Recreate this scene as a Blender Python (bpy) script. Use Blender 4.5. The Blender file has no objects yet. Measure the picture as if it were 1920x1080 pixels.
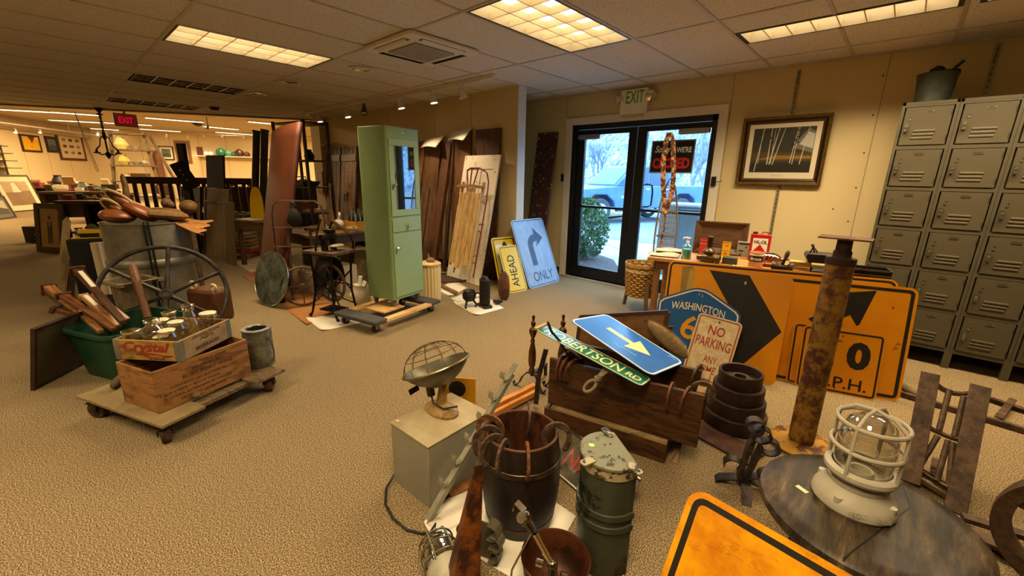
import bpy, bmesh, math, random
from mathutils import Matrix, Vector, Quaternion
from math import sin, cos, pi, radians, sqrt, atan2
random.seed(7)
SC = bpy.context.scene
COL = SC.collection
# ------------------------------------------------------------------ camera
CAMZ = 1.35
F_PX = 783.63
_p, _r, _w = -0.25848, -0.01965, 0.74031
RC = Matrix.Rotation(_w, 3, 'Z') @ Matrix.Rotation(_p, 3, 'X') @ Matrix.Rotation(_r, 3, 'Y')
cam = bpy.data.objects.new('camera', bpy.data.cameras.new('camera'))
COL.objects.link(cam)
cam.data.sensor_width = 36.0
cam.data.lens = F_PX / 1920 * 36.0
cam.data.clip_start = 0.02
cam.data.clip_end = 300
_m = Matrix.Identity(3)
_m.col[0] = RC.col[0]; _m.col[1] = RC.col[2]; _m.col[2] = -RC.col[1]
cam.matrix_world = Matrix.Translation((0, 0, CAMZ)) @ _m.to_4x4()
SC.camera = cam

def ray(px, py):
    return RC @ Vector(((px - 960) / F_PX, 1.0, -(py - 540) / F_PX))
def fl(px, py, z=0.0):                     # where the sight line meets the level z
    d = ray(px, py); t = (z - CAMZ) / d.z
    return Vector((d.x * t, d.y * t, z))
def wy(px, py, Y):                         # where it meets the upright plane y = Y
    d = ray(px, py); t = Y / d.y
    return Vector((d.x * t, Y, CAMZ + d.z * t))
# the far sales room is turned against this one: u runs along its back wall, v away from us
UF = Vector((0.53, 0.848, 0)); UF.normalize()
VF = Vector((-UF.y, UF.x, 0))
def far(u, v, z=0.0):
    return UF * u + VF * v + Vector((0, 0, z))
def fv(px, py, v):
    d = ray(px, py); t = v / (d.x * VF.x + d.y * VF.y)
    P = d * t
    return P.dot(UF), CAMZ + P.z
def fu(px, py, u):
    d = ray(px, py); t = u / (d.x * UF.x + d.y * UF.y)
    P = d * t
    return P.dot(VF), CAMZ + P.z
FAR_RZ = atan2(UF.y, UF.x)

# ------------------------------------------------------------------ mesh builder
def basis(o, x, y, z):
    m = Matrix.Identity(4)
    for i, a in enumerate((x, y, z)):
        m[0][i], m[1][i], m[2][i] = a[0], a[1], a[2]
    m[0][3], m[1][3], m[2][3] = o[0], o[1], o[2]
    return m
def TR(x=0, y=0, z=0, rz=0, rx=0, ry=0):
    return Matrix.Translation((x, y, z)) @ Matrix.Rotation(rz, 4, 'Z') @ Matrix.Rotation(rx, 4, 'X') @ Matrix.Rotation(ry, 4, 'Y')
def align(p0, p1):                         # matrix whose z runs from p0 to p1
    p0, p1 = Vector(p0), Vector(p1)
    q = (p1 - p0).to_track_quat('Z', 'Y')
    return Matrix.Translation(p0) @ q.to_matrix().to_4x4()
def rr(w, h, r, n=5):                      # rounded rectangle outline
    P = []
    for cx, cy, a in ((w/2-r, h/2-r, 0), (-w/2+r, h/2-r, 90), (-w/2+r, -h/2+r, 180), (w/2-r, -h/2+r, 270)):
        for i in range(n + 1):
            t = radians(a + 90 * i / n)
            P.append((cx + r * cos(t), cy + r * sin(t)))
    return P
def off_poly(P, d):                        # inset a convex counter-clockwise outline by d
    n = len(P); out = []
    for i in range(n):
        a, b, c = Vector(P[i-1]), Vector(P[i]), Vector(P[(i+1) % n])
        e1, e2 = (b - a), (c - b)
        if e1.length < 1e-7 or e2.length < 1e-7: out.append(tuple(b)); continue
        n1 = Vector((-e1.y, e1.x)).normalized(); n2 = Vector((-e2.y, e2.x)).normalized()
        k = 1 + n1.dot(n2)
        out.append(tuple(b + (n1 + n2) * (d / max(k, .3))))
    return out

_text_cache = {}
def text_mesh(s, bold=0.0, shear=0.0, space=1.0):
    k = (s, bold, shear, space)
    if k in _text_cache: return _text_cache[k]
    c = bpy.data.curves.new('txt', 'FONT'); c.body = s; c.size = 1.0; c.offset = bold; c.shear = shear
    c.space_character = space; c.align_x = 'CENTER'; c.align_y = 'CENTER'; c.resolution_u = 3
    o = bpy.data.objects.new('txt', c); COL.objects.link(o)
    dg = bpy.context.evaluated_depsgraph_get(); dg.update()
    me = bpy.data.meshes.new_from_object(o.evaluated_get(dg))
    V = [tuple(v.co) for v in me.vertices]; Fc = [tuple(p.vertices) for p in me.polygons]
    bpy.data.objects.remove(o); bpy.data.curves.remove(c); bpy.data.meshes.remove(me)
    xs = [v[0] for v in V]; ys = [v[1] for v in V]
    x0, x1, y0, y1 = min(xs), max(xs), min(ys), max(ys)
    V = [(v[0] - (x0 + x1) / 2, v[1] - (y0 + y1) / 2) for v in V]
    _text_cache[k] = (V, Fc, x1 - x0, y1 - y0)
    return _text_cache[k]

class B:
    def __init__(s, mat=None, M=None):
        s.bm = bmesh.new(); s.mats = []; s.cur = 0; s.M = M or Matrix.Identity(4)
        if mat is not None: s.m(mat)
    def m(s, mat):
        if mat not in s.mats: s.mats.append(mat)
        s.cur = s.mats.index(mat); return s
    def at(s, M):
        s.M = M; return s
    def v(s, p):
        return s.bm.verts.new(s.M @ Vector((p[0], p[1], p[2])))
    def f(s, vs):
        try:
            fc = s.bm.faces.new(vs); fc.material_index = s.cur; return fc
        except ValueError:
            return None
    def quad(s, *ps):
        s.f([s.v(p) for p in ps]); return s
    def box(s, c, d, R=None):
        R = R or Matrix.Identity(3)
        P = []
        for k in (-.5, .5):
            for j in (-.5, .5):
                for i in (-.5, .5):
                    P.append(s.v(Vector(c) + R @ Vector((i * d[0], j * d[1], k * d[2]))))
        for q in ((0, 2, 3, 1), (4, 5, 7, 6), (0, 1, 5, 4), (2, 6, 7, 3), (0, 4, 6, 2), (1, 3, 7, 5)):
            s.f([P[i] for i in q])
        return s
    def bb(s, x0, x1, y0, y1, z0, z1):
        return s.box(((x0+x1)/2, (y0+y1)/2, (z0+z1)/2), (x1-x0, y1-y0, z1-z0))
    def bar(s, p0, p1, w, t, up=(0, 0, 1)):           # flat bar: w across, t along 'up'
        p0, p1 = Vector(p0), Vector(p1); d = (p1 - p0); L = d.length; d.normalize()
        u = Vector(up); x = u.cross(d)
        if x.length < 1e-5: x = Vector((1, 0, 0)).cross(d)
        x.normalize(); z = d.cross(x)
        R = Matrix((x, d, z)).transposed()
        return s.box((p0 + p1) / 2, (w, L, t), R)
    def ring(s, C, ax, r, n, ph=0.0):
        q = Vector(ax).to_track_quat('Z', 'Y')
        return [s.v(Vector(C) + q @ Vector((r * cos(2*pi*i/n + ph), r * sin(2*pi*i/n + ph), 0))) for i in range(n)]
    def cyl(s, p0, p1, r0, r1=None, n=16, cap=True):
        r1 = r0 if r1 is None else r1
        ax = Vector(p1) - Vector(p0)
        a = s.ring(p0, ax, r0, n); b = s.ring(p1, ax, r1, n)
        for i in range(n): s.f((a[i], a[(i+1) % n], b[(i+1) % n], b[i]))
        if cap: s.f(a[::-1]); s.f(b)
        return s
    def tube(s, P, r, n=8, closed=False, cap=True):
        P = [Vector(p) for p in P]; N = len(P); rings = []; ref = None
        for i, p in enumerate(P):
            if closed: t = P[(i+1) % N] - P[i-1]
            else: t = P[min(i+1, N-1)] - P[max(i-1, 0)]
            if t.length < 1e-9: t = Vector((0, 0, 1))
            t.normalize()
            if ref is None:
                ref = Vector((0, 0, 1)) if abs(t.z) < .9 else Vector((1, 0, 0))
            x = ref - t * ref.dot(t)
            if x.length < 1e-6: x = t.orthogonal()
            x.normalize(); y = t.cross(x); ref = x
            ri = r[i] if isinstance(r, (list, tuple)) else r
            rings.append([s.v(p + x * (ri * cos(2*pi*k/n)) + y * (ri * sin(2*pi*k/n))) for k in range(n)])
        for i in range(N if closed else N - 1):
            a, b = rings[i], rings[(i+1) % N]
            for k in range(n): s.f((a[k], a[(k+1) % n], b[(k+1) % n], b[k]))
        if cap and not closed: s.f(rings[0][::-1]); s.f(rings[-1])
        return s
    def strap(s, P, w, t, side):                        # a flat strip bent along points, 'side' across its width
        P = [Vector(p) for p in P]; N = len(P); sd = Vector(side).normalized(); R = []
        for i, p in enumerate(P):
            d = (P[min(i+1, N-1)] - P[max(i-1, 0)]).normalized(); nn = sd.cross(d).normalized()
            R.append([s.v(p + sd * (a * w / 2) + nn * (b * t / 2)) for a, b in ((-1, -1), (1, -1), (1, 1), (-1, 1))])
        for i in range(N - 1):
            for k in range(4): s.f((R[i][k], R[i][(k+1) % 4], R[i+1][(k+1) % 4], R[i+1][k]))
        s.f(R[0][::-1]); s.f(R[-1]); return s
    def lathe(s, prof, n=32, c=(0, 0, 0), sx=1.0, sy=1.0, a0=0.0, a1=2*pi, close=None):
        full = abs(a1 - a0 - 2*pi) < 1e-6; m = n if full else n + 1; rings = []
        for r, z in prof:
            if r < 1e-6: rings.append([s.v((c[0], c[1], c[2] + z))])
            else: rings.append([s.v((c[0] + sx * r * cos(a0 + (a1-a0)*i/n), c[1] + sy * r * sin(a0 + (a1-a0)*i/n), c[2] + z)) for i in range(m)])
        for a, b in zip(rings, rings[1:]):
            for i in range(n):
                j = (i + 1) % m
                q = [a[i % len(a)], a[j % len(a)], b[j % len(b)], b[i % len(b)]]
                u = []
                for x in q:
                    if x not in u: u.append(x)
                if len(u) > 2: s.f(u)
        return s
    def sph(s, c, r, n=12, sx=1, sy=1, sz=1, R=None):
        k = n // 2; q = R or Matrix.Identity(3); rings = []
        for j in range(k + 1):
            a = -pi/2 + pi * j / k
            if j in (0, k): rings.append([s.v(Vector(c) + q @ Vector((0, 0, r * sz * sin(a))))])
            else: rings.append([s.v(Vector(c) + q @ Vector((r*sx*cos(a)*cos(2*pi*i/n), r*sy*cos(a)*sin(2*pi*i/n), r*sz*sin(a)))) for i in range(n)])
        for a, b in zip(rings, rings[1:]):
            for i in range(n):
                u = []
                for x in (a[i % len(a)], a[(i+1) % n % len(a)], b[(i+1) % n % len(b)], b[i % len(b)]):
                    if x not in u: u.append(x)
                if len(u) > 2: s.f(u)
        return s
    def prism(s, P, t, z=0.0, M=None):                  # outline in xy, thickness t in z
        M = M or Matrix.Identity(4)
        a = [s.v(M @ Vector((x, y, z))) for x, y in P]; b = [s.v(M @ Vector((x, y, z + t))) for x, y in P]
        n = len(P)
        s.f(a[::-1]); s.f(b)
        for i in range(n): s.f((a[i], a[(i+1) % n], b[(i+1) % n], b[i]))
        return s
    def flat(s, P, z=0.0, M=None):
        M = M or Matrix.Identity(4)
        s.f([s.v(M @ Vector((x, y, z))) for x, y in P]); return s
    def band(s, P, Q, z=0.0, M=None):                   # flat band between two outlines
        M = M or Matrix.Identity(4)
        a = [s.v(M @ Vector((x, y, z))) for x, y in P]; b = [s.v(M @ Vector((x, y, z))) for x, y in Q]
        n = len(P)
        for i in range(n): s.f((a[i], a[(i+1) % n], b[(i+1) % n], b[i]))
        return s
    def text(s, t, cx, cy, h, M=None, z=0.0, w=None, bold=0.0, shear=0.0, rot=0.0, space=1.0, warp=None):
        M = M or Matrix.Identity(4)
        V, Fc, tw, th = text_mesh(t, bold, shear, space)
        sy = h / th; sx = (w / tw) if w else sy
        c_, s_ = cos(rot), sin(rot); vs = []
        for x, y in V:
            X, Y = x * sx, y * sy
            if warp: Y += warp(X)
            vs.append(s.v(M @ Vector((cx + X * c_ - Y * s_, cy + X * s_ + Y * c_, z))))
        for q in Fc: s.f([vs[i] for i in q])
        return s
    def grid(s, fn, nu, nv):
        G = [[s.v(fn(i / nu, j / nv)) for i in range(nu + 1)] for j in range(nv + 1)]
        for j in range(nv):
            for i in range(nu): s.f((G[j][i], G[j][i+1], G[j+1][i+1], G[j+1][i]))
        return s
    def mesh(s, name, sharp=0.6):
        bmesh.ops.recalc_face_normals(s.bm, faces=s.bm.faces)
        for fc in s.bm.faces: fc.smooth = True
        for e in s.bm.edges:
            if len(e.link_faces) == 2:
                e.smooth = e.calc_face_angle(0.0) < sharp
        me = bpy.data.meshes.new(name); s.bm.to_mesh(me); s.bm.free()
        for mt in s.mats: me.materials.append(mt)
        return me
    def obj(s, name, parent=None, M=None, bevel=0.0, sharp=0.6, solid=0.0, seg=2, sub=0, disp=None):
        o = bpy.data.objects.new(name, s.mesh(name, sharp)); COL.objects.link(o)
        if parent is not None: o.parent = parent
        if M is not None: o.matrix_local = M
        if solid:
            md = o.modifiers.new('solid', 'SOLIDIFY'); md.thickness = solid; md.offset = 0
        if sub:
            md = o.modifiers.new('sub', 'SUBSURF'); md.levels = md.render_levels = sub
        if bevel:
            md = o.modifiers.new('bev', 'BEVEL'); md.width = bevel; md.segments = seg; md.limit_method = 'ANGLE'; md.angle_limit = 0.7
        return o

def tag(o, label=None, cat=None, group=None, kind=None):
    if label: o['label'] = label
    if cat: o['category'] = cat
    if group: o['group'] = group
    if kind: o['kind'] = kind
    return o
def T(name, label, cat, M=None, group=None, kind=None):
    o = bpy.data.objects.new(name, None); COL.objects.link(o); o.empty_display_size = .1
    if M is not None: o.matrix_world = M
    return tag(o, label, cat, group, kind)
def dup(root, M, label=None, group=None):
    r = root.copy(); COL.objects.link(r); r.matrix_world = M
    if label: r['label'] = label
    if group: r['group'] = group
    for ch in list(root.children):
        c = ch.copy(); COL.objects.link(c); c.parent = r; c.matrix_parent_inverse = ch.matrix_parent_inverse
        for g in list(ch.children):
            d = g.copy(); COL.objects.link(d); d.parent = c; d.matrix_parent_inverse = g.matrix_parent_inverse
    return r
def S(b, name, label, cat, M=None, group=None, kind=None, **kw):   # a thing that is one mesh
    return tag(b.obj(name, None, M, **kw), label, cat, group, kind)
def ST(b, name, **kw):
    return tag(b.obj(name, None, **kw), kind='structure')

# ------------------------------------------------------------------ materials
def lin(h):
    h = h.lstrip('#'); out = []
    for i in (0, 2, 4):
        c = int(h[i:i+2], 16) / 255
        out.append(c / 12.92 if c <= .04045 else ((c + .055) / 1.055) ** 2.4)
    return (*out, 1.0)
class N:
    def __init__(s, name):
        s.mat = bpy.data.materials.new(name); s.mat.use_nodes = True
        s.nt = s.mat.node_tree; s.nt.nodes.clear()
        s.out = s.nt.nodes.new('ShaderNodeOutputMaterial')
    def n(s, t, **kw):
        x = s.nt.nodes.new('ShaderNode' + t)
        for k, v in kw.items():
            if k.startswith('i_'):
                x.inputs[k[2:].replace('_', ' ')].default_value = v
            else: setattr(x, k, v)
        return x
    def l(s, a, b): s.nt.links.new(a, b)
    def coord(s, scale=(1, 1, 1), which='Object', rot=(0, 0, 0)):
        c = s.n('TexCoord'); mp = s.n('Mapping'); mp.inputs['Scale'].default_value = scale; mp.inputs['Rotation'].default_value = rot
        s.l(c.outputs[which], mp.inputs['Vector']); return mp.outputs[0]
    def noise(s, vec, scale, detail=4, rough=.6, dist=0.0):
        x = s.n('TexNoise'); x.inputs['Scale'].default_value = scale; x.inputs['Detail'].default_value = detail
        x.inputs['Roughness'].default_value = rough; x.inputs['Distortion'].default_value = dist
        s.l(vec, x.inputs['Vector']); return x.outputs[0]
    def ramp(s, fac, stops):
        x = s.n('ValToRGB'); r = x.color_ramp
        while len(r.elements) < len(stops): r.elements.new(.5)
        for e, (p, c) in zip(r.elements, stops): e.position = p; e.color = lin(c) if isinstance(c, str) else c
        s.l(fac, x.inputs[0]); return x.outputs[0]
    def mix(s, fac, a, b, mode='MIX'):
        x = s.n('Mix'); x.data_type = 'RGBA'; x.blend_type = mode
        if isinstance(fac, float): x.inputs[0].default_value = fac
        else: s.l(fac, x.inputs[0])
        for i, c in ((6, a), (7, b)):
            if isinstance(c, str): x.inputs[i].default_value = lin(c)
            elif isinstance(c, tuple): x.inputs[i].default_value = c
            else: s.l(c, x.inputs[i])
        return x.outputs[2]
    def done(s, col, rough=.6, metal=0.0, bump=None, bd=.002, bs=.4, spec=.4, coat=0.0):
        p = s.n('BsdfPrincipled')
        if isinstance(col, str): p.inputs['Base Color'].default_value = lin(col)
        else: s.l(col, p.inputs['Base Color'])
        if isinstance(rough, (int, float)): p.inputs['Roughness'].default_value = rough
        else: s.l(rough, p.inputs['Roughness'])
        if isinstance(metal, (int, float)): p.inputs['Metallic'].default_value = metal
        else: s.l(metal, p.inputs['Metallic'])
        p.inputs['Specular IOR Level'].default_value = spec
        if coat: p.inputs['Coat Weight'].default_value = coat; p.inputs['Coat Roughness'].default_value = .15
        if bump is not None:
            b = s.n('Bump'); b.inputs['Strength'].default_value = bs; b.inputs['Distance'].default_value = bd
            s.l(bump, b.inputs['Height']); s.l(b.outputs[0], p.inputs['Normal'])
        s.l(p.outputs[0], s.out.inputs[0]); return s.mat
_mc = {}
def cached(f):
    def g(*a, **k):
        key = (f.__name__, a, tuple(sorted(k.items())))
        if key not in _mc: _mc[key] = f(*a, **k)
        return _mc[key]
    return g
@cached
def plain(c, rough=.6, metal=0.0, spec=.4):
    return N('plain').done(c, rough, metal, spec=spec)
@cached
def paint(c, c2=None, rough=.5, scale=6.0, metal=0.0, bump=0.0, amt=.5, spec=.4):     # worn paint: blotches between two colours
    n = N('paint'); v = n.coord(); a = n.noise(v, scale, 6, .65)
    f = n.ramp(a, [(max(0, .5-amt*.4), '000000'), (min(1, .5+amt*.4), 'ffffff')])
    return n.done(n.mix(f, c, c2 or c), rough, metal, a if bump else None, bump or .001, .5, spec)
@cached
def wood(dark, light, axis='x', scale=3.0, rough=.55, ring=14.0, knots=False, metal=0.0):
    n = N('wood'); st = {'x': (.22, 1, 1), 'y': (1, .22, 1), 'z': (1, 1, .22)}[axis]
    v = n.coord(tuple(k * scale for k in st)); a = n.noise(v, ring / 2, 5, .62, .6); b = n.noise(v, ring * 3, 3, .5)
    c = n.ramp(a, [(.3, dark), (.5, light), (.62, dark), (.75, light)])
    d = n.mix(b, c, n.mix(.5, c, dark), 'MIX')
    return n.done(d, rough, metal, b, .0012, .35)
@cached
def rust(base, spot, scale=12.0, lo=.42, hi=.6, rough=.75, metal=0.0, bump=.0012):
    n = N('rust'); v = n.coord(); a = n.noise(v, scale, 8, .7); b = n.noise(v, scale * 6, 4, .6)
    f = n.ramp(a, [(lo, '000000'), (hi, 'ffffff')])
    c = n.mix(f, base, spot); c = n.mix(n.ramp(b, [(.35, '000000'), (.75, '808080')]), c, n.mix(.55, c, '140c08'))
    return n.done(c, rough, metal, b, bump, .5)
@cached
def chips(base, chip, scale=9.0, edge=.55, rough=.6, metal=0.0):                       # paint with sharp flaked-off patches
    n = N('chips'); v = n.coord(); a = n.noise(v, scale, 10, .72)
    f = n.ramp(a, [(edge - .012, '000000'), (edge + .012, 'ffffff')])
    s_ = n.noise(v, scale * 4, 3, .5)
    return n.done(n.mix(f, n.mix(n.ramp(s_, [(.3, '000000'), (.8, '909090')]), base, n.mix(.4, base, '201408')), chip), rough, metal, f, .0008, .4)
@cached
def metal(c, rough=.3, scale=20.0, var=.25):
    n = N('metal'); v = n.coord(); a = n.noise(v, scale, 4, .6)
    r = n.ramp(a, [(.3, (rough * (1 - var),) * 3 + (1,)), (.7, (rough * (1 + var),) * 3 + (1,))])
    return n.done(c, r, 1.0)
@cached
def galv(c='8d9088', c2='62655e', rough=.45, scale=7.0, metal=.7):
    n = N('galvanised'); v = n.coord(); a = n.noise(v, scale, 6, .65); b = n.n('TexVoronoi'); b.inputs['Scale'].default_value = scale * 6; n.l(v, b.inputs['Vector'])
    c_ = n.mix(n.ramp(a, [(.35, '000000'), (.65, 'ffffff')]), c, c2)
    c_ = n.mix(n.mix(.25, '000000', b.outputs['Color']), c_, c2)
    return n.done(c_, rough, metal, a, .0006, .3)
@cached
def glass(tint='ffffff', gloss=.12, rough=.02, dirt=0.0):                                      # thin sheet glass: lets light through, mirrors at a slant
    n = N('glass'); tr = n.n('BsdfTransparent'); tr.inputs[0].default_value = lin(tint)
    gl = n.n('BsdfGlossy'); gl.inputs['Roughness'].default_value = rough; gl.inputs[0].default_value = (1, 1, 1, 1)
    lw = n.n('LayerWeight'); lw.inputs[0].default_value = .35
    mp = n.n('MapRange'); mp.inputs[3].default_value = gloss * .35; mp.inputs[4].default_value = min(1, gloss * 5)
    n.l(lw.outputs['Facing'], mp.inputs[0])
    mx = n.n('MixShader'); n.l(mp.outputs[0], mx.inputs[0]); n.l(tr.outputs[0], mx.inputs[1]); n.l(gl.outputs[0], mx.inputs[2])
    n.l(mx.outputs[0], n.out.inputs[0]); return n.mat
@cached
def emit(c, k):
    n = N('light'); e = n.n('Emission'); e.inputs[0].default_value = lin(c); e.inputs[1].default_value = k
    n.l(e.outputs[0], n.out.inputs[0]); return n.mat
# ================================================================= setting
CZ = 2.408                                   # suspended ceiling
YW = 4.88                                    # door wall
GX, GY, TX, TY = -2.386, 2.077, 0.6096, 1.2192
HV = 9.75                                    # where this ceiling stops and the taller sales room begins
FCZ = 3.2
def carpet_mat():
    n = N('carpet'); v = n.coord()
    a = n.noise(v, 210, 3, .75); b = n.noise(v, 1.3, 3, .5); w = n.n('TexVoronoi'); w.inputs['Scale'].default_value = 140; n.l(v, w.inputs['Vector'])
    c = n.ramp(a, [(.37, '1c150d'), (.46, '66563c'), (.54, '8e7a58'), (.64, 'ccb890')])
    c = n.mix(n.ramp(b, [(.35, '000000'), (.7, '404040')]), c, '6e5c40')
    h = n.mix(.5, a, w.outputs['Distance'])
    return n.done(c, .95, 0.0, h, .006, .8, .1)
def tile_mat():
    n = N('ceiling_tile'); v = n.coord(); a = n.noise(v, 95, 4, .75); b = n.noise(v, 2.0, 3, .5)
    c = n.ramp(a, [(.33, '6f665a'), (.43, 'cfc7b8'), (.6, 'dbd3c4')])
    c = n.mix(n.ramp(b, [(.4, '000000'), (.75, '303030')]), c, 'a89a82')
    return n.done(c, .95, 0.0, a, .002, .6, .1)
def wall_mat(c, c2):
    n = N('wall_panel'); v = n.coord(); a = n.noise(v, 1.5, 3, .5); b = n.noise(v, 240, 2, .5)
    return n.done(n.mix(n.ramp(a, [(.3, '000000'), (.75, 'a0a0a0')]), c, c2), .8, 0.0, b, .0006, .35, .2)
M_CARPET = carpet_mat(); M_TILE = tile_mat(); M_TEE = paint('c4bdb0', 'a79b86', .5, 3)
M_WALL = wall_mat('c8b78a', 'bfac7e'); M_TRIM = paint('d9d3c4', 'cfc7b4', .45, 3); M_FWALL = wall_mat('d8c296', 'cdb585')
M_BLK = plain('0a0a0b', .45); M_BLACK = paint('121110', '1c1a18', .5, 8)

b = B(M_CARPET); b.quad((-36, -5, 0), (3.2, -5, 0), (3.2, YW + .02, 0), (-8, YW + .02, 0), (-8, 16, 0), (-36, 16, 0)); ST(b, 'floor')

# door wall, with the opening for the double door
DX0, DX1, DZ = -3.42, -1.58, 2.03
def wall_x(b, x0, x1, y0, y1, z0, z1): b.bb(x0, x1, y0, y1, z0, z1)
b = B(M_WALL)
wall_x(b, -8.2, DX0, YW, YW + .16, 0, CZ + .6); wall_x(b, DX1, 3.2, YW, YW + .16, 0, CZ + .6); wall_x(b, DX0, DX1, YW, YW + .16, DZ, CZ + .6)
b.m(plain('8c8062', .8))
for x in (-1.485, -.27 - .035, .92, 2.14, -3.525, -4.74): b.bb(x - .003, x + .003, YW - .0015, YW + .01, 2.1 if x == -3.525 else 0, CZ)
b.m(M_BLK)
for px, py in ((1656, 142), (1637, 216), (1620, 287), (1605, 352), (1590, 415), (1562, 392)):
    p = wy(px, py, YW); b.cyl((p.x, YW - .001, p.z), (p.x, YW + .02, p.z), .007, n=8)
ST(b, 'wall_door')
b = B(M_WALL); b.bb(3.0, 3.16, -4.2, YW, 0, CZ + .6); ST(b, 'wall_right')
b = B(M_WALL); b.bb(-36, 3.16, -4.36, -4.2, 0, 3.5); ST(b, 'wall_back')
# the partition with the leaning planks
M_PART = wall_mat('c6b286', 'b8a274')
b = B(M_PART); b.bb(-8.75, -3.61, 4.0, 4.12, 0, CZ + .02)
b.m(plain('8a7850', .8))
for x in (-7.5, -6.47, -5.25, -4.45): b.bb(x - .003, x + .003, 3.9985, 4.002, 0, CZ)
ST(b, 'wall_partition')
b = B(M_TRIM); b.bb(-3.613, -3.598, 3.992, 4.128, 0, CZ); ST(b, 'trim_1')
b = B(M_PART); b.bb(-9.15, -8.75, 3.85, 4.15, 0, CZ + .5); ST(b, 'wall_pier')
# far room shell
def far_wall(name, u0, u1, v0, v1, z0, z1, mat=M_FWALL):
    b = B(mat); P = [far(u0, v0), far(u1, v0), far(u1, v1), far(u0, v1)]
    b.prism([(p.x, p.y) for p in P], z1 - z0, z0); return b
FBV, FLU = 25.4, -14.0
b = far_wall('wall_far_back', -15, 1.5, FBV, FBV + .15, 0, 3.4)
b.m(plain('9c8558', .8))
for u in [-13 + 1.22 * k for k in range(12)]:
    P = [far(u - .008, FBV - .002), far(u + .008, FBV - .002), far(u + .008, FBV + .01), far(u - .008, FBV + .01)]
    b.prism([(p.x, p.y) for p in P], 3.2, 0)
ST(b, 'wall_far_back')
b = far_wall('wall_far_left', FLU - .15, FLU, 6, FBV, 0, 3.4)
b.m(plain('9c8558', .8))
for v in [12 + 1.22 * k for k in range(11)]:
    P = [far(FLU - .01, v - .008), far(FLU + .002, v - .008), far(FLU + .002, v + .008), far(FLU - .01, v + .008)]
    b.prism([(p.x, p.y) for p in P], 2.6, 0)
ST(b, 'wall_far_left')
b = far_wall('trim_2', FLU, FLU + .3, 9.9, FBV, FCZ - .45, FCZ, paint('b5a184', 'a8946f', .7, 2)); ST(b, 'trim_2')
b = far_wall('wall_far_right', .6, .75, 9.0, FBV, 0, 3.4); ST(b, 'wall_far_right')
b = B(wall_mat('b9a78a', 'ab987a')); P = [far(-16, HV), far(3, HV), far(3, FBV + .2), far(-16, FBV + .2)]
b.prism([(p.x, p.y) for p in P], .05, FCZ); ST(b, 'ceiling_far')
b = B(paint('8a7453', '7c6647', .8, 2)); P = [far(-17, HV), far(.4, HV), far(.4, HV + .12), far(-17, HV + .12)]
b.prism([(p.x, p.y) for p in P], FCZ - CZ + .03, CZ - .02); ST(b, 'trim_3')

# ---------------------------------------------------------------- ceiling with its light openings
HOLES = []                                    # x0,x1,y0,y1
def cell(c, r, nc=1, nr=1): return (GX + c*TX, GX + (c+nc)*TX, GY + r*TY, GY + (r+nr)*TY)
L1, L2, D1, D2 = cell(-4, -1), cell(0, 0), cell(-8, -1 + 0), cell(-12, -1 + 0)
D1, D2 = (cell(-8, 0)[0], cell(-8, 0)[1], .90, 2.05), (cell(-12, 0)[0], cell(-12, 0)[1], .90, 2.05)
L3, L4 = (-1.155, .045, 3.64, 3.97), (.105, 1.305, 3.64, 3.97)
L5, L6, L7 = cell(0, -3), cell(3, -2), cell(-4, -4)
HOLES = [L1, L2, D1, D2, L3, L4, L5, L6, L7]
xs = sorted(set([-14.5, 3.1] + [GX + k*TX for k in range(-19, 10)] + [q for h in HOLES for q in h[:2]]))
ys = sorted(set([-4.3, YW] + [GY + k*TY for k in range(-5, 3)] + [q for h in HOLES for q in h[2:]]))
b = B(M_TILE)
for i in range(len(xs) - 1):
    for j in range(len(ys) - 1):
        cx, cy = (xs[i] + xs[i+1]) / 2, (ys[j] + ys[j+1]) / 2
        if any(h[0] < cx < h[1] and h[2] < cy < h[3] for h in HOLES): continue
        b.quad((xs[i], ys[j], CZ), (xs[i], ys[j+1], CZ), (xs[i+1], ys[j+1], CZ), (xs[i+1], ys[j], CZ))
b.m(M_TEE)
def blocked(h, x, y): return h[0] + .02 < x < h[1] - .02 and h[2] + .02 < y < h[3] - .02
for k in range(-19, 9):
    x = GX + k*TX
    for j in range(len(ys) - 1):
        if not any(blocked(h, x, (ys[j]+ys[j+1])/2) for h in HOLES): b.bb(x - .012, x + .012, ys[j], ys[j+1], CZ - .005, CZ)
for k in range(-5, 3):
    y = GY + k*TY
    for i in range(len(xs) - 1):
        if not any(blocked(h, (xs[i]+xs[i+1])/2, y) for h in HOLES): b.bb(xs[i], xs[i+1], y - .012, y + .012, CZ - .0052, CZ)
b.bb(-14, 3.1, YW - .02, YW, CZ - .02, CZ)
bmesh.ops.bisect_plane(b.bm, geom=b.bm.verts[:] + b.bm.edges[:] + b.bm.faces[:], plane_co=VF * HV, plane_no=VF, clear_outer=True)
o = ST(b, 'ceiling')
b = B(plain('302a22', .9)); b.quad((-15, -4.4, CZ + .5), (3.2, -4.4, CZ + .5), (3.2, 5.1, CZ + .5), (-8.3, 5.1, CZ + .5)); ST(b, 'ceiling_deck')

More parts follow.
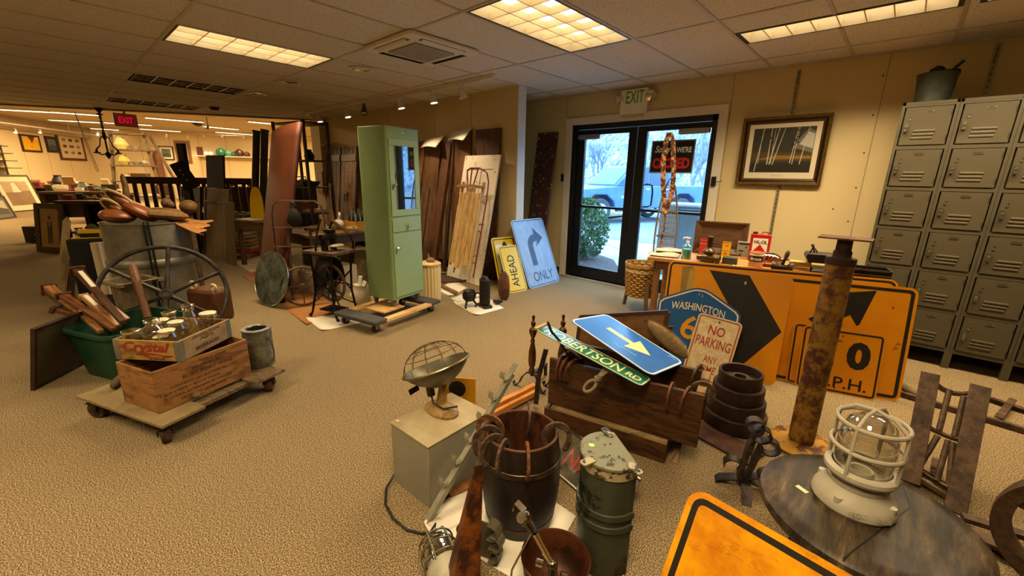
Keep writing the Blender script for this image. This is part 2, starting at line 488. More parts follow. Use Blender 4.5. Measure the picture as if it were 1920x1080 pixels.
# ---------------------------------------------------------------- ceiling lights
LAMP = 'ffe2b4'
def troffer(h, name, label, nx, ny, on=True, power=34, depth=.11, spread=2.4):
    x0, x1, y0, y1 = h; cx, cy = (x0+x1)/2, (y0+y1)/2
    t = T(name, label, 'ceiling light', TR(cx, cy, CZ), 'fluorescent ceiling lights')
    w, d = (x1-x0)/2 - .012, (y1-y0)/2 - .012
    fr = B(plain('3a2f22', .5)); P = [(-w, -d), (w, -d), (w, d), (-w, d)]; Q = [(-w+.02, -d+.02), (w-.02, -d+.02), (w-.02, d-.02), (-w+.02, d-.02)]
    fr.band(P, Q, -.004); fr.m(plain('cfc3a8', .5) if on else plain('5b4d3a', .5))
    for (a, c), (e, g) in zip(Q, Q[1:] + Q[:1]): fr.quad((a, c, -.004), (e, g, -.004), (e, g, depth), (a, c, depth))
    fr.obj('housing', t)
    w -= .02; d -= .02
    lo = B(plain('efe0bd', .35) if on else metal('a59a8a', .3))
    for i in range(1, nx): x = -w + 2*w*i/nx; lo.bb(x - .004, x + .004, -d, d, 0, .045)
    for j in range(1, ny): y = -d + 2*d*j/ny; lo.bb(-w, w, y - .004, y + .004, 0, .045)
    lo.obj('louver', t) if min(nx, ny) > 1 else [(B(plain('efe0bd', .35)).bb(-w + 2*w*i/nx - .004, -w + 2*w*i/nx + .004, -d, d, 0, .045)).obj('louver_blade', t) for i in range(1, nx)]
    if on:
        df = B(emit(LAMP, 2.3)); df.quad((-w, -d, depth - .02), (-w, d, depth - .02), (w, d, depth - .02), (w, -d, depth - .02)); df.obj('diffuser', t)
        L = bpy.data.lights.new(name, 'AREA'); L.shape = 'RECTANGLE'; L.size = 2*w; L.size_y = 2*d; L.energy = power; L.color = lin(LAMP)[:3]; L.spread = spread
        lo_ = bpy.data.objects.new('lamp', L); COL.objects.link(lo_); lo_.parent = t; lo_.location = (0, 0, -.006)
    else:
        df = B(metal('8f8474', .25)); df.quad((-w, -d, depth - .02), (-w, d, depth - .02), (w, d, depth - .02), (w, -d, depth - .02)); df.obj('reflector', t)
        for k in range(-1, 2):
            tb = B(paint('c9bfae', 'bdb19c', .3)); x = k * w * .55; tb.cyl((x, -d + .03, .05), (x, d - .03, .05), .016, n=10); tb.obj('fluorescent_tube', t)
troffer(L1, 'ceiling_light', 'lit ceiling light left of the square air vent', 3, 6)
troffer(L2, 'ceiling_light', 'lit ceiling light with a bright square-celled grid above the door', 3, 6)
troffer(L3, 'ceiling_light', 'long narrow lit ceiling light above the framed birch picture', 8, 1)
troffer(L4, 'ceiling_light', 'narrow lit ceiling light cut off at the top right corner', 8, 1)
troffer(D1, 'ceiling_light', 'unlit ceiling light just behind the lit one on the left', 3, 6, False)
troffer(D2, 'ceiling_light', 'unlit ceiling light farthest back, close to the red exit sign', 3, 6, False)
for h in (L5, L6, L7): troffer(h, 'ceiling_light', 'lit ceiling light behind the photographer', 3, 6)

# air cassette
t = T('air_vent', 'square white ceiling air conditioner with a grille and slots', 'air conditioner', TR(-3.29, 2.39, CZ))
p = B(M_TRIM); p.prism(rr(.72, .72, .04), .03, -.035); p.obj('panel', t, bevel=.008)
g = B(plain('8a8378', .5)); g.bb(-.2, .2, -.2, .2, -.042, -.034)
for k in range(13): x = -.19 + .38*k/12; g.m(plain('b9b1a3', .5)); g.bb(x-.006, x+.006, -.2, .2, -.046, -.04); g.bb(-.2, .2, x-.006, x+.006, -.046, -.04)
g.obj('grille', t)
for k in range(4):
    s_ = B(M_BLK, TR(rz=k*pi/2)); s_.bb(-.22, .22, .262, .322, -.0365, -.034); s_.m(M_TRIM); s_.box((0, .30, -.040), (.42, .03, .006), Matrix.Rotation(.5, 3, 'X')); s_.obj('air_slot', t)
for q, lb in (((677, 128), 'round recessed ceiling downlight nearest the air conditioner'), ((545, 153), 'middle one of the three round recessed downlights'), ((484, 175), 'farthest of the three round recessed downlights')):
    c = fl(*q, CZ); t = T('downlight', lb, 'ceiling light', TR(c.x, c.y, CZ), 'round recessed downlights')
    k = B(M_TRIM); k.lathe([(.085, -.002), (.112, -.004), (.115, -.010), (.085, -.012)], 28); k.obj('trim_ring', t)
    k = B(metal('e8e0d0', .12)); k.lathe([(.085, -.012), (.078, -.005), (.05, -.001), (0, -.0005)], 28); k.obj('reflector', t)
b = B(plain('3b3025', .8)); c = fl(402, 201, CZ); b.lathe([(0, -.05), (.05, -.045), (.07, -.02), (.075, -.001), (0, 0)], 18); S(b, 'smoke_detector', 'small dark smoke detector on the ceiling near the opening', 'smoke detector', TR(c.x, c.y, CZ - .001))

# track with spotlights
t = T('light_track', 'long white ceiling track carrying the spotlights before the planks', 'lighting track', TR(0, 0, CZ))
b = B(M_TRIM); b.bb(-8.3, -3.47, 3.41, 3.45, -.035, -.001); b.m(M_BLK); b.bb(-8.3, -3.5, 3.423, 3.437, -.0355, -.03); b.obj('rail', t)
b = B(M_TRIM); b.bb(-3.66, -3.45, 3.405, 3.455, -.04, 0); b.obj('feed_box', t, bevel=.004)
def spot(x, y, label, aim, on=True, power=30, dark=False, z=None, loc=None):
    P = loc or Vector((x, y, CZ - .036))
    t = T('track_spotlight', label, 'spotlight', Matrix.Translation(P), 'track spotlights')
    hm = paint('4a4036', '5a5046', .4) if dark else M_TRIM
    s_ = B(hm); s_.cyl((0, 0, 0), (0, 0, -.03), .02, n=14); s_.cyl((0, 0, -.03), (0, 0, -.07), .007, n=8); s_.obj('stem', t)
    d = (Vector(aim).normalized() + Vector((.25, -.25, -.5))).normalized(); h0 = Vector((0, 0, -.075)) - d * .05; A = align(h0, h0 + d)
    s_ = B(hm, A); s_.lathe([(0, 0), (.022, .002), (.03, .02), (.032, .05), (.044, .10), (.049, .125), (.046, .128), (.042, .11)], 22); s_.obj('head', t)
    s_ = B(emit('fff0d0', 9.0) if on else paint('cfc8ba', 'b5ab98', .2), A); s_.lathe([(.043, .112), (.03, .12), (0, .123)], 22); s_.obj('bulb', t)
    if on:
        L = bpy.data.lights.new('spot', 'SPOT'); L.energy = power; L.color = lin('ffdfb0')[:3]; L.spot_size = radians(100); L.spot_blend = .7; L.shadow_soft_size = .03
        lo_ = bpy.data.objects.new('lamp', L); COL.objects.link(lo_); lo_.parent = t; lo_.matrix_local = align(h0 + d * .135, h0) ; 
for x, lb, am, on in ((-3.98, 'unlit open-loop spotlight at the near end of the track', (.2, .6, -1), False), (-4.52, 'lit spotlight nearest the doorway on the track', (.0, .45, -1), True), (-5.24, 'lit spotlight hanging over the green cabinet side of the track', (0, .5, -1), True),
                      (-6.2, 'dark unlit spotlight between two lit ones on the track', (.3, -.2, -1), False), (-6.75, 'brightest spotlight, far along the track by the corner', (.1, .5, -1), True), (-7.75, 'last lit spotlight on the track, beside the tall brown board', (.0, .4, -1), True)):
    spot(x, 3.43, lb, am, on, dark=(x == -6.2))
# ---------------------------------------------------------------- door
dr = T('door_1', None, None, TR((DX0+DX1)/2, YW + .05, 0), kind='structure')
W2 = (DX1 - DX0) / 2
b = B(M_BLK); b.bb(-W2, -W2 + .065, -.055, .055, 0, DZ); b.bb(W2 - .065, W2, -.055, .055, 0, DZ); b.bb(-W2, W2, -.055, .055, DZ - .06, DZ); b.bb(-W2, W2, -.06, .06, 0, .012)
b.obj('door_frame', dr, bevel=.003)
for sgn in (-1, 1):
    lf = B(M_BLK); x0, x1 = (-W2 + .067, -.004) if sgn < 0 else (.004, W2 - .067)
    a, c = x0 + (.115 if sgn < 0 else .125), x1 - (.105 if sgn < 0 else .06)
    if sgn > 0: a = x0 + .12; c = x1 - .01
    lf.bb(x0, a, -.022, .022, .015, DZ - .065); lf.bb(c, x1, -.022, .022, .015, DZ - .065); lf.bb(a, c, -.022, .022, .015, .17); lf.bb(a, c, -.022, .022, 1.905, DZ - .065); lf.bb(a, c, -.026, .026, .975, 1.005)
    l_ = lf.obj('door_leaf', dr, bevel=.002)
    g = B(glass('dcecf5', .06)); g.bb(a, c, -.003, .003, .17, .975); g.bb(a, c, -.003, .003, 1.005, 1.905); g.obj('glass_pane', l_)
    k = B(metal('9a9a98', .35)); xc = x0 + .21 if sgn < 0 else x1 - .17
    k.bb(xc - .15, xc + .13, -.075, -.023, 1.845, 1.905); k.cyl((xc - .17, -.05, 1.875), (xc + .15, -.05, 1.875), .028, n=14); k.bb(xc + .02, xc + .16, -.08, -.024, 1.85, 1.90); k.obj('door_closer', l_, bevel=.003)
    h = B(M_BLK); xe = -.06 if sgn < 0 else .06
    h.cyl((xe, -.02, .87 if sgn < 0 else 1.18), (xe, -.03, .87 if sgn < 0 else 1.18), .02, n=14); h.obj('lock_cylinder', l_)
    if sgn > 0:
        h = B(metal('2b2d30', .3)); h.tube([(.11, .022, 1.02), (.11, .075, 1.03), (.16, .08, 1.03), (.21, .08, 1.05), (.215, .08, 1.2), (.20, .08, 1.29), (.15, .08, 1.30), (.11, .075, 1.30), (.11, .022, 1.3)], .011); h.obj('pull_handle', l_)
b = B(M_TRIM); b.bb(DX0 - .10, DX0 + .005, YW - .018, YW, 0, 2.12); b.bb(DX1 - .005, DX1 + .085, YW - .018, YW, 0, 2.12); b.bb(DX0 - .10, DX1 + .085, YW - .02, YW, 2.03, 2.12); ST(b, 'trim_4', bevel=.003)
b = B(plain('c7c2b4', .4, .5)); b.bb(DX0, DX1, YW - .05, YW + .14, 0, .012); ST(b, 'trim_5')
b = B(plain('171412', .6)); b.bb(-8, DX0 - .1, YW - .012, YW, 0, .10); b.bb(DX1 + .09, 3, YW - .012, YW, 0, .10); ST(b, 'baseboard_door')
b = B(plain('171412', .6)); b.bb(-8.7, -3.62, 3.988, 4.0, 0, .10); ST(b, 'baseboard_partition')
for x, z, lb in ((-3.545, 1.36, 'small black switch on the wall left of the door casing'), (-1.545, 1.35, 'small black catch on the casing right of the door')):
    b = B(M_BLK); b.bb(-.022, .022, -.02, 0, -.05, .05)
    if x > -2: b.tube([(.02, -.012, .0), (.06, -.03, -.005), (.09, -.02, .01)], .004, 6)
    S(b, 'wall_switch' if x < -2 else 'door_catch', lb, 'switch' if x < -2 else 'catch', TR(x, YW - (0 if x < -2 else .018), z), bevel=.003)
# exit sign with emergency lamps
t = T('exit_sign', 'white emergency exit sign with green lettering above the glass door', 'exit sign', TR(-2.545, YW, 2.235))
b = B(plain('e2dcc0', .4)); b.bb(-.17, .17, -.05, 0, -.135, .135); b.m(plain('3f9a3f', .5)); Mx = basis((0, -.0506, 0), (1, 0, 0), (0, 0, 1), (0, -1, 0))
b.text('EXIT', .012, .05, .135, Mx, w=.225, bold=.012); b.text('<', -.148, .045, .05, Mx, w=.022, bold=.01); b.text('>', .155, .055, .05, Mx, w=.022, bold=.01)
b.m(plain('b6a98a', .6)); b.bb(-.15, .13, -.04, 0, -.165, -.135); b.obj('sign_box', t)
for sgn in (-1, 1):
    b = B(paint('d8d4c8', 'c4bfae', .4)); A = align((sgn * .18, -.05, .05), (sgn * .24, -.10, .03)); b.at(A); b.lathe([(0, -.02), (.02, -.01), (.04, .03), (.06, .05), (.062, .06)], 16); b.m(metal('dfe3e6', .15)); b.lathe([(.06, .058), (.03, .066), (0, .07)], 16); b.obj('emergency_lamp', t)
# slotted shelf standards
for x, z0, z1, lb in ((-.935, .1, 2.35, 'slotted metal shelf rail on the wall behind the framed birch picture'), (.29, 1.9, 2.36, 'slotted metal shelf rail rising behind the lockers')):
    b = B(galv('a79e86', '7d745c', .5)); b.bb(-.012, .012, -.012, 0, z0, z1); b.m(M_BLK)
    k = z0 + .03
    while k < z1 - .03: b.bb(-.003, .003, -.0125, -.011, k, k + .022); k += .042
    S(b, 'shelf_standard', lb, 'shelf rail', TR(x, YW, 0))
# ================================================================= outside the door
b = B(paint('aab4bd', '98a3ad', .8, 1.2)); b.quad((-14, 5.04, -.01), (4, 5.04, -.01), (4, 8.9, -.01), (-14, 8.9, -.01))
b.m(plain('5c6a72', .9)); b.bar((-5.6, 8.9, -.009), (-3.4, 7.05, -.009), .03, .004); b.bar((-3.4, 7.05, -.009), (-.5, 6.4, -.009), .03, .004); b.bar((-6, 5.55, -.009), (0, 7.4, -.009), .02, .003)
ST(b, 'sidewalk')
b = B(paint('6d7780', '8a949c', .9, .8)); b.quad((-60, 8.9, -.06), (40, 8.9, -.06), (40, 70, -.06), (-60, 70, -.06)); b.bb(-60, 40, 8.85, 8.9, -.06, -.01); ST(b, 'ground_outside')
def branchy():
    n = N('bare_woods'); v = n.coord((1, .2, .55)); a = n.noise(v, 2.6, 12, .8, 1.5); c = n.ramp(a, [(.42, '4c5668'), (.5, '78849a'), (.56, 'bccade'), (.62, '69758a')]); return n.done(c, .95, 0.0, None, spec=.1)
b = B(rust('5a4a48', '3c3234', 25, rough=.95)); b.flat([(-6.5, 5.1), (-3.6, 5.1), (-3.0, 5.75), (-3.55, 6.5), (-4.6, 7.1), (-6.5, 7.2)], -.004); S(b, 'mulch_bed', 'dark mulch bed outside under the evergreen bush', 'flower bed', kind='stuff')
b = B(branchy())
b.grid(lambda u, v: (-60 + 90*u, 34 + 6*v, -.1 + v*(7.0 + 1.2*sin(u*23) + .8*sin(u*57))), 60, 6); ST(b, 'hill')
# evergreen bush
t = T('bush', 'dark green evergreen bush outside the left glass door', 'bush', TR(-4.0, 6.25, -.01))
b = B(wood('3a2c20', '5a4632', 'z')); 
for k in range(5): a = k*1.3; b.tube([(0, 0, 0), (.06*cos(a), .06*sin(a), .3), (.2*cos(a), .2*sin(a), .75)], [.015, .012, .006], 6)
b.obj('stem', t)
rn = random.Random(3); b = B(paint('35542f', '587c4c', .7, 9)); 
for k in range(3300):
    a, z = rn.random()*2*pi, rn.random(); rmax = .34*(sin(pi*min(1, z*.9+.1))**.6)+.05; r = rmax*(.55+.5*rn.random()); p = Vector((r*cos(a), r*sin(a), .06+z*.98))
    q = Quaternion((rn.random()-.5, rn.random()-.5, rn.random()-.5, rn.random()-.5)).normalized(); s_ = .024+.02*rn.random()
    b.f([b.v(p + q @ Vector(w_)) for w_ in ((-s_, 0, 0), (0, -s_*.5, .003), (s_, 0, 0), (0, s_*.5, .003))])
tag(b.obj('foliage', t), kind='stuff')
# bare trees beyond the car park
def bare_tree(x, y, h, seed, label):
    rn = random.Random(seed); b = B(paint('6b7080', '8a92a2', .9, 2))
    def br(p, d, L, r, lv):
        q = p + d*L*.5 + Vector((rn.uniform(-.05, .05), rn.uniform(-.05, .05), .02))*L; e = p + d*L
        b.tube([p, q, e], [r, r*.85, r*.65], 5 if lv < 2 else 3, cap=False)
        if lv >= 5: return
        for k in range(3 if lv else 4):
            nd = (d + Vector((rn.uniform(-.8, .8), rn.uniform(-.8, .8), rn.uniform(-.1, .55)))).normalized()
            br(p + d*L*rn.uniform(.55, 1), nd, L*rn.uniform(.6, .8), r*.58, lv + 1)
    br(Vector((0, 0, -.1)), Vector((0, 0, 1)), h*.24, h*.018, 0)
    S(b, 'bare_tree', label, 'tree', TR(x, y, 0), 'bare winter trees beyond the car park')
for i, (x, y, h) in enumerate(((-20.5, 27, 7.5), (-14.6, 24, 6.5), (-10.2, 30, 8), (-8.2, 22.5, 6.5), (-15.2, 32.5, 8), (-5.0, 28, 8))):
    bare_tree(x, y, h, 20 + i, 'bare leafless tree standing beyond the parked pickup')
# pickup truck, nose to the left and a little towards the building
t = T('pickup_truck', 'dusty blue pickup truck parked outside the glass door', 'truck', TR(-7.15, 11.9, -.06, radians(66)))
MP = paint('3a5f90', '4f74a0', .35, 3); MG = plain('2c435c', .15, 0, .5)
prof = [(-.98, .45), (-.98, .95), (-.85, 1.08), (.62, 1.2), (3.05, 1.24), (4.75, 1.24), (4.75, .55), (4.1, .5), (4.02, .78), (3.72, .97), (3.3, .97), (3.0, .78), (2.92, .5), (.62, .45), (.54, .72), (.26, .93), (-.2, .93), (-.48, .72), (-.56, .45)]
b = B(MP); MX = basis((0, 1.95, 0), (1, 0, 0), (0, 0, 1), (0, -1, 0))
b.prism(prof, 1.95, 0, MX)
b.obj('body', t, bevel=.03)
cab = [(.62, 1.19), (1.32, 1.80), (1.55, 1.87), (2.75, 1.87), (2.98, 1.80), (3.12, 1.22)]
b = B(MP); MC = basis((0, 1.85, 0), (1, 0, 0), (0, 0, 1), (0, -1, 0)); b.prism(cab, 1.75, 0, MC); b.obj('cab', t, bevel=.04)
b = B(MG); b.quad((.66, .2, 1.245), (.66, 1.75, 1.245), (1.29, 1.65, 1.79), (1.29, .3, 1.79)); b.obj('windshield', t)
for q in ([(1.0, 1.27), (1.42, 1.76), (1.95, 1.80), (1.95, 1.27)], [(2.03, 1.27), (2.03, 1.80), (2.72, 1.79), (2.88, 1.27)]):
    b = B(MG); b.prism(q, .01, 0, basis((0, .098, 0), (1, 0, 0), (0, 0, 1), (0, -1, 0))); b.obj('side_window', t)
for x in (.04, 3.5):
    for y in (.12, 1.83):
        w = B(plain('3a3f46', .8)); w.cyl((x, y - .13, .41), (x, y + .13, .41), .41, n=28); o = w.obj('wheel', t, bevel=.03)
        w = B(metal('b9c2cc', .3)); w.cyl((x, y - .14, .41), (x, y - .125, .41), .25, n=24)
        for k in range(6): a = k*pi/3; w.bar((x, y - .145, .41), (x + .23*cos(a), y - .145, .41 + .23*sin(a)), .05, .02, (0, 1, 0))
        w.obj('hub', o)
b = B(MP); b.box((.98, -.12, 1.36), (.14, .2, .18)); b.bar((1.02, -.02, 1.3), (1.0, -.1, 1.3), .05, .05); b.obj('wing_mirror', t, bevel=.03)
for x in (1.9, 2.75): b = B(metal('c8d4de', .3)); b.bb(x - .12, x + .04, -.02, .0, 1.1, 1.14); b.obj('door_handle', t)
b = B(metal('dfe8ef', .3)); b.text('SILVERADO', 1.1, .86, .07, basis((0, -.003, 0), (1, 0, 0), (0, 0, 1), (0, -1, 0)), w=.55); b.obj('badge', t)
b = B(plain('2c3744', .6)); b.bb(.65, 2.9, -.06, .05, .40, .46); b.obj('running_board', t)
# rubbish bin outside
t = T('trash_bin', 'grey wheeled rubbish bin outside the right glass door', 'bin', TR(-2.35, 6.35, -.01, radians(8)))
b = B(paint('787f88', '6a7079', .5, 3)); b.prism(rr(.62, .6, .08), .98, 0); b.m(plain('5c636c', .6)); b.bb(-.08, -.074, -.302, -.298, .1, .95); b.bb(-.01, -.004, -.302, -.298, .1, .95); b.obj('body', t, bevel=.03)
b = B(paint('6c737c', '7b828b', .45, 3)); b.prism(rr(.64, .62, .1), .06, .98); b.obj('lid', t, bevel=.03)
b = B(plain('3a4048', .5)); b.tube([(-.02, -.30, .95), (0, -.36, .965), (.2, -.36, .965), (.3, -.33, .965)], .018); b.obj('handle', t)

# ================================================================= lockers
LX, LY, LP = -.145, 4.43, .3015
ML = paint('433c2a', '4c4532', .5, 3); MDK = plain('2a2820', .7)
t = T('lockers', 'olive grey bank of metal lockers standing against the right wall', 'lockers', TR(LX, LY, 0))
b = B(ML)
NC = 5
b.bb(0, NC*LP, .02, .38, .14, .16); b.bb(0, NC*LP, .0, .38, 1.92, 1.94); b.bb(0, NC*LP, .36, .38, .14, 1.94)
for i in range(NC + 1): b.bb(i*LP - (.0 if i == 0 else .018), i*LP + (.018 if i < NC else 0), 0, .38, .14, 1.94)
for i in range(1, NC): b.m(MDK); b.bb(i*LP - .002, i*LP + .002, -.001, .01, .14, 1.94); b.m(ML)
RP = 1.78 / 6
for j in range(7): b.bb(.001, NC*LP - .001, .0012, .05, .14 + j*RP - .014, .14 + j*RP + .014)
b.m(MDK); b.bb(.02, NC*LP - .02, .04, .05, .15, 1.93)
b.obj('cabinet', t)
for i in range(NC + 1):
    for y0 in (0, .33): b = B(ML); x = min(max(i*LP, .022), NC*LP - .022); b.bb(x - .022, x + .022, y0, y0 + .05, 0, .14); b.obj('leg', t)
dw, dh = LP - .052, RP - .036
dm = B(ML); dm.bb(-dw/2, dw/2, -.003, .012, -dh/2, dh/2)
for k in range(3):
    z = -.035 - k*.025
    dm.at(Matrix.Translation((0.0, -.003, z)) @ Matrix.Diagonal((1, .35, .55, 1))); dm.tube([(-.058 - .004*k, 0, 0), (.058 - .004*k, 0, 0)], .016, 10)
dm.at(Matrix.Identity(4)); dm.m(MDK)
for s_ in (-.085, .085): dm.bb(dw/2 - .006, dw/2 - .001, -.007, -.002, s_ - .018, s_ + .018)
dm.bb(-dw/2 - .0, -dw/2 + .002, -.0035, -.002, -dh/2, dh/2)
dmesh = dm.mesh('door')
hm = B(metal('8c8872', .4)); hm.bb(-.010, .010, -.014, 0, -.028, .028); hm.cyl((0, -.012, .0), (0, -.034, -.004), .008, .01, 10); hm.bb(-.007, .007, -.034, -.012, -.03, -.012); hmesh = hm.mesh('handle')
pm = B(metal('a39a78', .35)); pm.prism(rr(.05, .017, .006), .003, 0, basis((0, 0, 0), (1, 0, 0), (0, 0, 1), (0, -1, 0))); pm.m(MDK); pm.bb(-.016, .016, -.0035, -.003, -.004, .004); pmesh = pm.mesh('number_plate')
vm = B(metal('cfc9b4', .3)); vm.cyl((0, -.006, 0), (0, 0, 0), .006, n=10); vm.cyl((.004, -.005, .022), (.004, 0, .022), .004, n=8); vmesh = vm.mesh('lock_rivets')
for i in range(NC):
    for j in range(6):
        d = bpy.data.objects.new('door', dmesh); COL.objects.link(d); d.parent = t; d.location = ((i + .5)*LP, -.002, .14 + (j + .5)*RP)
        for nm, ms, lc in (('handle', hmesh, (-dw/2 + .022, -.003, -.01)), ('number_plate', pmesh, (0.005, -.003, dh/2 - .03)), ('lock_rivets', vmesh, (-dw/2 + .035, -.003, .045))):
            h = bpy.data.objects.new(nm, ms); COL.objects.link(h); h.parent = d; h.location = lc
# pail on the lockers
t = T('pail', 'dull galvanised pail with black bits on top of the lockers', 'pail', TR(.005, 4.63, 1.94))
b = B(galv('5c5f52', '43463c', .55, 9, .5)); b.lathe([(0, .002), (.098, .0), (.102, .006), (.098, .012), (.113, .19), (.118, .2), (.119, .212), (.113, .215), (.108, .2), (.09, .01), (0, .01)], 30); b.obj('body', t)
b = B(M_BLACK); b.at(TR(0, 0, .21, 0, .0, -.10)); b.lathe([(0, .02), (.06, .018), (.115, .004), (.118, 0)], 26); b.sph((.0, 0, .025), .035, 12, 1.1, 1, .7); b.obj('lid', t)
b = B(M_BLACK); b.bar((.06, 0, .215), (.118, .01, .285), .022, .02); b.tube([(-.05, 0, .235), (-.01, 0, .262), (.02, 0, .25)], .009); b.obj('handle', t)

# framed birch print
t = T('framed_picture', 'gold framed picture of birch trees hanging right of the door', 'picture', TR(-.965, YW - .028, 1.642, 0, radians(2.5)))
MW = basis((0, 0, 0), (1, 0, 0), (0, 0, 1), (0, -1, 0))
def ring_frame(b, w, h, P, mats):            # mitred moulding: P = [(inset, height)], one material per strip
    for (a, za), (c, zc), mt in zip(P, P[1:], mats):
        b.m(mt); A = [(-w/2+a, -h/2+a), (w/2-a, -h/2+a), (w/2-a, h/2-a), (-w/2+a, h/2-a)]; C = [(-w/2+c, -h/2+c), (w/2-c, -h/2+c), (w/2-c, h/2-c), (-w/2+c, h/2-c)]
        va = [b.v(MW @ Vector((x, y, za))) for x, y in A]; vc = [b.v(MW @ Vector((x, y, zc))) for x, y in C]
        for i in range(4): b.f((va[i], va[(i+1) % 4], vc[(i+1) % 4], vc[i]))
GOLD = paint('8f6d2c', '5c4418', .35, 40, .7); DARKF = plain('1a0f08', .35)
b = B(GOLD); ring_frame(b, .722, .635, [(0, 0), (0, .022), (.012, .03), (.024, .026), (.042, .014), (.05, .018), (.058, .012), (.062, .008), (.066, .002)], [GOLD, GOLD, GOLD, DARKF, DARKF, GOLD, DARKF, GOLD])
b.m(GOLD)
for k in range(58): x = -.35 + .70*k/57; [b.sph((x, -.03, z), .0085, 6, .8, .8, 1) for z in (-.309, .309)]
for k in range(50): z = -.305 + .61*k/49; [b.sph((x, -.03, z), .0085, 6, 1, .8, .8) for x in (-.352, .352)]
b.obj('frame', t)
b = B(plain('d9cfb4', .7)); b.prism([(-.30, -.255), (.30, -.255), (.30, .255), (-.30, .255)], .003, 0, MW); b.m(plain('7a7465', .7)); b.text('Birches', 0, -.225, .010, MW, .0034, w=.09); b.obj('mat_board', t)
b = B(plain('2c2a20', .6)); Z = .0032
b.flat([(-.255, -.195), (.255, -.195), (.255, .215), (-.255, .215)], Z, MW)
b.m(plain('6d6a5c', .6)); b.flat([(.10, .03), (.255, -.02), (.255, .17), (.2, .2), (.12, .1)], Z + .0002, MW); b.m(plain('b9b6ab', .6)); b.flat([(.14, .06), (.25, .02), (.25, .15), (.2, .17)], Z + .0003, MW)
b.m(plain('4a3a1c', .6)); b.flat([(-.255, -.09), (.255, -.09), (.255, -.02), (-.255, .0)], Z + .0004, MW); b.m(plain('87662a', .6)); b.flat([(-.2, -.075), (.25, -.07), (.25, -.045), (-.05, -.035)], Z + .0005, MW)
b.m(plain('17160f', .6)); b.flat([(-.255, -.195), (.255, -.195), (.255, -.1), (-.255, -.11)], Z + .0006, MW)
b.m(plain('c9c2ae', .6))
for x0, x1, z0, w_ in ((-.21, -.165, -.185, .008), (-.185, -.175, -.11, .005), (-.105, -.1, -.12, .009), (-.085, -.04, -.12, .010), (-.06, .01, -.125, .008), (-.075, -.07, -.11, .005), (.085, .115, -.11, .007), (.105, .125, -.12, .006), (.165, .20, -.12, .007)):
    b.flat([(x0 - w_/2, z0), (x0 + w_/2, z0), (x1 + w_/4, .213), (x1 - w_/4, .213)], Z + .0009, MW)
b.m(plain('1d1e17', .7))
rn = random.Random(5)
for k in range(46):
    x, y = rn.uniform(-.23, .14), rn.uniform(.05, .195); s_ = rn.uniform(.006, .02); b.flat([(x - s_, y), (x, y - s_*.6), (x + s_, y + .003), (x, y + s_*.6)], Z + .0008 + .00001*k, MW)
b.obj('print', t)
b = B(glass('ffffff', .10)); b.quad((-.30, -.007, -.256), (.30, -.007, -.256), (.30, -.007, .256), (-.30, -.007, .256)); b.obj('glazing', t)

# ================================================================= table behind the road signs
TA = radians(12.5); TC, TS = cos(TA), sin(TA); TZ = .70
TM = basis((-1.57, 3.47, 0), (TC, TS, 0), (-TS, TC, 0), (0, 0, 1))
t = T('table', 'wooden work table behind the road signs, covered with old tins', 'table', TM)
b = B(wood('8c6234', 'b98a4e', 'x', 2)); b.bb(0, 1.50, 0, .62, TZ - .03, TZ); b.obj('table_top', t, bevel=.004)
b = B(wood('6d4a28', '8f6438', 'x', 2)); b.bb(.06, 1.44, .05, .07, TZ - .11, TZ - .03); b.bb(.06, 1.44, .55, .57, TZ - .11, TZ - .03); b.bb(.05, .07, .05, .57, TZ - .11, TZ - .03); b.bb(1.42, 1.44, .05, .57, TZ - .11, TZ - .03); b.obj('apron', t)
for x in (.08, 1.42):
    for y in (.08, .54): b = B(wood('6d4a28', '8f6438', 'z', 2)); b.bb(x - .025, x + .025, y - .025, y + .025, 0, TZ - .03); b.obj('leg', t)
def on(px, py, z=TZ): return fl(px, py, z)
# papers
for i, (px, py, w_, d_, rz, c1, lb) in enumerate(((1240, 478, .26, .22, .3, 'cfc0a0', 'lowest of the papers lying on the table corner'), (1252, 472, .28, .20, .5, 'd8cdb8', 'creased pale sheet on top of the papers at the table corner'))):
    p = on(px, py); b = B(paint(c1, 'a8845c', .8, 14)); b.grid(lambda u, v: ((u-.5)*w_, (v-.5)*d_, .004 + .012*i + .008*sin(u*7 + i)*sin(v*5)), 10, 8)
    S(b, 'paper_sheet', lb, 'paper', TR(p.x + .02, p.y, TZ + .006, rz), 'papers on the table', solid=.002)
# soap pump
p = on(1286, 485); t = T('soap_bottle', 'clear pump bottle of turquoise hand sanitiser on the table', 'bottle', TR(p.x, p.y, TZ, .2))
def pnl(c, rough=.12): return plain(c, rough, 0, .6)
b = B(paint('8cd0c2', '9ad8cc', .12, 3, 0, 0, .4, .7)); b.lathe([(0, 0), (.036, 0), (.040, .006), (.040, .085)], 24, sy=.75); b.lathe([(.040, .085), (.0, .085)], 24, sy=.75); b.obj('liquid', t)
b = B(glass('dff2ec', .18)); b.lathe([(.0405, .001), (.041, .09), (.038, .108), (.024, .124), (.013, .13), (.0125, .137)], 24, sy=.78); b.obj('body', t)
b = B(plain('3f8f80', .5)); MB_ = basis((0, -.0325, .05), (1, 0, 0), (0, 0, 1), (0, -1, 0)); b.flat([(-.014, -.022), (.01, -.022), (.01, .026), (-.014, .026)], 0, MB_); b.m(plain('1f4a44', .5)); [b.flat([(x, y), (x+.009, y+.003), (x+.008, y+.007), (x, y+.005)], .0006, MB_) for x, y in ((.015, -.02), (.014, -.008), (.016, .004), (.014, .016), (-.022, -.01), (-.021, .012))]; b.obj('label', t)
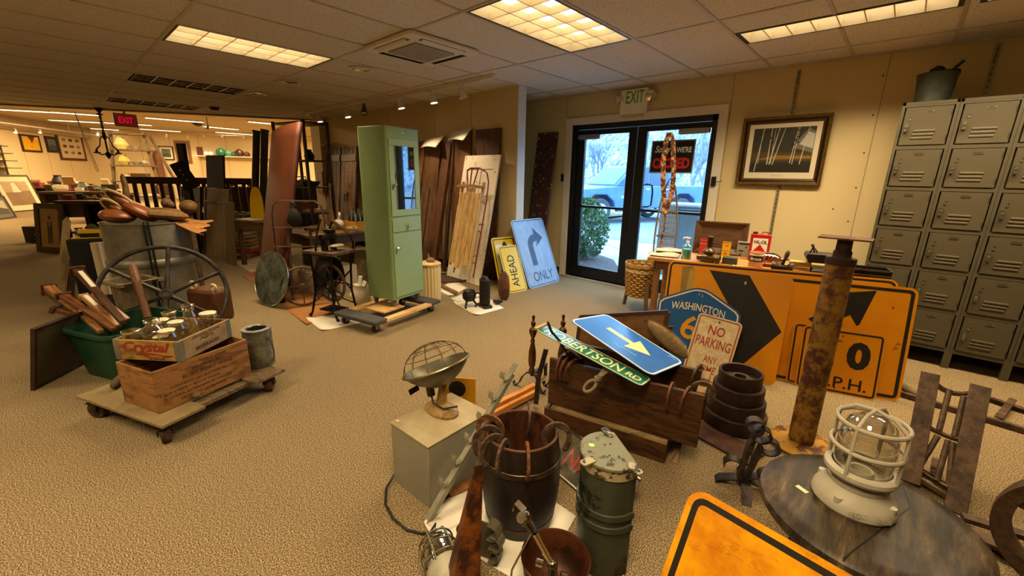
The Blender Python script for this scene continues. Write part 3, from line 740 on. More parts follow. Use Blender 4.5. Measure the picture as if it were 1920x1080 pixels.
b = B(plain('eeeae0', .3)); b.cyl((0, 0, .133), (0, 0, .152), .013, n=18); b.cyl((0, 0, .152), (0, 0, .17), .005, n=10); b.cyl((0, 0, .17), (0, 0, .182), .009, n=14); b.tube([(.02, 0, .178), (-.02, 0, .182), (-.034, 0, .178), (-.04, 0, .168)], .006, 8); b.obj('pump', t)
# shadow box standing on the table with its hollow side to us
p = on(1262, 478); p = Vector((p.x + .05, p.y + .20, TZ))
t = T('wooden_tray', 'brown wooden tray stood on edge behind the sanitiser bottle', 'tray', TR(p.x + .22, p.y + .17, TZ, radians(16), radians(-7)))
WB = wood('3c2412', '553719', 'x', 3)
b = B(WB); w_, h_ = .44, .295
ring_frame_P = [(0, 0), (0, .03), (.012, .03), (.06, .0)]
for (a, za), (c, zc) in zip(ring_frame_P, ring_frame_P[1:]):
    A = [(-w_/2+a, a), (w_/2-a, a), (w_/2-a, h_-a), (-w_/2+a, h_-a)]; C = [(-w_/2+c, c), (w_/2-c, c), (w_/2-c, h_-c), (-w_/2+c, h_-c)]
    va = [b.v(MW @ Vector((x, y, za))) for x, y in A]; vc = [b.v(MW @ Vector((x, y, zc))) for x, y in C]
    for i in range(4): b.f((va[i], va[(i+1) % 4], vc[(i+1) % 4], vc[i]))
b.obj('rim', t)
b = B(wood('3a2412', '553719', 'x', 3)); b.bb(-w_/2 + .005, w_/2 - .005, -.002, .006, .005, h_ - .005); b.obj('bottom_panel', t)
# tins
def tin(px, py, w_, d_, h_, rz, label, name='oil_tin', cat='tin', build=None, dz=0, body='b02a1e', group=None, dy=0):
    p = on(px, py); t = T(name, label, cat, TR(p.x, p.y + dy, TZ + dz, rz), group)
    b = B(chips(body, '8c6a4a', 10, .64, .4)); b.prism(rr(w_, d_, min(w_, d_)*.12, 3), h_); b.obj('body', t, bevel=.002)
    if build: build(t, basis((0, -d_/2 - .0006, 0), (1, 0, 0), (0, 0, 1), (0, -1, 0)))
    return t
def rd(t, M):
    b = B(plain('d8c9a8', .5)); b.flat([(-.038, .10), (.038, .10), (.038, .107), (-.038, .107)], 0, M); b.obj('label', t)
    b = B(plain('7a1c14', .4)); b.cyl((0, 0, .135), (0, 0, .142), .036, n=24); b.obj('lid', t)
tin(1313, 478, .085, .08, .135, .2, 'red tin standing behind the brass valve', build=rd, dy=.09)
def yl(t, M):
    b = B(plain('2f2410', .5)); b.text('QT', .008, .092, .016, M, w=.028, bold=.02); b.text('motor oil', 0, .045, .012, M, w=.05); b.text('30', 0, .02, .013, M, w=.03, bold=.02); b.obj('label', t)
    b = B(plain('8a6a1a', .4)); b.prism(rr(.07, .052, .006, 3), .006, .118); b.obj('lid', t)
tin(1352, 482, .068, .05, .12, .15, 'yellow oil tin just right of the brass valve', build=yl, body='c99a1e', dy=.12)
p = on(1364, 496); b = B(paint('333a2c', '454d3c', .5, 8)); b.bb(-.055, .055, -.04, .04, 0, .055); S(b, 'metal_box', 'small dark green metal box in front of the yellow tin', 'box', TR(p.x, p.y + .05, TZ, .2), bevel=.003)
p = on(1388, 486); t = T('electric_box', 'grey metal control box left of the red VAL-OIL can', 'control box', TR(p.x - .01, p.y + .2, TZ, .15))
b = B(paint('80806f', '6c6c5c', .5, 8)); b.bb(-.075, .075, -.05, .05, 0, .135); b.obj('case', t, bevel=.004)
b = B(M_BLK); b.bb(-.06, .06, -.052, -.049, .112, .122); b.bb(-.055, -.02, -.052, -.049, .05, .058); b.cyl((.0, -.052, .09), (0, -.049, .09), .006, n=10); b.cyl((-.04, -.052, .02), (-.04, -.049, .02), .006, n=10); b.obj('slot', t)
# VAL-OIL can
p = on(1412, 492); t = T('oil_can', 'tall red and white oil can lettered VAL-OIL on the table', 'oil can', TR(p.x, p.y + .13, TZ, radians(13)))
b = B(chips('a81d1d', '6b2018', 8, .66, .35)); b.prism(rr(.15, .085, .008, 3), .225); b.obj('body', t, bevel=.002)
Mv = basis((0, -.0431, 0), (1, 0, 0), (0, 0, 1), (0, -1, 0)); b = B(plain('e3dcc8', .4)); b.flat([(-.055, .012), (.055, .012), (.055, .195), (-.055, .195)], 0, Mv); b.m(plain('26201c', .4)); b.text('VAL-OIL', 0, .163, .030, Mv, .0005, w=.10, bold=.03); b.m(plain('a81d1d', .4)); b.flat([(-.05, .08), (0, .02), (.05, .08), (0, .145)], .0004, Mv); b.obj('label', t)
b = B(metal('6a5a4c', .4)); b.cyl((-.045, 0, .225), (-.045, 0, .243), .018, n=18); b.obj('cap', t)
b = B(metal('5a4c40', .4)); b.tube([(.0, 0, .226), (.01, 0, .243), (.045, 0, .243), (.055, 0, .226)], .004); b.obj('handle', t)
# small round can with a wide label
p = on(1415, 503); t = T('paint_can', 'small round can with a dark scripted label before the red oil can', 'can', TR(p.x - .01, p.y + .05, TZ, .1))
b = B(chips('b0673c', '7a4a30', 9, .6, .4)); b.lathe([(0, 0), (.05, 0), (.052, .003), (.05, .006), (.05, .115), (.053, .118), (.05, .122), (.046, .12), (.044, .112), (0, .11)], 30); b.obj('body', t)
b = B(plain('38140f', .5)); 
def curved(b, t_, z, h, r, w, a0=-pi/2):
    V, Fc, tw, th = text_mesh(t_, .02, .2, 1.0); vs = []
    for x, y in V:
        a = a0 + x/tw*w/r; vs.append(b.v((r*cos(a), r*sin(a), z + y/th*h)))
    for q in Fc: b.f([vs[i] for i in q])
b.lathe([(.0504, .05), (.0504, .095)], 20, a0=-pi*.95, a1=-pi*.05); b.m(plain('e8ddc4', .5)); curved(b, 'iltrate', .073, .026, .0509, .085); b.lathe([(.0505, .096), (.0505, .112)], 20, a0=-pi*.95, a1=-pi*.05); b.obj('label', t)
# brass valve
p = on(1328, 492); t = T('brass_valve', 'heavy old brass pipe valve lying on the table front', 'valve', TR(p.x - .01, p.y + .01, TZ, radians(4)))
BR = paint('54452a', '7b6a42', .35, 14, .8)
b = B(BR); b.at(basis((-.085, 0, .036), (0, 1, 0), (0, 0, 1), (1, 0, 0))); b.lathe([(0, .002), (.024, 0), (.028, .01), (.026, .02), (.036, .05), (.044, .08), (.038, .115), (.028, .14), (.03, .15), (.034, .152), (.034, .176), (.026, .178), (.024, .16), (0, .158)], 24); b.at(Matrix.Identity(4)); b.lathe([(.034, .06), (.04, .078), (.05, .082), (.05, .094), (.042, .096), (.036, .108), (.024, .115), (.018, .128)], 24); b.obj('body', t)
b = B(rust('4a3a26', '2a2018', 20, metal=.6, rough=.45)); b.cyl((0, 0, .125), (0, 0, .18), .022, n=12); b.lathe([(.02, .18), (.024, .186), (.024, .21), (.018, .218), (0, .22)], 16); b.cyl((-.075, 0, .158), (.075, 0, .158), .005, n=8); b.obj('stem', t)
# envelope
p = on(1405, 503); b = B(paint('d7cdb6', 'c5b898', .8, 9)); b.bb(-.12, .12, -.028, .028, 0, .008); S(b, 'envelope', 'long white envelope near the front edge of the table', 'envelope', TR(p.x, p.y - .0, TZ, radians(10)))
# glass jug lying down
p = on(1440, 502); t = T('glass_jug', 'brownish glass jug lying on its side beside the iron clamp', 'jug', TR(p.x, p.y + .07, TZ, radians(10)))
b = B(glass('b98f74', .3)); b.at(basis((-.09, 0, .056), (0, 1, 0), (0, 0, 1), (1, 0, 0))); b.lathe([(0, .0), (.045, .0), (.054, .01), (.055, .10), (.05, .125), (.03, .15), (.02, .17), (.022, .185)], 26); b.obj('body', t)
b = B(glass('d4b49c', .4)); b.at(basis((-.09, 0, .056), (0, 1, 0), (0, 0, 1), (1, 0, 0))); [b.lathe([(.0555, z), (.058, z+.005), (.0555, z+.01)], 26) for z in (.02, .045, .07, .095)]; b.obj('rib', t)
# iron clamp
p = on(1468, 514); t = T('iron_clamp', 'black cast iron clamp with an upright wooden handle on the table', 'clamp', TR(p.x - .02, p.y + .02, TZ, radians(8)))
IR = rust('2c2622', '453831', 16, rough=.5, metal=.5)
b = B(IR); b.at(basis((-.055, 0, .045), (0, 1, 0), (0, 0, 1), (1, 0, 0))); b.lathe([(0, -.01), (.04, -.01), (.042, .0), (.034, .02), (.022, .035), (.022, .085), (.036, .10), (.044, .105), (.044, .125), (0, .125)], 22); b.at(Matrix.Identity(4)); b.bb(-.05, -.03, -.02, .02, 0, .03); b.bb(.05, .07, -.02, .02, 0, .02); b.obj('body', t)
b = B(IR); b.cyl((0, 0, .06), (.012, 0, .105), .012, .009, n=12); b.cyl((-.016, 0, .10), (.04, 0, .106), .005, n=8); b.obj('screw', t)
b = B(wood('4b3a22', '6b5532', 'z', 4)); b.at(align((.012, 0, .1), (.026, 0, .18))); b.lathe([(.008, 0), (.012, .015), (.016, .04), (.015, .062), (.008, .074), (0, .076)], 14); b.obj('handle', t)
# wood blocks
p = on(1492, 515)
for k, (w_, d_, h_, dx, rz, lb) in enumerate(((.15, .10, .022, 0, .1, 'bottom wooden block of the little pile right of the iron clamp'), (.13, .09, .03, .0, .05, 'middle wooden block of the little pile right of the iron clamp'), (.13, .085, .034, -.005, .2, 'top wooden block of the little pile right of the iron clamp'))):
    z = TZ + (0, .022, .052)[k]; b = B(wood('a87838', 'c99a58', 'x', 4)); b.prism([(-w_/2, -d_/2), (w_/2, -d_/2), (w_/2 + .012, d_/2), (-w_/2, d_/2)], h_); S(b, 'wood_block', lb, 'wooden block', TR(p.x + dx, p.y + .11, z, rz), 'wooden blocks on the table', bevel=.003)
# adding machine and trays
p = on(1545, 522); t = T('adding_machine', 'black cast metal machine partly hidden by the rusty post', 'machine', TR(p.x - .04, p.y + .16, TZ, radians(14)))
b = B(paint('1e1d1b', '2c2a27', .4, 9)); b.prism([(-.07, -.1), (.09, -.1), (.09, .1), (-.07, .1)], .05); b.prism([(-.10, .09), (.05, .09), (.09, .13), (.09, .155), (-.11, .155), (-.12, .13)], .16, -.08, MW); b.obj('case', t, bevel=.004)
b = B(IR); b.tube([(-.10, -.06, .15), (-.085, -.06, .21), (-.055, -.06, .165)], .006); b.obj('lever', t); b = B(IR); b.tube([(-.06, .02, .15), (-.08, .02, .2)], .006); b.sph((-.08, .02, .205), .012, 10); b.obj('lever', t)
for k in range(3): b = B(plain('bdb9ad', .4)); b.bb(-.074, .08, -.102, -.1, .006 + k*.015, .012 + k*.015); b.obj('trim_strip', t)
for k, (px, py, lb) in enumerate(((1613, 523, 'lower black tray stacked at the right end of the table'), (1613, 523, 'upper black tray with silver rim at the right end of the table'))):
    p = on(px, py); t = T('metal_tray', lb, 'tray', TR(p.x + .015, p.y + .1, TZ + .001 + k*.036, radians(12)), 'black trays on the table')
    b = B(plain('17171a', .35)); b.bb(-.13, .13, -.085, .085, 0, .006); b.bb(-.13, -.124, -.085, .085, 0, .034); b.bb(.124, .13, -.085, .085, 0, .034); b.bb(-.13, .13, -.085, -.079, 0, .034); b.bb(-.13, .13, .079, .085, 0, .034); b.obj('pan', t)
    b = B(metal('a9aaac', .3)); P = rr(.268, .178, .01, 3); b.band(P, off_poly(P, .009), .0345); b.bb(-.132, .132, -.0865, -.085, .024, .035); b.obj('rim', t)
# snowshoe and spear-topped strap by the basket
p = Vector((-1.93, 4.70, 0)); t = T('snowshoe', 'old webbed snowshoe standing upright in front of the glass door', 'snowshoe', TR(p.x, p.y, 0.0, radians(28), radians(-5)))
FRW = wood('5a4c42', '8a7a6a', 'z', 3)
def shoe(u):                                   # outline half: z -> half width
    z = u*1.38; return (.012 + .105*sin(pi*min(1, u*1.02))**.55 if u > .22 else .012 + .07*(u/.22)**1.3) , z
L = [(-shoe(k/30)[0], 0, shoe(k/30)[1]) for k in range(31)] + [(shoe(k/30)[0], 0, shoe(k/30)[1]) for k in range(29, -1, -1)]
b = B(FRW); b.tube(L, .010, 8); b.bb(-.10, .10, -.008, .008, .72, .745); b.bb(-.11, .11, -.008, .008, 1.0, 1.022); b.obj('frame', t)
b = B(plain('b7a98f', .7))
for k in range(34):
    z = .28 + k*.031
    if .71 < z < .76 or .99 < z < 1.03: continue
    w_ = shoe(z/1.38)[0]; b.tube([(-w_, 0, z), (0, .004, z + .008*(-1)**k), (w_, 0, z)], .0022, 4)
for k in range(-5, 6):
    pts = [(k*.02*min(1, shoe(z/1.38)[0]/.10), .002*(-1)**k, z) for z in [.28 + .045*q for q in range(24)]]; b.tube(pts, .0022, 4)
b.obj('webbing', t)
# basket
p = fl(1196, 588); BX = Vector((-1.895, 4.10, 0))
t = T('basket', 'round woven splint basket on a stand near the door', 'basket', TR(BX.x, BX.y, 0) @ Matrix.Diagonal((1.32, 1.32, 1.02, 1)))
WV = paint('8a6228', 'b98c44', .6, 30); WV2 = paint('7a5524', '9a7236', .6, 20)
b = B(WV); n_ = 28; Hb, zb = .34, .16
for j in range(13):
    z0 = zb + Hb*j/13*.93; r0 = .112 + .018*j/13; zz = []
    pts = [((r0 + .005*(-1)**(k + j))*cos(pi*k/14), (r0 + .005*(-1)**(k + j))*sin(pi*k/14)) for k in range(n_)]
    lo = [b.v((x, y, z0)) for x, y in pts]; hi = [b.v((x*1.004, y*1.004, z0 + Hb/13*.86)) for x, y in pts]
    for k in range(n_): b.f((lo[k], lo[(k+1) % n_], hi[(k+1) % n_], hi[k]))
b.obj('weave', t, solid=.003)
b = B(WV2)
for k in range(14):
    a = 2*pi*(k + .0)/14; b.strap([((.107 + .02*q/4)*cos(a), (.107 + .02*q/4)*sin(a), zb + Hb*q/4) for q in range(5)], .022, .002, (-sin(a), cos(a), 0))
b.lathe([(0, zb), (.108, zb)], 24); b.obj('stake', t)
b = B(wood('9a7236', 'c79c54', 'x', 3)); b.lathe([(.131, zb + Hb - .03), (.136, zb + Hb - .03), (.137, zb + Hb + .005), (.131, zb + Hb + .005), (.131, zb + Hb - .03)], 30); b.obj('rim', t)
b = B(paint('d9c49a', 'c9ae7c', .6, 12)); b.lathe([(.130, zb + Hb - .085), (.1335, zb + Hb - .055)], 30); b.obj('pale_band', t)
b = B(wood('5b452c', '7a6040', 'z', 3))
for a in (pi*.9, pi*1.75, pi*.35): b.bar((.11*cos(a), .11*sin(a), zb + .26), (.165*cos(a), .165*sin(a), 0), .03, .012, (cos(a), sin(a), 0))
b.obj('stand', t)
# closed sign hanging inside the right door leaf
t = T('closed_sign', 'black sign reading Sorry we\'re CLOSED on the right glass door', 'sign', TR(-2.045, YW + .012, 1.612, 0, radians(-2)))
b = B(M_BLK); b.bb(-.245, .245, -.004, .004, -.175, .175); b.m(plain('8f98a4', .5)); P = [(-.252, -.182), (.252, -.182), (.252, .182), (-.252, .182)]; b.band(P, off_poly(P, .014), .0046, MW); b.obj('board', t)
b = B(plain('dfe3e8', .5)); b.text('Sorry', -.11, .075, .10, MW, .0048, w=.19, bold=.02, shear=.3); b.text("WE'RE", .13, .075, .062, MW, .0048, w=.17, bold=.03); b.m(plain('c81e2c', .5)); b.text('CLOSED', -.005, -.07, .12, MW, .0048, w=.43, bold=.05); b.obj('lettering', t)
b = B(plain('c9ccd0', .5)); [b.tube([(x, 0, .175), (x*.4, 0, .29)], .002, 5) for x in (-.2, .2)]; b.obj('hanger', t)
# rusted strap standing in the basket
q = wy(1240, 500, BX.y); t = T('iron_spear', 'rusty looped iron strap on a tall rod standing beside the basket', 'iron strap', TR(BX.x + .07, BX.y - .05, 0, radians(10)))
RU = rust('43200f', 'b98a52', 30, .5, .56); base = Vector((BX.x + .07, BX.y - .05, 0))
inv = TR(base.x, base.y, 0, radians(10)).inverted()
def loc(px, py): return inv @ wy(px, py, base.y)
b = B(RU); P = [loc(1232, 545), loc(1234, 500), loc(1240, 455), loc(1246, 420), loc(1247, 400)]; P = [Vector((P[0].x, 0, .20))] + P; b.tube(P, .009, 8); b.sph(loc(1233, 500), .02, 8, 1, 1, 1.3); b.sph(loc(1234, 490), .014, 8); b.obj('rod', t)
b = B(RU); P1 = [loc(*q) for q in ((1247, 402), (1245, 372), (1243, 340), (1244, 300), (1249, 265), (1255, 248))]; P2 = [loc(*q) for q in ((1255, 248), (1261, 262), (1262, 300), (1262, 335), (1257, 370), (1249, 392))]
for P in (P1, P2): b.strap([(v.x, v.y + (.02 if P is P2 else 0), v.z) for v in P], .044, .005, (.9, .4, 0))
b.obj('strap', t)
# ================================================================= road signs and the things around the old crate
def stand(bx, by, yaw, lean, z=0.0, roll=0.0):
    yaw, lean, roll = radians(yaw), radians(lean), radians(roll)
    u = Vector((cos(yaw), sin(yaw), 0)); n = Vector((-sin(yaw), cos(yaw), 0)); up = Vector((0, 0, 1))*cos(lean) + n*sin(lean)
    u2, up2 = u*cos(roll) + up*sin(roll), up*cos(roll) - u*sin(roll)
    return basis((bx, by, z), u2, up2, u2.cross(up2))
def sheen(c, c2, scale=5, rough=.32):        # reflective sign sheeting, faded in blotches
    return paint(c, c2, rough, scale, 0, 0, .8, .5)
YEL = sheen('e39a10', 'd07e06'); YEL2 = sheen('dc9008', 'c97d0a'); INK = paint('15120e', '231d14', .5, 14); ALU = galv('9d9e98', '7d7e78', .4)
def shift(P, dx, dy): return [(x + dx, y + dy) for x, y in P]
def plate(M, w, h, r, face, label, name='road_sign', cat='road sign', border=None, inset=.012, bw=.012, outline=None, t=.0025, build=None, edge=None, y0=0.0):
    P = shift(outline or rr(w, h, r), 0, (h/2 + y0) if outline is None else 0)
    b = B(edge or face); b.prism(P, t, -t)
    b.m(face); b.flat(P, .0002)
    if border is not None:
        b.m(border); b.band(off_poly(P, inset), off_poly(P, inset + bw), .0006)
    if build: build(b)
    return S(b, name, label, cat, M)
def holes(b, pts, r=.005):
    b.m(M_BLK)
    for x, y in pts: b.flat([(x + r*cos(k*pi/4), y + r*sin(k*pi/4)) for k in range(8)], .0009)
# back yellow panel
def f_a(b):
    b.m(paint('9c7d2c', '7d6a30', .6, 20)); b.flat([(-.60, .735), (-.53, .745), (-.50, .70), (-.53, .33), (-.585, .30)], .0008); b.m(paint('b99a4a', 'a18338', .6, 25)); b.flat([(-.545, .72), (-.46, .72), (-.50, .30), (-.565, .30)], .001)
    b.m(plain('7a4a08', .6)); b.bb(-.405, -.402, .3, .72, .0005, .0012); b.bb(-.345, -.342, .3, .70, .0005, .0012)
    b.m(INK); b.flat([(-.455, .715), (-.325, .715), (-.345, .69), (-.455, .69)], .0012)
    holes(b, [(-.285, .69), (.3, .69)])
plate(stand(-.54, 3.245, 19, 12), 1.40, .775, .05, YEL, 'long yellow black-edged panel standing behind the other road signs', border=INK, inset=.012, bw=.014, build=f_a)
# chevron
def f_b(b):
    b.m(INK); b.flat([(-.215, .735), (.045, .73), (.292, .375), (.045, .02), (-.215, .02), (.035, .375)], .0006); holes(b, [(0, .70)], .004)
    b.m(plain('b9b3a2', .5)); b.flat([(.02, .675), (.028, .66), (.036, .672), (.03, .69)], .0009)
    b.m(plain('4a4436', .6)); [b.flat([(x, y), (x + .05, y + .012), (x + .05, y + .014)], .0008) for x, y in ((-.12, .62), (.08, .45), (.0, .2), (.12, .28))]
plate(stand(-.725, 3.095, 10, 12), .615, .755, .038, sheen('e3960d', 'd58409', 3), 'orange sign with a big black chevron pointing right', build=f_b)
# arrow sign
def f_c(b):
    b.m(INK); b.flat([(.172, .697), (.112, .462), (.098, .452), (.055, .52), (-.10, .40), (-.17, .46), (.01, .575), (-.037, .655)], .0006)
    holes(b, [(0, .70), (.34, .70)], .004); b.m(plain('7a2a10', .6)); b.flat([(.262, .60), (.27, .607), (.275, .597), (.265, .59)], .0008)
    b.m(paint('a8640c', '8c5410', .7, 30)); [b.flat([(x, y), (x + .03, y + .01), (x + .012, y + .025)], .0007) for x, y in ((.16, .38), (.30, .33), (.31, .36), (.0, .43))]
plate(stand(-.15, 3.362, 17.3, 11), .762, .737, .045, YEL, 'yellow sign with a black arrow pointing up and right behind the speed plate', border=INK, inset=.016, bw=.02, build=f_c, edge=sheen('c59a30', 'a87c20'))
# the two speed plates
def f_d(b):
    b.m(INK); b.text('2', -.085, .27, .19, None, .0006, w=.115, bold=.045); b.text('0', .098, .268, .185, None, .0006, w=.125, bold=.05); b.text('M.P.H.', .02, .075, .075, None, .0006, w=.29, bold=.012); holes(b, [(0, .385), (0, .035), (-.015, .35)], .005)
    b.m(plain('8a3a10', .6)); b.flat([(-.012, .352), (-.004, .36), (.002, .35), (-.006, .344)], .0008)
plate(stand(-.112, 3.325, 16.3, 12), .442, .425, .03, YEL2, 'square yellow speed plate reading 20 M.P.H. in front of the arrow sign', border=INK, inset=.009, bw=.011, build=f_d)
def f_e(b):
    b.m(INK); b.text('2', -.085, .27, .19, None, .0006, w=.115, bold=.045); b.text('5', .098, .268, .185, None, .0006, w=.125, bold=.05)
plate(stand(-.170, 3.338, 16.3, 12), .44, .425, .03, YEL2, 'yellow speed plate mostly hidden behind the 20 M.P.H. one', border=INK, inset=.009, bw=.011, build=f_e, edge=sheen('cdb888', 'b59a5a'))
# county shield
BLU = sheen('1f5a94', '174a80', 4); CREAM = paint('e6d6b2', 'd4bf90', .5, 12)
wash = [(-.285, .50), (-.265, .455), (-.265, .2), (-.2, .05), (0, .0), (.2, .05), (.265, .2), (.265, .455), (.285, .50), (.25, .535), (.07, .61), (0, .625), (-.07, .61), (-.25, .535)]
wash = [(-.2, .03), (0, .0), (.2, .03), (.27, .2), (.285, .44), (.282, .475), (.255, .505), (.07, .60), (.03, .614), (-.03, .614), (-.07, .60), (-.255, .505), (-.282, .475), (-.285, .44), (-.27, .2)]
def f_w(b):
    b.m(CREAM); b.text('WASHINGTON', 0, .475, .055, None, .0006, w=.37, bold=.012, warp=lambda x: -.55*x*x); b.text('COUNTY', .0, .155, .055, None, .0006, w=.26, bold=.008, space=1.1); b.m(sheen('d99a12', 'cc8a10')); b.text('6', -.03, .32, .175, None, .0006, w=.12, bold=.012)
    b.m(plain('6f8ba6', .5)); [b.flat([(x, y), (x + .006, y + .03), (x + .012, y + .004)], .0007) for x, y in ((-.012, .56), (.012, .55))]
plate(stand(-.955, 2.955, 4, 12), .57, .62, 0, BLU, 'blue shield sign reading WASHINGTON 6 behind the no parking sign', border=CREAM, inset=.012, bw=.010, outline=wash, build=f_w, edge=plain('4a3420', .6))
# no parking
CRM = paint('d9c9a0', 'b59c6c', .5, 22); REDI = paint('a8351c', '8f3a22', .5, 20)
def f_n(b):
    b.m(REDI); b.text('NO', .0, .362, .068, None, .0006, w=.105, bold=.02); b.text('PARKING', .0, .272, .068, None, .0006, w=.225, bold=.014); b.text('ANY', .01, .158, .05, None, .0006, w=.085, bold=.008); b.text('TIME', .01, .09, .05, None, .0006, w=.105, bold=.008); holes(b, [(0, .425), (0, .03)], .007)
plate(stand(-.803, 2.85, 17, 20, .008, -8), .282, .46, .03, CRM, 'white no parking any time sign with red lettering', border=REDI, inset=.010, bw=.008, build=f_n)
# turn lane sign and AHEAD plate by the partition
LBL = sheen('8fa6c4', '7088aa', 9); DBL = paint('3c4f70', '30425f', .5, 8)
def f_o(b):
    b.m(DBL); P = []
    for k in range(9): a = radians(180 - 90*k/8); P.append((.05 + .175*cos(a), .53 + .16*sin(a)))
    Q = [(.05 + .075*cos(radians(180 - 90*k/8)), .53 + .065*sin(radians(180 - 90*k/8))) for k in range(9)]
    P = [(-.125, .28)] + P; Q = [(-.025, .28)] + Q
    A = [b.v((x, y, .0006)) for x, y in P]; C = [b.v((x, y, .0006)) for x, y in Q]
    for i in range(len(A) - 1): b.f((A[i], A[i+1], C[i+1], C[i]))
    b.flat([(.05, .78), (.21, .63), (.05, .52)], .0007); b.text('ONLY', .02, .135, .125, None, .0006, w=.40, bold=.008); holes(b, [(0, .055), (0, .86)], .005)
    b.m(plain('b9c4d2', .5)); b.flat([(.06, .6), (.066, .6), (.11, .36), (.105, .36)], .0008)
plate(stand(-3.245, 4.20, 91, 23), .655, .90, .055, LBL, 'tall pale blue turn arrow ONLY sign leaning by the partition end', border=DBL, inset=.016, bw=.010, build=f_o, edge=ALU)
AHY = sheen('dcc021', 'c6ac1c', 5)
def f_h(b):
    b.m(INK); b.text('AHEAD', -.005, .265, .105, None, .0006, w=.40, bold=.01, rot=pi/2); holes(b, [(.06, .27)], .005)
plate(stand(-3.262, 3.695, 82, 23.7), .30, .585, .045, AHY, 'narrow yellow AHEAD plate leaning beside the ONLY sign', border=INK, inset=.014, bw=.008, build=f_h, edge=plain('d9cf9a', .5))
plate(stand(-3.325, 3.80, 84, 21), .34, .57, .04, AHY, 'yellow plate showing as a thin edge behind the AHEAD plate', border=INK, inset=.014, bw=.008)
def f_p(b):
    b.m(plain('dfe0da', .5)); b.flat([(-.13, .05), (.13, .05), (.13, .57), (-.13, .57)], .0008); b.m(INK); b.band(rr(.24, .50, .03), rr(.215, .475, .025), .001); b.flat([(.0, .60), (.01, .61)] + [(.06, .54), (.03, .5), (-.03, .56)], .0012)
plate(stand(-3.42, 3.74, 80, 19), .36, .66, .04, AHY, 'white faced sign with black edging tucked behind the AHEAD plate', border=INK, inset=.02, bw=.012, build=f_p)
# near yellow sign with dimpled sheeting
def dimple():
    n = N('dimpled_sheeting'); v = n.coord(); vo = n.n('TexVoronoi'); vo.inputs['Scale'].default_value = 230; vo.inputs['Randomness'].default_value = 0.0; n.l(v, vo.inputs['Vector'])
    a = n.noise(v, 6, 6, .65); c = n.mix(n.ramp(a, [(.42, '000000'), (.62, 'ffffff')]), 'f0a80c', 'c9780a')
    w = n.noise(n.coord((1, 3, 1)), 7, 9, .75, 1.2); c = n.mix(n.ramp(w, [(.585, '000000'), (.605, 'b0b0b0'), (.66, '000000')]), c, '6a3206')
    c = n.mix(n.ramp(vo.outputs['Distance'], [(.1, '000000'), (.5, '707070')]), c, '9c5c08')
    return n.done(c, .3, 0.0, vo.outputs['Distance'], .001, .5, .5)
DIM = dimple()
plate(stand(-.012, .838, -6.6, 27), .64, .555, .05, DIM, 'nearest big yellow black-edged sign with scratched dimpled face', border=INK, inset=.017, bw=.017, edge=ALU)

# ---------------------------------------------------------------- crate with signs on top
CW_D, CW_L = '2a1608', '5e3a1c'
OLDW = wood('241307', '5c3819', 'x', 2.2, .5); OLDWY = wood('241307', '5c3819', 'y', 2.2, .5); PALEW = wood('6b5434', 'a58a5c', 'x', 2.5, .7); PALEWY = wood('5b4428', '98784c', 'y', 2.5, .7)
CM = TR(-.92, 1.935, 0, radians(12.6))
t = T('wooden_crate', 'long dark wooden crate holding the blue arrow and ROBERTSON signs', 'crate', CM)
cz0, cz1 = .125, .40
b = B(OLDW); b.bb(-.39, .39, -.15, -.128, cz0, cz1); b.obj('front_panel', t, bevel=.004)
b = B(OLDW); b.bb(-.39, .39, .128, .15, cz0, cz1); b.obj('back_panel', t, bevel=.004)
for s_ in (-1, 1): b = B(OLDWY); b.bb(s_*.36 - .011, s_*.36 + .011, -.128, .128, cz0, cz1 - .02); b.obj('end_panel', t, bevel=.003)
b = B(OLDW); b.bb(-.35, .35, -.128, .128, cz0, cz0 + .018); b.obj('bottom_panel', t)
for y0, y1 in ((-.128, -.05), (.03, .128)): b = B(PALEWY); b.bb(.352, .392, y0, y1, cz1 - .03, cz1 + .006); b.obj('end_rail', t, bevel=.004)
t2 = T('base_box', 'lower flat wooden box beneath the long crate', 'box', CM)
b = B(OLDW); b.bb(-.40, .26, -.17, -.15, 0, .105); b.bb(-.40, .26, .13, .15, 0, .105); b.bb(-.40, -.38, -.15, .13, 0, .105); b.bb(.24, .26, -.15, .13, 0, .105); b.bb(-.38, .24, -.15, .13, 0, .012); b.obj('side_panels', t2, bevel=.003)
b = B(PALEW); b.bb(-.36, .26, -.172, -.128, .105, .124); b.obj('front_slat', t2, bevel=.003)
b = B(PALEW); b.bb(-.36, .26, .09, .13, .105, .124); b.obj('rear_slat', t2, bevel=.003)
b = B(PALEWY); b.bar((.30, -.14, .0), (.30, .10, .118), .03, .012); S(b, 'wood_strip', 'pale wooden strip slanting under the right end of the crate', 'wooden strip', CM)
# blue arrow sign
SB = sheen('1d5cb8', '2f78d0', 4, .28)
def basis3(c, x, y, n): return basis(c, x, y, n)
M = basis3((-.971, 1.989, .504), Vector((.96, -.077, -.27)).normalized(), Vector((.045, .991, -.125)).normalized(), Vector((.277, .108, .955)).normalized())
CRY = paint('efe6a8', 'e6d98a', .4, 8)
def f_bl(b):
    b.m(CRY); b.flat([(-.115 - .02, .035), (-.135, -.005), (.03, -.005), (.03, -.075), (.15, .012), (.03, .105), (.03, .035)][::-1], .0007)
    b.m(plain('bfd2ea', .5)); [b.bar((x, y, .0008), (x2, y2, .0008), .003, .0004, (0, 0, 1)) for x, y, x2, y2 in ((-.02, -.10, .03, -.115), (.03, -.115, .04, -.10), (.04, -.10, .12, -.09), (.19, .14, .2, .165), (.2, .165, .23, .15))]
plate(M, .533, .381, .045, SB, 'blue sign with a cream arrow lying on top of the crate', border=plain('e6ecd8', .4), inset=.004, bw=.009, y0=-.1905, build=f_bl, edge=ALU)
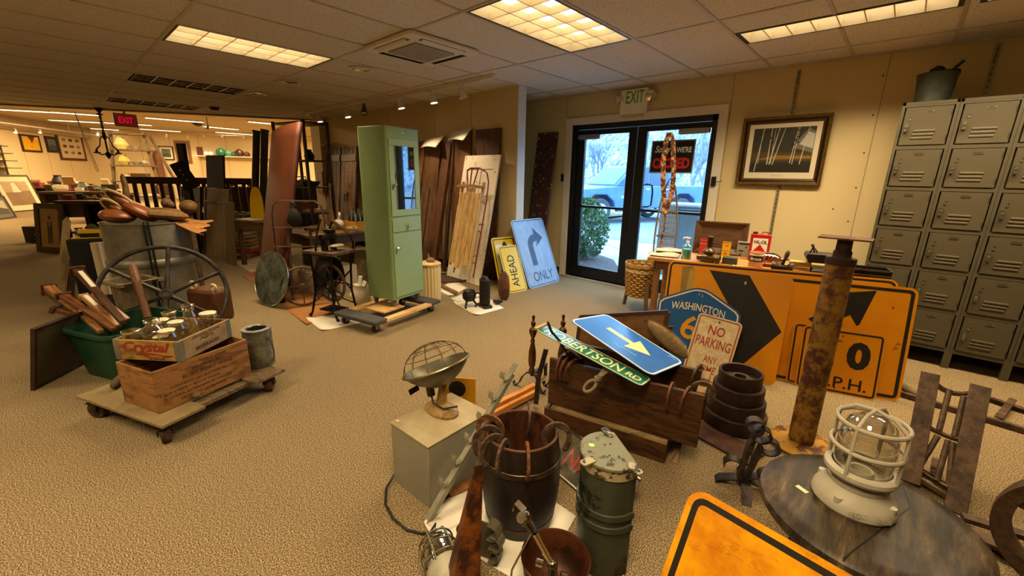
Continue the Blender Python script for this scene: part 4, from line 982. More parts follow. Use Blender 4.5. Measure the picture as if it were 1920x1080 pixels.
M = basis3((-1.035, 1.738, .492), Vector((.977, .062, -.204)).normalized(), Vector((-.091, .987, -.132)).normalized(), Vector((.193, .148, .97)).normalized())
GRN = sheen('1d6b58', '2a7a64', 6, .3)
def f_r(b):
    b.m(CRY); b.text('ROBERTSON', -.045, 0, .10, None, .0007, w=.455, bold=.012); b.text('RD', .245, -.01, .055, None, .0007, w=.075, bold=.02)
plate(M, .62, .152, .03, GRN, 'narrow green street sign lettered ROBERTSON RD on the crate', name='street_sign', cat='street sign', border=CRY, inset=.004, bw=.006, y0=-.076, build=f_r, edge=ALU)
# framed lids standing in the crate
def board(pts, Y0, Y1, th, mats, name, label, cat='board'):
    P = [wy(px, py, Y1 if i < 2 else Y0) for i, (px, py) in enumerate(pts)]     # TL TR BR BL
    c = sum(P, Vector()) / 4; x = ((P[1] - P[0]) + (P[2] - P[3])).normalized(); y = ((P[0] - P[3]) + (P[1] - P[2])); y = (y - x*y.dot(x)).normalized(); z = x.cross(y)
    M = basis(c, x, y, z); iv = M.inverted(); L = [iv @ p for p in P]
    return M, [(v.x, v.y) for v in reversed(L)]
t = T('picture_back', 'brown framed panel leaning in the crate behind the blue arrow', 'framed panel', CM)
t.matrix_world = Matrix.Identity(4); FPT = [wy(1088, 594, 2.33), wy(1252, 585, 2.33)]; FPB = [Vector((FPT[0].x, 2.285, 0)), Vector((FPT[1].x - .02, 2.285, 0))]
b = B(wood('5d3d1e', '8a6234', 'x', 2)); b.quad(FPB[0], FPB[1], FPT[1], FPT[0]); b.quad(*[q + Vector((0, .012, 0)) for q in (FPT[0], FPT[1], FPB[1], FPB[0])]); b.obj('panel', t)
b = B(wood('2d1c0d', '4c3319', 'x', 2)); 
for q0, q1 in ((FPT[0], FPT[1]), (FPT[1], FPB[1]), (FPB[0], FPT[0]), (FPB[0], FPB[1])): b.bar(q0 + Vector((0, .006, 0)), q1 + Vector((0, .006, 0)), .022, .022, (0, 1, 0))
b.obj('frame', t)
b = B(wood('3c2412', '5e3c1e', 'x', 2)); q0, q1 = wy(1200, 616, 2.38), wy(1263, 611, 2.38); b.prism([(q0.x, 0), (q1.x - .03, 0), (q1.x, q1.z), (q0.x, q0.z)], .012, 0, basis((0, 2.38, 0), (1, 0, 0), (0, 0, 1), (0, -1, 0))); S(b, 'drawer_front', 'reddish brown wooden piece standing right of the framed panel', 'wooden piece')
# bristle brush
t = T('broom_head', 'tan bristled broom head lying in the crate right of the blue arrow', 'broom', TR(-.845, 2.245, .475, radians(-2), 0, radians(30)))
b = B(paint('8a7046', '6b5432', .9, 40)); b.sph((0, 0, 0), .055, 18, 2.6, .75, .8); tag(b.obj('bristle_core', t), kind='stuff')
b = B(paint('a88c5a', '6b5432', .9, 30)); rn = random.Random(9)
for k in range(900):
    a, e = rn.random()*2*pi, rn.uniform(-.3, 1.2); x = rn.uniform(-1, 1); r = sqrt(max(0, 1 - x*x)); p = Vector((x*.143, .041*r*cos(a), .044*r*abs(sin(a)))); n_ = Vector((x*.8, cos(a)*r, abs(sin(a))*r + .1)).normalized(); q = p + n_*rn.uniform(.008, .022); s_ = Vector((-n_.y, n_.x, 0)).normalized()*.0008
    b.f([b.v(p - s_), b.v(p + s_), b.v(q)])
tag(b.obj('bristles', t), kind='stuff')
# horseshoes
HS = rust('4a3a2c', '7a6048', 26, .45, .62, .7, .5, .0008); HS2 = rust('5e3a24', '8a5e3c', 26, .45, .62, .75, .4, .0008)
def horseshoe_mesh(m):
    b = B(m); P = []
    for k in range(25):
        a = radians(-38 + 256*k/24); rx = .050; rz = .058
        P.append((rx*cos(a)*(1.0 if sin(a) > 0 else 1 - .12*abs(sin(a))), 0, rz*sin(a) if sin(a) > 0 else .078*sin(a)))
    b.strap(P, .010, .021, (0, 1, 0))
    for k in (3, 5, 7, 17, 19, 21): x, _, z = P[k]; b.sph((x, -.005, z), .003, 6); b.sph((x, .005, z), .003, 6)
    for k in (0, 24): x, _, z = P[k]; b.sph((x*.98, 0, z), .012, 8, 1, .8, 1)
    return b.mesh('horseshoe')
HM = (horseshoe_mesh(HS), horseshoe_mesh(HS2))
def shoe_at(M, label, group, which=0):
    o = bpy.data.objects.new('horseshoe', HM[which]); COL.objects.link(o); o.matrix_world = M; tag(o, label, 'horseshoe', group)
for x, y, rz, rx, lb in ((-.325, -.139, 88, 0, 'leftmost horseshoe hooked over the front edge of the long crate'), (-.295, -.139, 80, 4, 'second horseshoe from the left on the front edge of the crate'), (-.255, -.139, 66, 6, 'third horseshoe on the crate front edge, left of the pale shackle'),
                         (.245, -.139, 84, 0, 'horseshoe hooked on the crate front edge left of another near its right end'), (.315, -.139, 75, 4, 'horseshoe on the crate front edge nearest its right corner')):
    shoe_at(CM @ TR(x, y, cz1 - .045, radians(rz), radians(rx)), lb, 'horseshoes on the crate', 1)
shoe_at(CM @ TR(.372, -.04, cz1 - .042, radians(6), radians(8)), 'dark horseshoe hooked over the right end of the crate', 'horseshoes on the crate')
shoe_at(CM @ TR(.33, .139, cz1 - .044, radians(70), 0), 'horseshoe hooked over the back edge at the right end of the crate', 'horseshoes on the crate')
# pale shackle
t = T('wooden_shackle', 'pale grey forked shackle with a loop hanging over the crate front', 'shackle', None)
SH = paint('8a7d62', '6a5e46', .7, 20)
a0, a1, a2, a3 = fl(1140, 690, .455), fl(1124, 706, .435), fl(1115, 716, .405), fl(1098, 731, .365)
b = B(SH); dx = (a0 - a1).normalized(); sd = dx.cross(Vector((0, 0, 1))).normalized()
for k in (-1, 0, 1): b.tube([a1 + sd*.006*k, a0 + sd*.016*k], .006, 8)
b.tube([a1, a2], [.014, .010], 10); b.obj('fork', t)
b = B(SH); b.tube([a1*.75 + a2*.25, a1*.5 + a2*.5], .018, 12); b.tube([a1*.3 + a2*.7, a1*.1 + a2*.9], .014, 12); b.obj('collar', t)
b = B(SH); ax = (a3 - a2); L_ = ax.length; ax.normalize(); sd = ax.cross(Vector((.3, -.5, .8))).normalized(); c_ = (a2 + a3)/2
b.tube([c_ + ax*(L_*.62*cos(2*pi*k/16)) + sd*(.020*sin(2*pi*k/16)) for k in range(16)], .008, 8, True); b.obj('loop', t)
# iron bars stuck in the crate's left end
for pts, r, lb in (((fl(1027, 604, .66), fl(1034, 622, .60), fl(1050, 640, .53), fl(1066, 668, .44), fl(1075, 690, .25)), .007, 'thin curved iron bar crossing over the ROBERTSON sign'),):
    b = B(IR); b.tube(pts, r, 8); S(b, 'iron_bar', lb, 'iron bar')
b = B(IR); b.tube([fl(1062, 655, .40), fl(1078, 662, .41), fl(1090, 672, .43), fl(1095, 690, .32)], .008, 8); S(b, 'iron_hook', 'curved iron hook inside the left end of the crate', 'iron hook')
P0, P1 = fl(1024, 655, .40), fl(1005, 757, .02)
b = B(IR); b.strap([P0, P0*.5 + P1*.5 + Vector((-.01, -.01, 0)), P1], .028, .010, (.9, .4, 0)); S(b, 'iron_strap', 'dark flat iron strap leaning on the left end of the crate', 'iron strap')
# andirons
AND = paint('4a3418', '7a5a2c', .35, 16, .8)
def andiron(x, y, h, label, rz):
    t = T('andiron', label, 'andiron', TR(x, y, 0, rz), 'andirons by the crate')
    b = B(AND); k = h/.51; b.lathe([(0, .10*k), (.016, .10*k), (.022, .125*k), (.014, .145*k), (.022, .16*k), (.026, .20*k), (.024, .26*k), (.014, .31*k), (.012, .32*k), (.016, .33*k), (.010, .345*k), (.012, .355*k), (.022, .38*k), (.026, .395*k), (.026, .408*k), (.018, .42*k), (.010, .43*k), (.016, .445*k), (.016, .46*k), (.007, .47*k), (.009, .485*k), (.011, .495*k), (.006, .507*k), (0, .51*k)], 20); b.obj('column', t)
    b = B(IR)
    for s_ in (-1, 1): b.strap([(0, 0, .11*k), (s_*.03, -.01, .105*k), (s_*.06, -.02, .07*k), (s_*.075, -.025, .03*k), (s_*.095, -.03, .006), (s_*.115, -.03, .012), (s_*.118, -.03, .03)], .022, .007, (0, 1, 0))
    b.obj('leg', t)
    b = B(IR); b.bar((0, 0, .09*k), (0, .22, .085*k), .022, .016); b.bar((0, .21, .085*k), (0, .215, 0), .02, .016, (0, 1, 0)); b.obj('log_bar', t)
andiron(-1.60, 1.96, .51, 'turned brass andiron farther left of the two by the crate', radians(12))
andiron(-1.44, 2.06, .53, 'second turned andiron, behind the end of the ROBERTSON sign', radians(-6))
b = B(paint('b8a882', '8f8058', .5, 10)); P0, P1 = fl(1004, 617, .565), fl(1028, 606, .575); b.bar(P0, P1, .02, .012); S(b, 'metal_tag', 'small brass tag sticking out beyond the ROBERTSON sign', 'tag')
b = B(wood('a8641e', 'cf8c3a', 'y', 3)); P0, P1 = fl(918, 764, .07), fl(1003, 722, .07); b.bar(P0, P1, .035, .022); b.bar(P0 + Vector((.02, 0, -.030)), P1 + Vector((.02, 0, -.030)), .05, .036); S(b, 'wooden_level', 'orange brown wooden level lying between the keg and the crate', 'level', bevel=.003)

# ---------------------------------------------------------------- stepped pulley and post
t = T('stepped_pulley', 'dark rusty four-step iron pulley standing beside the crate', 'pulley', TR(-.495, 2.455, .012))
PU = rust('2c1e16', '402c20', 10, rough=.6, metal=.4)
b = B(PU); R4 = (.165, .148, .132, .112); P = [(0, 0)]
for i, r in enumerate(R4): P += [(r - .002, .080*i), (r, .080*i + .004), (r, .080*(i+1) - .004), (r - .003, .080*(i+1))]
P += [(.106, .320), (.100, .316), (.098, .27), (.05, .265), (.05, .285), (.03, .285), (.03, .25), (0, .25)]
b.lathe(P, 44); b.obj('body', t)
b = B(rust('3a1e12', '58301c', 12)); b.bar(fl(1305, 800, .006) + Vector((-.02, 0, 0)), fl(1420, 862, .006), .16, .012); S(b, 'flat_board', 'thin reddish board lying under the pulley and the post', 'board')
t = T('rusty_post', 'tall rusty yellow pipe post with a flat plate on its top', 'post', TR(-.170, 2.485, .013))
PO = rust('8a641e', '4a240e', 13, .44, .56, .6, 0.0, .001); POB = rust('a87a1e', '4e2a12', 9, .5, .58, .7, 0.0, .001)
b = B(PO); b.cyl((0, 0, .02), (0, 0, 1.0), .058, n=28); b.obj('pipe', t)
b = B(rust('24130a', '3c2012', 14)); b.lathe([(.058, .97), (.0605, .97), (.0605, 1.0), (.04, 1.003), (.036, 1.01), (.037, 1.03), (.031, 1.035), (.03, 1.09), (0, 1.09)], 28); b.obj('collar', t)
b = B(rust('5a3018', '8a5a3a', 16)); b.bb(-.10, .10, -.065, .065, 1.09, 1.097); b.obj('top_plate', t)
b = B(POB); b.lathe([(.058, .022), (.09, .02), (.145, .012), (.152, .006), (.152, 0), (0, 0)], 40); b.obj('base', t)
# ---------------------------------------------------------------- iron scroll
t = T('iron_scroll', 'wrought iron scroll bracket with curled ends before the post', 'ironwork', TR(-.30, 1.93, 0, radians(20)) @ Matrix.Diagonal((1.3, 1.3, 1.12, 1)))
WI = rust('2a2420', '4a3e34', 18, rough=.5, metal=.5)
def scroll(b, cx, cz, r, a0, a1, tail, y=0, w=.035):
    P = [tail] + [(cx + r*cos(radians(a0 + (a1 - a0)*k/16)), y, cz + r*sin(radians(a0 + (a1 - a0)*k/16))) for k in range(17)]
    b.strap(P, w, .005, (0, 1, 0))
b = B(WI); b.bar((-.02, 0, .03), (-.005, .0, .20), .04, .012, (1, 0, 0)); b.bar((.0, .0, .03), (.03, .0, .20), .04, .010, (1, 0, 0)); b.obj('stem', t)
for args in ((.0, .285, .026, -60, 250, (-.012, 0, .19)), (.022, .25, .03, -120, 220, (.0, 0, .16)), (.052, .205, .03, -160, 190, (.01, 0, .12)), (-.045, .09, .028, -40, 200, (-.005, 0, .05)), (.065, .07, .03, 190, -30, (.01, 0, .05))):
    b = B(WI); scroll(b, *args); b.obj('curl', t)
b = B(WI); b.strap([(-.09, 0, .0), (-.08, 0, .015), (-.03, 0, .035), (.03, 0, .035), (.08, 0, .015), (.10, 0, .0)], .04, .006, (0, 1, 0)); b.strap([(0, -.10, 0), (0, -.05, .03), (0, .05, .03), (0, .10, 0)], .03, .006, (1, 0, 0)); b.obj('foot', t)
# ---------------------------------------------------------------- round stool with ship's lamp
t = T('round_stool', 'thick round dark wooden stool top carrying the caged lamp', 'stool', TR(.085, 1.50, .012))
def black_wood():
    n = N('worn_black_wood'); v = n.coord((3.0, .5, 1), rot=(0, 0, radians(-25))); a = n.noise(v, 5, 8, .7, .4); d = n.noise(n.coord(), 3.2, 5, .6)
    c = n.ramp(a, [(.3, '100c08'), (.46, '30271b'), (.57, '54452f'), (.70, '8f7b58')]); c = n.mix(n.ramp(d, [(.36, 'a0a0a0'), (.55, '080808')]), c, '26231f')
    r = n.ramp(d, [(.4, (.42,)*3 + (1,)), (.7, (.62,)*3 + (1,))]); return n.done(c, r, 0.0, a, .002, .4, .25)
BW = black_wood()
b = B(BW); b.lathe([(0, .33), (.23, .33), (.262, .345), (.275, .365), (.272, .385), (.255, .397), (.22, .40), (0, .40)], 56); b.obj('seat', t)
b = B(plain('080706', .6)); b.bar((-.03, -.27, .4004), (.10, .10, .4004), .004, .0006); b.bar((.10, .10, .4004), (.075, .24, .4004), .003, .0006); b.obj('split', t)
for k in range(4): a = pi/4 + k*pi/2; b = B(BW); b.bar((.17*cos(a), .17*sin(a), .335), (.21*cos(a), .21*sin(a), 0), .04, .04, (cos(a), sin(a), 0)); b.obj('leg', t, bevel=.004)
b = B(plain('d8cfa8', .6)); q = fl(1500, 930, .4); b.box((0, 0, 0), (.035, .016, .0008)); S(b, 'price_tag', 'small pale paper tag lying left of the caged lamp', 'tag', TR(q.x, q.y + .02, .4132, radians(-28)))
t = T('ship_lamp', 'grey caged marine lamp with a glass dome on the stool', 'lamp', TR(.052, 1.505, .413, radians(24)) @ Matrix.Diagonal((.93, .93, 1.14, 1)))
LG = paint('a49c86', 'b7af98', .4, 10)
b = B(LG); b.lathe([(0, 0), (.108, 0), (.113, .008), (.112, .022), (.104, .035), (.088, .05), (.08, .062), (.082, .07), (.08, .076), (.076, .078), (.06, .078), (0, .06)], 48)
for k in range(4): a = pi/4 + k*pi/2; b.cyl((.098*cos(a), .098*sin(a), .02), (.098*cos(a), .098*sin(a), .043), .012, n=12)
b.obj('base', t)
b = B(paint('8f8774', 'a0987f', .4, 14)); b.text('CROUSE-HINDS', 0, 0, .012, basis((0, -.1095, .022), (1, 0, 0), (0, .35, .94), (0, -.94, .35)), .001, w=.11, bold=.01); b.obj('raised_lettering', t)
b = B(metal('b5ad98', .3)); [b.lathe([(.078, z), (.084, z + .003), (.078, z + .007)], 40) for z in (.076, .084)]; b.obj('threaded_ring', t)
b = B(LG); b.lathe([(.078, .09), (.093, .09), (.097, .097), (.096, .107), (.088, .112), (.078, .112), (.078, .09)], 44)
b.obj('cage_collar', t)
b = B(LG)
for k in range(4): a = pi/2*k + pi/4; b.tube([(.092*cos(a), .092*sin(a), .10), (.092*cos(a), .092*sin(a), .22), (.088*cos(a), .088*sin(a), .245)], .0055, 8)
for z, r in ((.17, .092), (.238, .089)): b.tube([(r*cos(2*pi*k/40), r*sin(2*pi*k/40), z) for k in range(40)], .006, 8, True)
for k in range(2): a = pi/2*k + pi/4; b.tube([(.088*cos(a), .088*sin(a), .24), (.05*cos(a), .05*sin(a), .265), (0, 0, .272), (-.05*cos(a), -.05*sin(a), .265), (-.088*cos(a), -.088*sin(a), .24)], .0055, 8)
b.obj('guard', t)
b = B(glass('f4f3ee', .28)); b.lathe([(.074, .08), (.075, .18), (.072, .205), (.06, .235), (.035, .252), (0, .258)], 40); b.obj('glass_dome', t)
b = B(paint('d5cdb6', 'c4bba2', .4, 10)); b.lathe([(.0, .072), (.05, .072), (.05, .085), (.038, .088), (.034, .10), (.026, .10), (.024, .085), (0, .085)], 30); b.obj('lamp_socket', t)
# ---------------------------------------------------------------- old iron near the lockers
t = T('barred_iron', 'rusty iron frame of two flat bars joined by curved cross straps', 'ironwork', None)
RI = rust('3e2e20', '6a523a', 14, .4, .65, .6, .35)
LB0, LB1, RB0, RB1 = fl(1706, 905, .02), fl(1745, 700, .44), fl(1790, 962, .0), fl(1839, 724, .44)
nn = Vector((0, -.7, .7))
for P0, P1 in ((LB0, LB1), (RB0, RB1)): b = B(RI); b.bar(P0, P1, .070, .014, nn); b.obj('flat_bar', t, bevel=.002)
def lerp(a, c, k): return a*(1 - k) + c*k
for k, sag in ((.94, .05), (.52, .02), (.14, .02)):
    A, C = lerp(LB0, LB1, k), lerp(RB0, RB1, k); mid = (A + C)/2 + Vector((0, .02, -sag))
    b = B(RI); b.strap([A + Vector((0, .012, 0)), lerp(A, mid, .6) + Vector((0, .012, -sag*.15)), mid + Vector((0, .012, 0)), lerp(C, mid, .6) + Vector((0, .012, -sag*.15)), C + Vector((0, .012, 0))], .035, .010, nn); b.obj('cross_strap', t)
for k0, k1, s0, s1 in ((.92, .53, .45, .4), (.9, .53, .75, .72), (.5, .14, .4, .12), (.5, .14, .62, .55), (.5, .14, .72, .82)):
    b = B(RI); A = lerp(lerp(LB0, LB1, k0), lerp(RB0, RB1, k0), s0); C = lerp(lerp(LB0, LB1, k1), lerp(RB0, RB1, k1), s1); b.tube([A + Vector((0, .015, -.02)), C + Vector((0, .015, -.01))], .012, 10); b.obj('rod', t)
b = B(RI); A = lerp(LB0, LB1, .15); C = lerp(RB0, RB1, .15); b.bar(A + Vector((-.02, .03, -.03)), C + Vector((.0, .03, -.04)), .09, .02); b.bar((A + C)/2 + Vector((0, .05, 0)), ((A + C)/2 + Vector((.03, .35, -.05))).xy.to_3d(), .03, .012); b.obj('back_stay', t)
t = T('spoked_iron', 'brown iron wheel cut off by the right edge of the picture', 'wheel', TR(.665, 2.06, .235, radians(-16), radians(4)))
b = B(RI); b.at(basis((0, 0, 0), (1, 0, 0), (0, 0, 1), (0, -1, 0))); b.lathe([(.19, -.03), (.232, -.035), (.236, 0), (.232, .035), (.19, .03), (.185, 0), (.19, -.03)], 44); b.obj('rim', t)
for k in range(5): a = k*2*pi/5 + .3; b = B(RI); b.bar((.03*cos(a), 0, .03*sin(a)), (.19*cos(a), 0, .19*sin(a)), .035, .02, (0, 1, 0)); b.obj('spoke', t)
b = B(RI); b.cyl((0, -.05, 0), (0, .05, 0), .045, n=20); b.obj('hub', t)
b = B(RI); P0, P1 = fl(1790, 985, .03), fl(1990, 1075, .03); b.bar(P0, P1, .07, .018); b.bar(P0 + Vector((.02, .05, .02)), P1 + Vector((.1, .16, .02)), .04, .02); S(b, 'iron_bar', 'rusty flat iron bar on the carpet below the cut-off wheel', 'iron bar')
t = T('bed_rail', 'angle iron bed rail lying on the carpet before the lockers', 'bed rail', None)
b = B(RI); P0, P1 = fl(1672, 730, .03), fl(1930, 806, .03); b.bar(P0, P1, .035, .006); b.bar(P0 + Vector((0, -.015, -.014)), P1 + Vector((0, -.015, -.014)), .005, .034); b.obj('near_rail', t)
b = B(RI); Q0, Q1 = fl(1846, 742, .03), fl(1990, 790, .03); b.bar(Q0, Q1, .035, .006); b.bar(Q0 + Vector((0, .015, -.014)), Q1 + Vector((0, .015, -.014)), .005, .034); b.obj('far_rail', t)
b = B(RI); b.bar(fl(1872, 783, .036), fl(1900, 748, .036), .035, .006); b.obj('cross_bar', t)
b = B(metal('8a7a5c', .4)); P0 = fl(1690, 722, .025); b.tube([P0, P0 + Vector((.10, -.12, 0)), P0 + Vector((.14, -.16, -.005))], [.02, .022, .01], 10); S(b, 'pipe_end', 'short pipe piece on the carpet by the corner of the arrow sign', 'pipe')
# ================================================================= planks against the partition
def standing(bx, by, yaw, lean, z=0.0, roll=0.0):              # like stand() but y runs up the thing and z towards us
    return stand(bx, by, yaw, lean, z, roll)
def lean_plank(x, w_, h_, th, mat, label, by=3.66, name='plank', cat='plank', yaw=0, group=None, build=None, roll=0.0, wall=3.995):
    lean = math.degrees(math.asin(min(.9, (wall - th - by)/h_)))
    b = B(mat); b.bb(-w_/2, w_/2, 0, h_, -th, 0)
    if build: build(b, w_, h_)
    return S(b, name, label, cat, stand(x, by, yaw, lean, 0.0, roll), group, bevel=.004)
DKW = wood('2e1a0e', '5d3c22', 'y', 1.6, .6); MDW = wood('4a2c16', '7c5430', 'y', 1.6, .6); LTW = wood('5e3a1e', '94683c', 'y', 1.6, .6)
def nails(b, w_, h_):
    b.m(plain('1a100a', .7)); [b.flat([(x + .007*cos(k*pi/3), y + .007*sin(k*pi/3)) for k in range(6)], .0005) for x, y in [(.0 + .02*(-1)**i, .12 + i*.2) for i in range(int(h_/.2))]]
lean_plank(-5.56, .22, 1.88, .03, LTW, 'light brown plank just visible at the right edge of the green cabinet')
lean_plank(-5.24, .36, 1.86, .03, MDW, 'wide brown plank under the left sheet of paper by the partition', by=3.68)
lean_plank(-4.93, .17, 1.84, .06, wood('3c2010', '6b4224', 'y', 1.6, .6), 'thick brown beam with a row of nail holes against the partition', by=3.60, build=nails, roll=-1.5)
lean_plank(-4.775, .05, 1.87, .04, DKW, 'narrow dark plank right of the beam with nail holes', by=3.72)
lean_plank(-4.58, .33, 1.95, .03, MDW, 'tall wide plank under the right sheet of paper by the partition', by=3.83)
lean_plank(-4.10, .46, 1.95, .03, DKW, 'dark brown plank behind the white panelled door', by=3.88)
def lean_poker(x, h_, lab): b = B(IR); b.cyl((0, 0, .01), (0, h_, .01), .008, n=8); b.sph((0, h_*.62, .01), .016, 8); S(b, 'iron_rod', lab, 'iron rod', stand(x, 3.56, 0, 11.5))
lean_poker(-5.33, 1.25, 'iron rod leaning on the planks nearest the green cabinet'); lean_poker(-5.12, 1.2, 'iron rod leaning on the wide plank left of the beam')
PAPER = paint('dcd6c6', 'cfc6b0', .7, 5)
for (x0, x1, z, w_, lb) in ((-5.42, -4.98, 1.83, .34, 'left sheet of white paper draped over the plank tops'), (-4.80, -4.40, 1.90, .34, 'right sheet of white paper draped over the plank tops')):
    b = B(PAPER); b.grid(lambda u, v: (x0 + (x1 - x0)*u + .04*v, 3.985 - .05*v - .16*v*v*(.6 + .4*u), z + .085 - .17*v*v + .015*sin(u*4)*v - .04*(1-v)*(1-u)), 8, 8); S(b, 'paper_sheet', lb, 'paper', None, 'paper sheets on the planks', solid=.003)
b = B(PAPER); b.grid(lambda u, v: (-8.75 + .55*u, 3.95 - .12*v, 1.87 + .10*u - .02*v + .03*sin(u*5)), 8, 3); S(b, 'paper_sheet', 'loose sheet of paper on top of the plank shutters at the far corner', 'paper', None, solid=.003)
# pair of ledged shutters far along
t0 = None
for k, (x, lb) in enumerate(((-8.45, 'left one of the two old plank shutters with iron rings'), (-7.82, 'right one of the two old plank shutters with iron rings'))):
    M = stand(x, 3.76, 0, 6.5)
    if t0 is None:
        t0 = T('plank_shutter', lb, 'shutter', M, 'plank shutters at the far corner')
        b = B(wood('3a2412', '7a5634', 'y', 1.2, .65))
        for i in range(4): b.bb(-.29 + i*.146, -.29 + i*.146 + .14, 0, 1.86, -.03, 0)
        b.obj('boards', t0, bevel=.004)
        for y in (.25, 1.6): b = B(wood('3a2412', '5e4026', 'x', 1.5)); b.bb(-.28, .28, y, y + .12, 0, .012); b.obj('ledge', t0)
        b = B(IR); b.tube([(-.02 + .05*cos(2*pi*q/16), .92 + .07*sin(2*pi*q/16), .03) for q in range(16)], .009, 6, True); b.bb(-.06, .02, .97, 1.03, 0, .02); b.obj('ring_handle', t0)
        b = B(M_BLK); [b.sph((x_, y_, .001), .009, 6) for x_ in (-.22, -.07, .07, .22) for y_ in (1.4, 1.72, .3)]; b.obj('nail_heads', t0)
    else: dup(t0, M, lb)
b = B(wood('8a4a1e', 'b46c34', 'y', 2)); b.bb(-.12, .12, 0, .46, -.02, 0); b.m(plain('5c2a10', .6)); b.band(rr(.2, .42, .02), rr(.15, .36, .02), .001, Matrix.Translation((0, .23, 0))); S(b, 'wood_plaque', 'small orange brown panel with a carved outline left of the plank shutters', 'plaque', stand(-8.85, 3.80, 0, 3, .95))
lean_plank(-3.82, .34, 1.98, .03, chips('4a2c26', 'b5a79a', 16, .60, .8), 'dark red flaking plank leaning behind the partition end', by=4.58, wall=4.878)
# white panelled door
t = T('panel_door', 'white painted panelled door leaning on the partition', 'door', stand(-4.15, 3.555, -2, 12.4))
WP = chips('e6dec8', 'a8957a', 12, .60, .5)
b = B(WP); b.bb(-.345, .345, 0, 1.66, -.018, -.004); b.obj('panel', t)
b = B(WP); [b.bb(x0, x1, y0, y1, -.022, .006) for x0, x1, y0, y1 in ((-.345, -.25, 0, 1.66), (.25, .345, 0, 1.66), (-.25, .25, 0, .2), (-.25, .25, .78, .92), (-.25, .25, 1.48, 1.66), (-.03, .03, .2, .78), (-.03, .03, .92, 1.48))]; b.obj('frame', t, bevel=.004)
b = B(IR); b.tube([(-.31, 1.0, .006), (-.30, 1.0, .04), (-.29, 1.03, .05), (-.29, 1.12, .05), (-.30, 1.15, .01)], .006, 6); b.obj('latch', t)
# runner sled
t = T('sled', 'wooden runner sled with red iron stood up against the white door', 'sled', stand(-4.02, 3.43, -2, 13.2))
SLW = wood('a07c44', 'd2b074', 'y', 2, .45); RED = chips('8a2c1c', '4a1c12', 14, .6, .5)
for i, (x, y0, y1) in enumerate(((-.135, .25, 1.16), (-.045, .20, 1.22), (.045, .20, 1.22), (.135, .25, 1.16))):
    b = B(SLW); b.bb(x - .04, x + .04, y0, y1, .10, .114); 
    if i in (1, 2): b.m(plain('a8481c', .5)); b.flat([(x - .008, .62), (x + .008, .62), (x, .5)], .1145); b.flat([(x - .006, .8), (x + .006, .8), (x, .95)], .1145)
    b.obj('slat', t, bevel=.004)
for s_ in (-1, 1):
    b = B(SLW); b.bb(s_*.20 - .012, s_*.20 + .012, .22, 1.30, .07, .105); b.obj('side_rail', t, bevel=.004)
    b = B(RED); b.strap([(s_*.20, .12, .0), (s_*.20, .3, -.0), (s_*.20, 1.1, .0), (s_*.20, 1.32, .02), (s_*.19, 1.42, .06), (s_*.15, 1.45, .09)], .012, .012, (1, 0, 0)); b.obj('runner', t)
    for y in (.35, .75, 1.1): b = B(RED); b.tube([(s_*.20, y - .06, .0), (s_*.17, y, .1), (s_*.20, y + .06, .0)], .006, 6); b.obj('brace', t)
b = B(RED); b.tube([(-.16, 1.44, .09), (-.08, 1.47, .1), (.08, 1.47, .1), (.16, 1.44, .09)], .011, 8); b.tube([(-.06, 1.46, .1), (-.03, 1.25, .11)], .009, 6); b.tube([(.06, 1.46, .1), (.03, 1.25, .11)], .009, 6); b.obj('bumper', t)
b = B(wood('7a5230', 'a4774a', 'x', 2)); b.prism([(-.28, 1.235), (-.24, 1.215), (0, 1.225), (.24, 1.215), (.28, 1.235), (.24, 1.25), (0, 1.265), (-.24, 1.25)], .02, .116); b.obj('steering_bar', t, bevel=.004)
# things on the floor before the planks
def floor_sheet(pts, label, name='paper_sheet', cat='paper', mat=None, z=.002, group=None):
    P = [fl(*q, z) for q in pts]; b = B(mat or PAPER); n_ = 6
    def fn(u, v):
        a = P[0]*(1-u) + P[1]*u; c = P[3]*(1-u) + P[2]*u; q = a*(1-v) + c*v; return (q.x, q.y, z + .0015*abs(sin(u*5 + v*3)) + (.012 if (u in (0, 1) and v == 0) else 0))
    b.grid(fn, n_, n_); return S(b, name, label, cat, None, group, solid=.0015)
floor_sheet([(822, 545), (845, 556), (876, 540), (850, 522)], 'white paper on the carpet under the boot scraper mat')
floor_sheet([(848, 567), (893, 592), (945, 578), (912, 556)], 'white paper under the black iron pieces in front of the sled')
floor_sheet([(573, 597), (604, 621), (683, 604), (640, 588)], 'white paper sheet under the front of the treadle stand')
floor_sheet([(845, 560), (858, 568), (905, 553), (880, 546)], 'second white paper at the edge behind the black iron pieces', z=.0005)
p0 = fl(845, 523, .0); t = T('boot_mat', 'dark bristly boot scraper mat in a wooden tray before the planks', 'mat', TR(p0.x, p0.y, .003, radians(-25)))
b = B(wood('3a2c1e', '5a4630', 'x', 3)); [b.bb(*q, 0, .03) for q in ((-.24, .24, -.17, -.15), (-.24, .24, .15, .17), (-.24, -.22, -.15, .15), (.22, .24, -.15, .15))]; b.bb(-.22, .22, -.15, .15, 0, .006); b.obj('tray', t)
b = B(rust('2c2218', '5c4a34', 60, rough=.95)); b.grid(lambda u, v: ((u-.5)*.44, (v-.5)*.30, .016 + .006*sin(u*90)*sin(v*70)), 40, 30); b.obj('bristles', t)
a_, c_ = fl(822, 533, .03), fl(856, 549, .03); b = B(wood('5a4026', '8a6a42', 'x', 4)); b.tube([a_, c_], .022, 10); S(b, 'wooden_stick', 'short thick stick lying on the paper by the boot mat', 'stick')
p0 = fl(815, 508); b = B(M_BLACK); b.at(TR(p0.x - .1, p0.y + .05, .09, .6, radians(75))); b.lathe([(0, 0), (.05, .0), (.085, .08), (.09, .085), (.06, .02), (0, .01)], 24); S(b, 'iron_funnel', 'black iron funnel lying between the green cabinet and the boot mat', 'funnel')
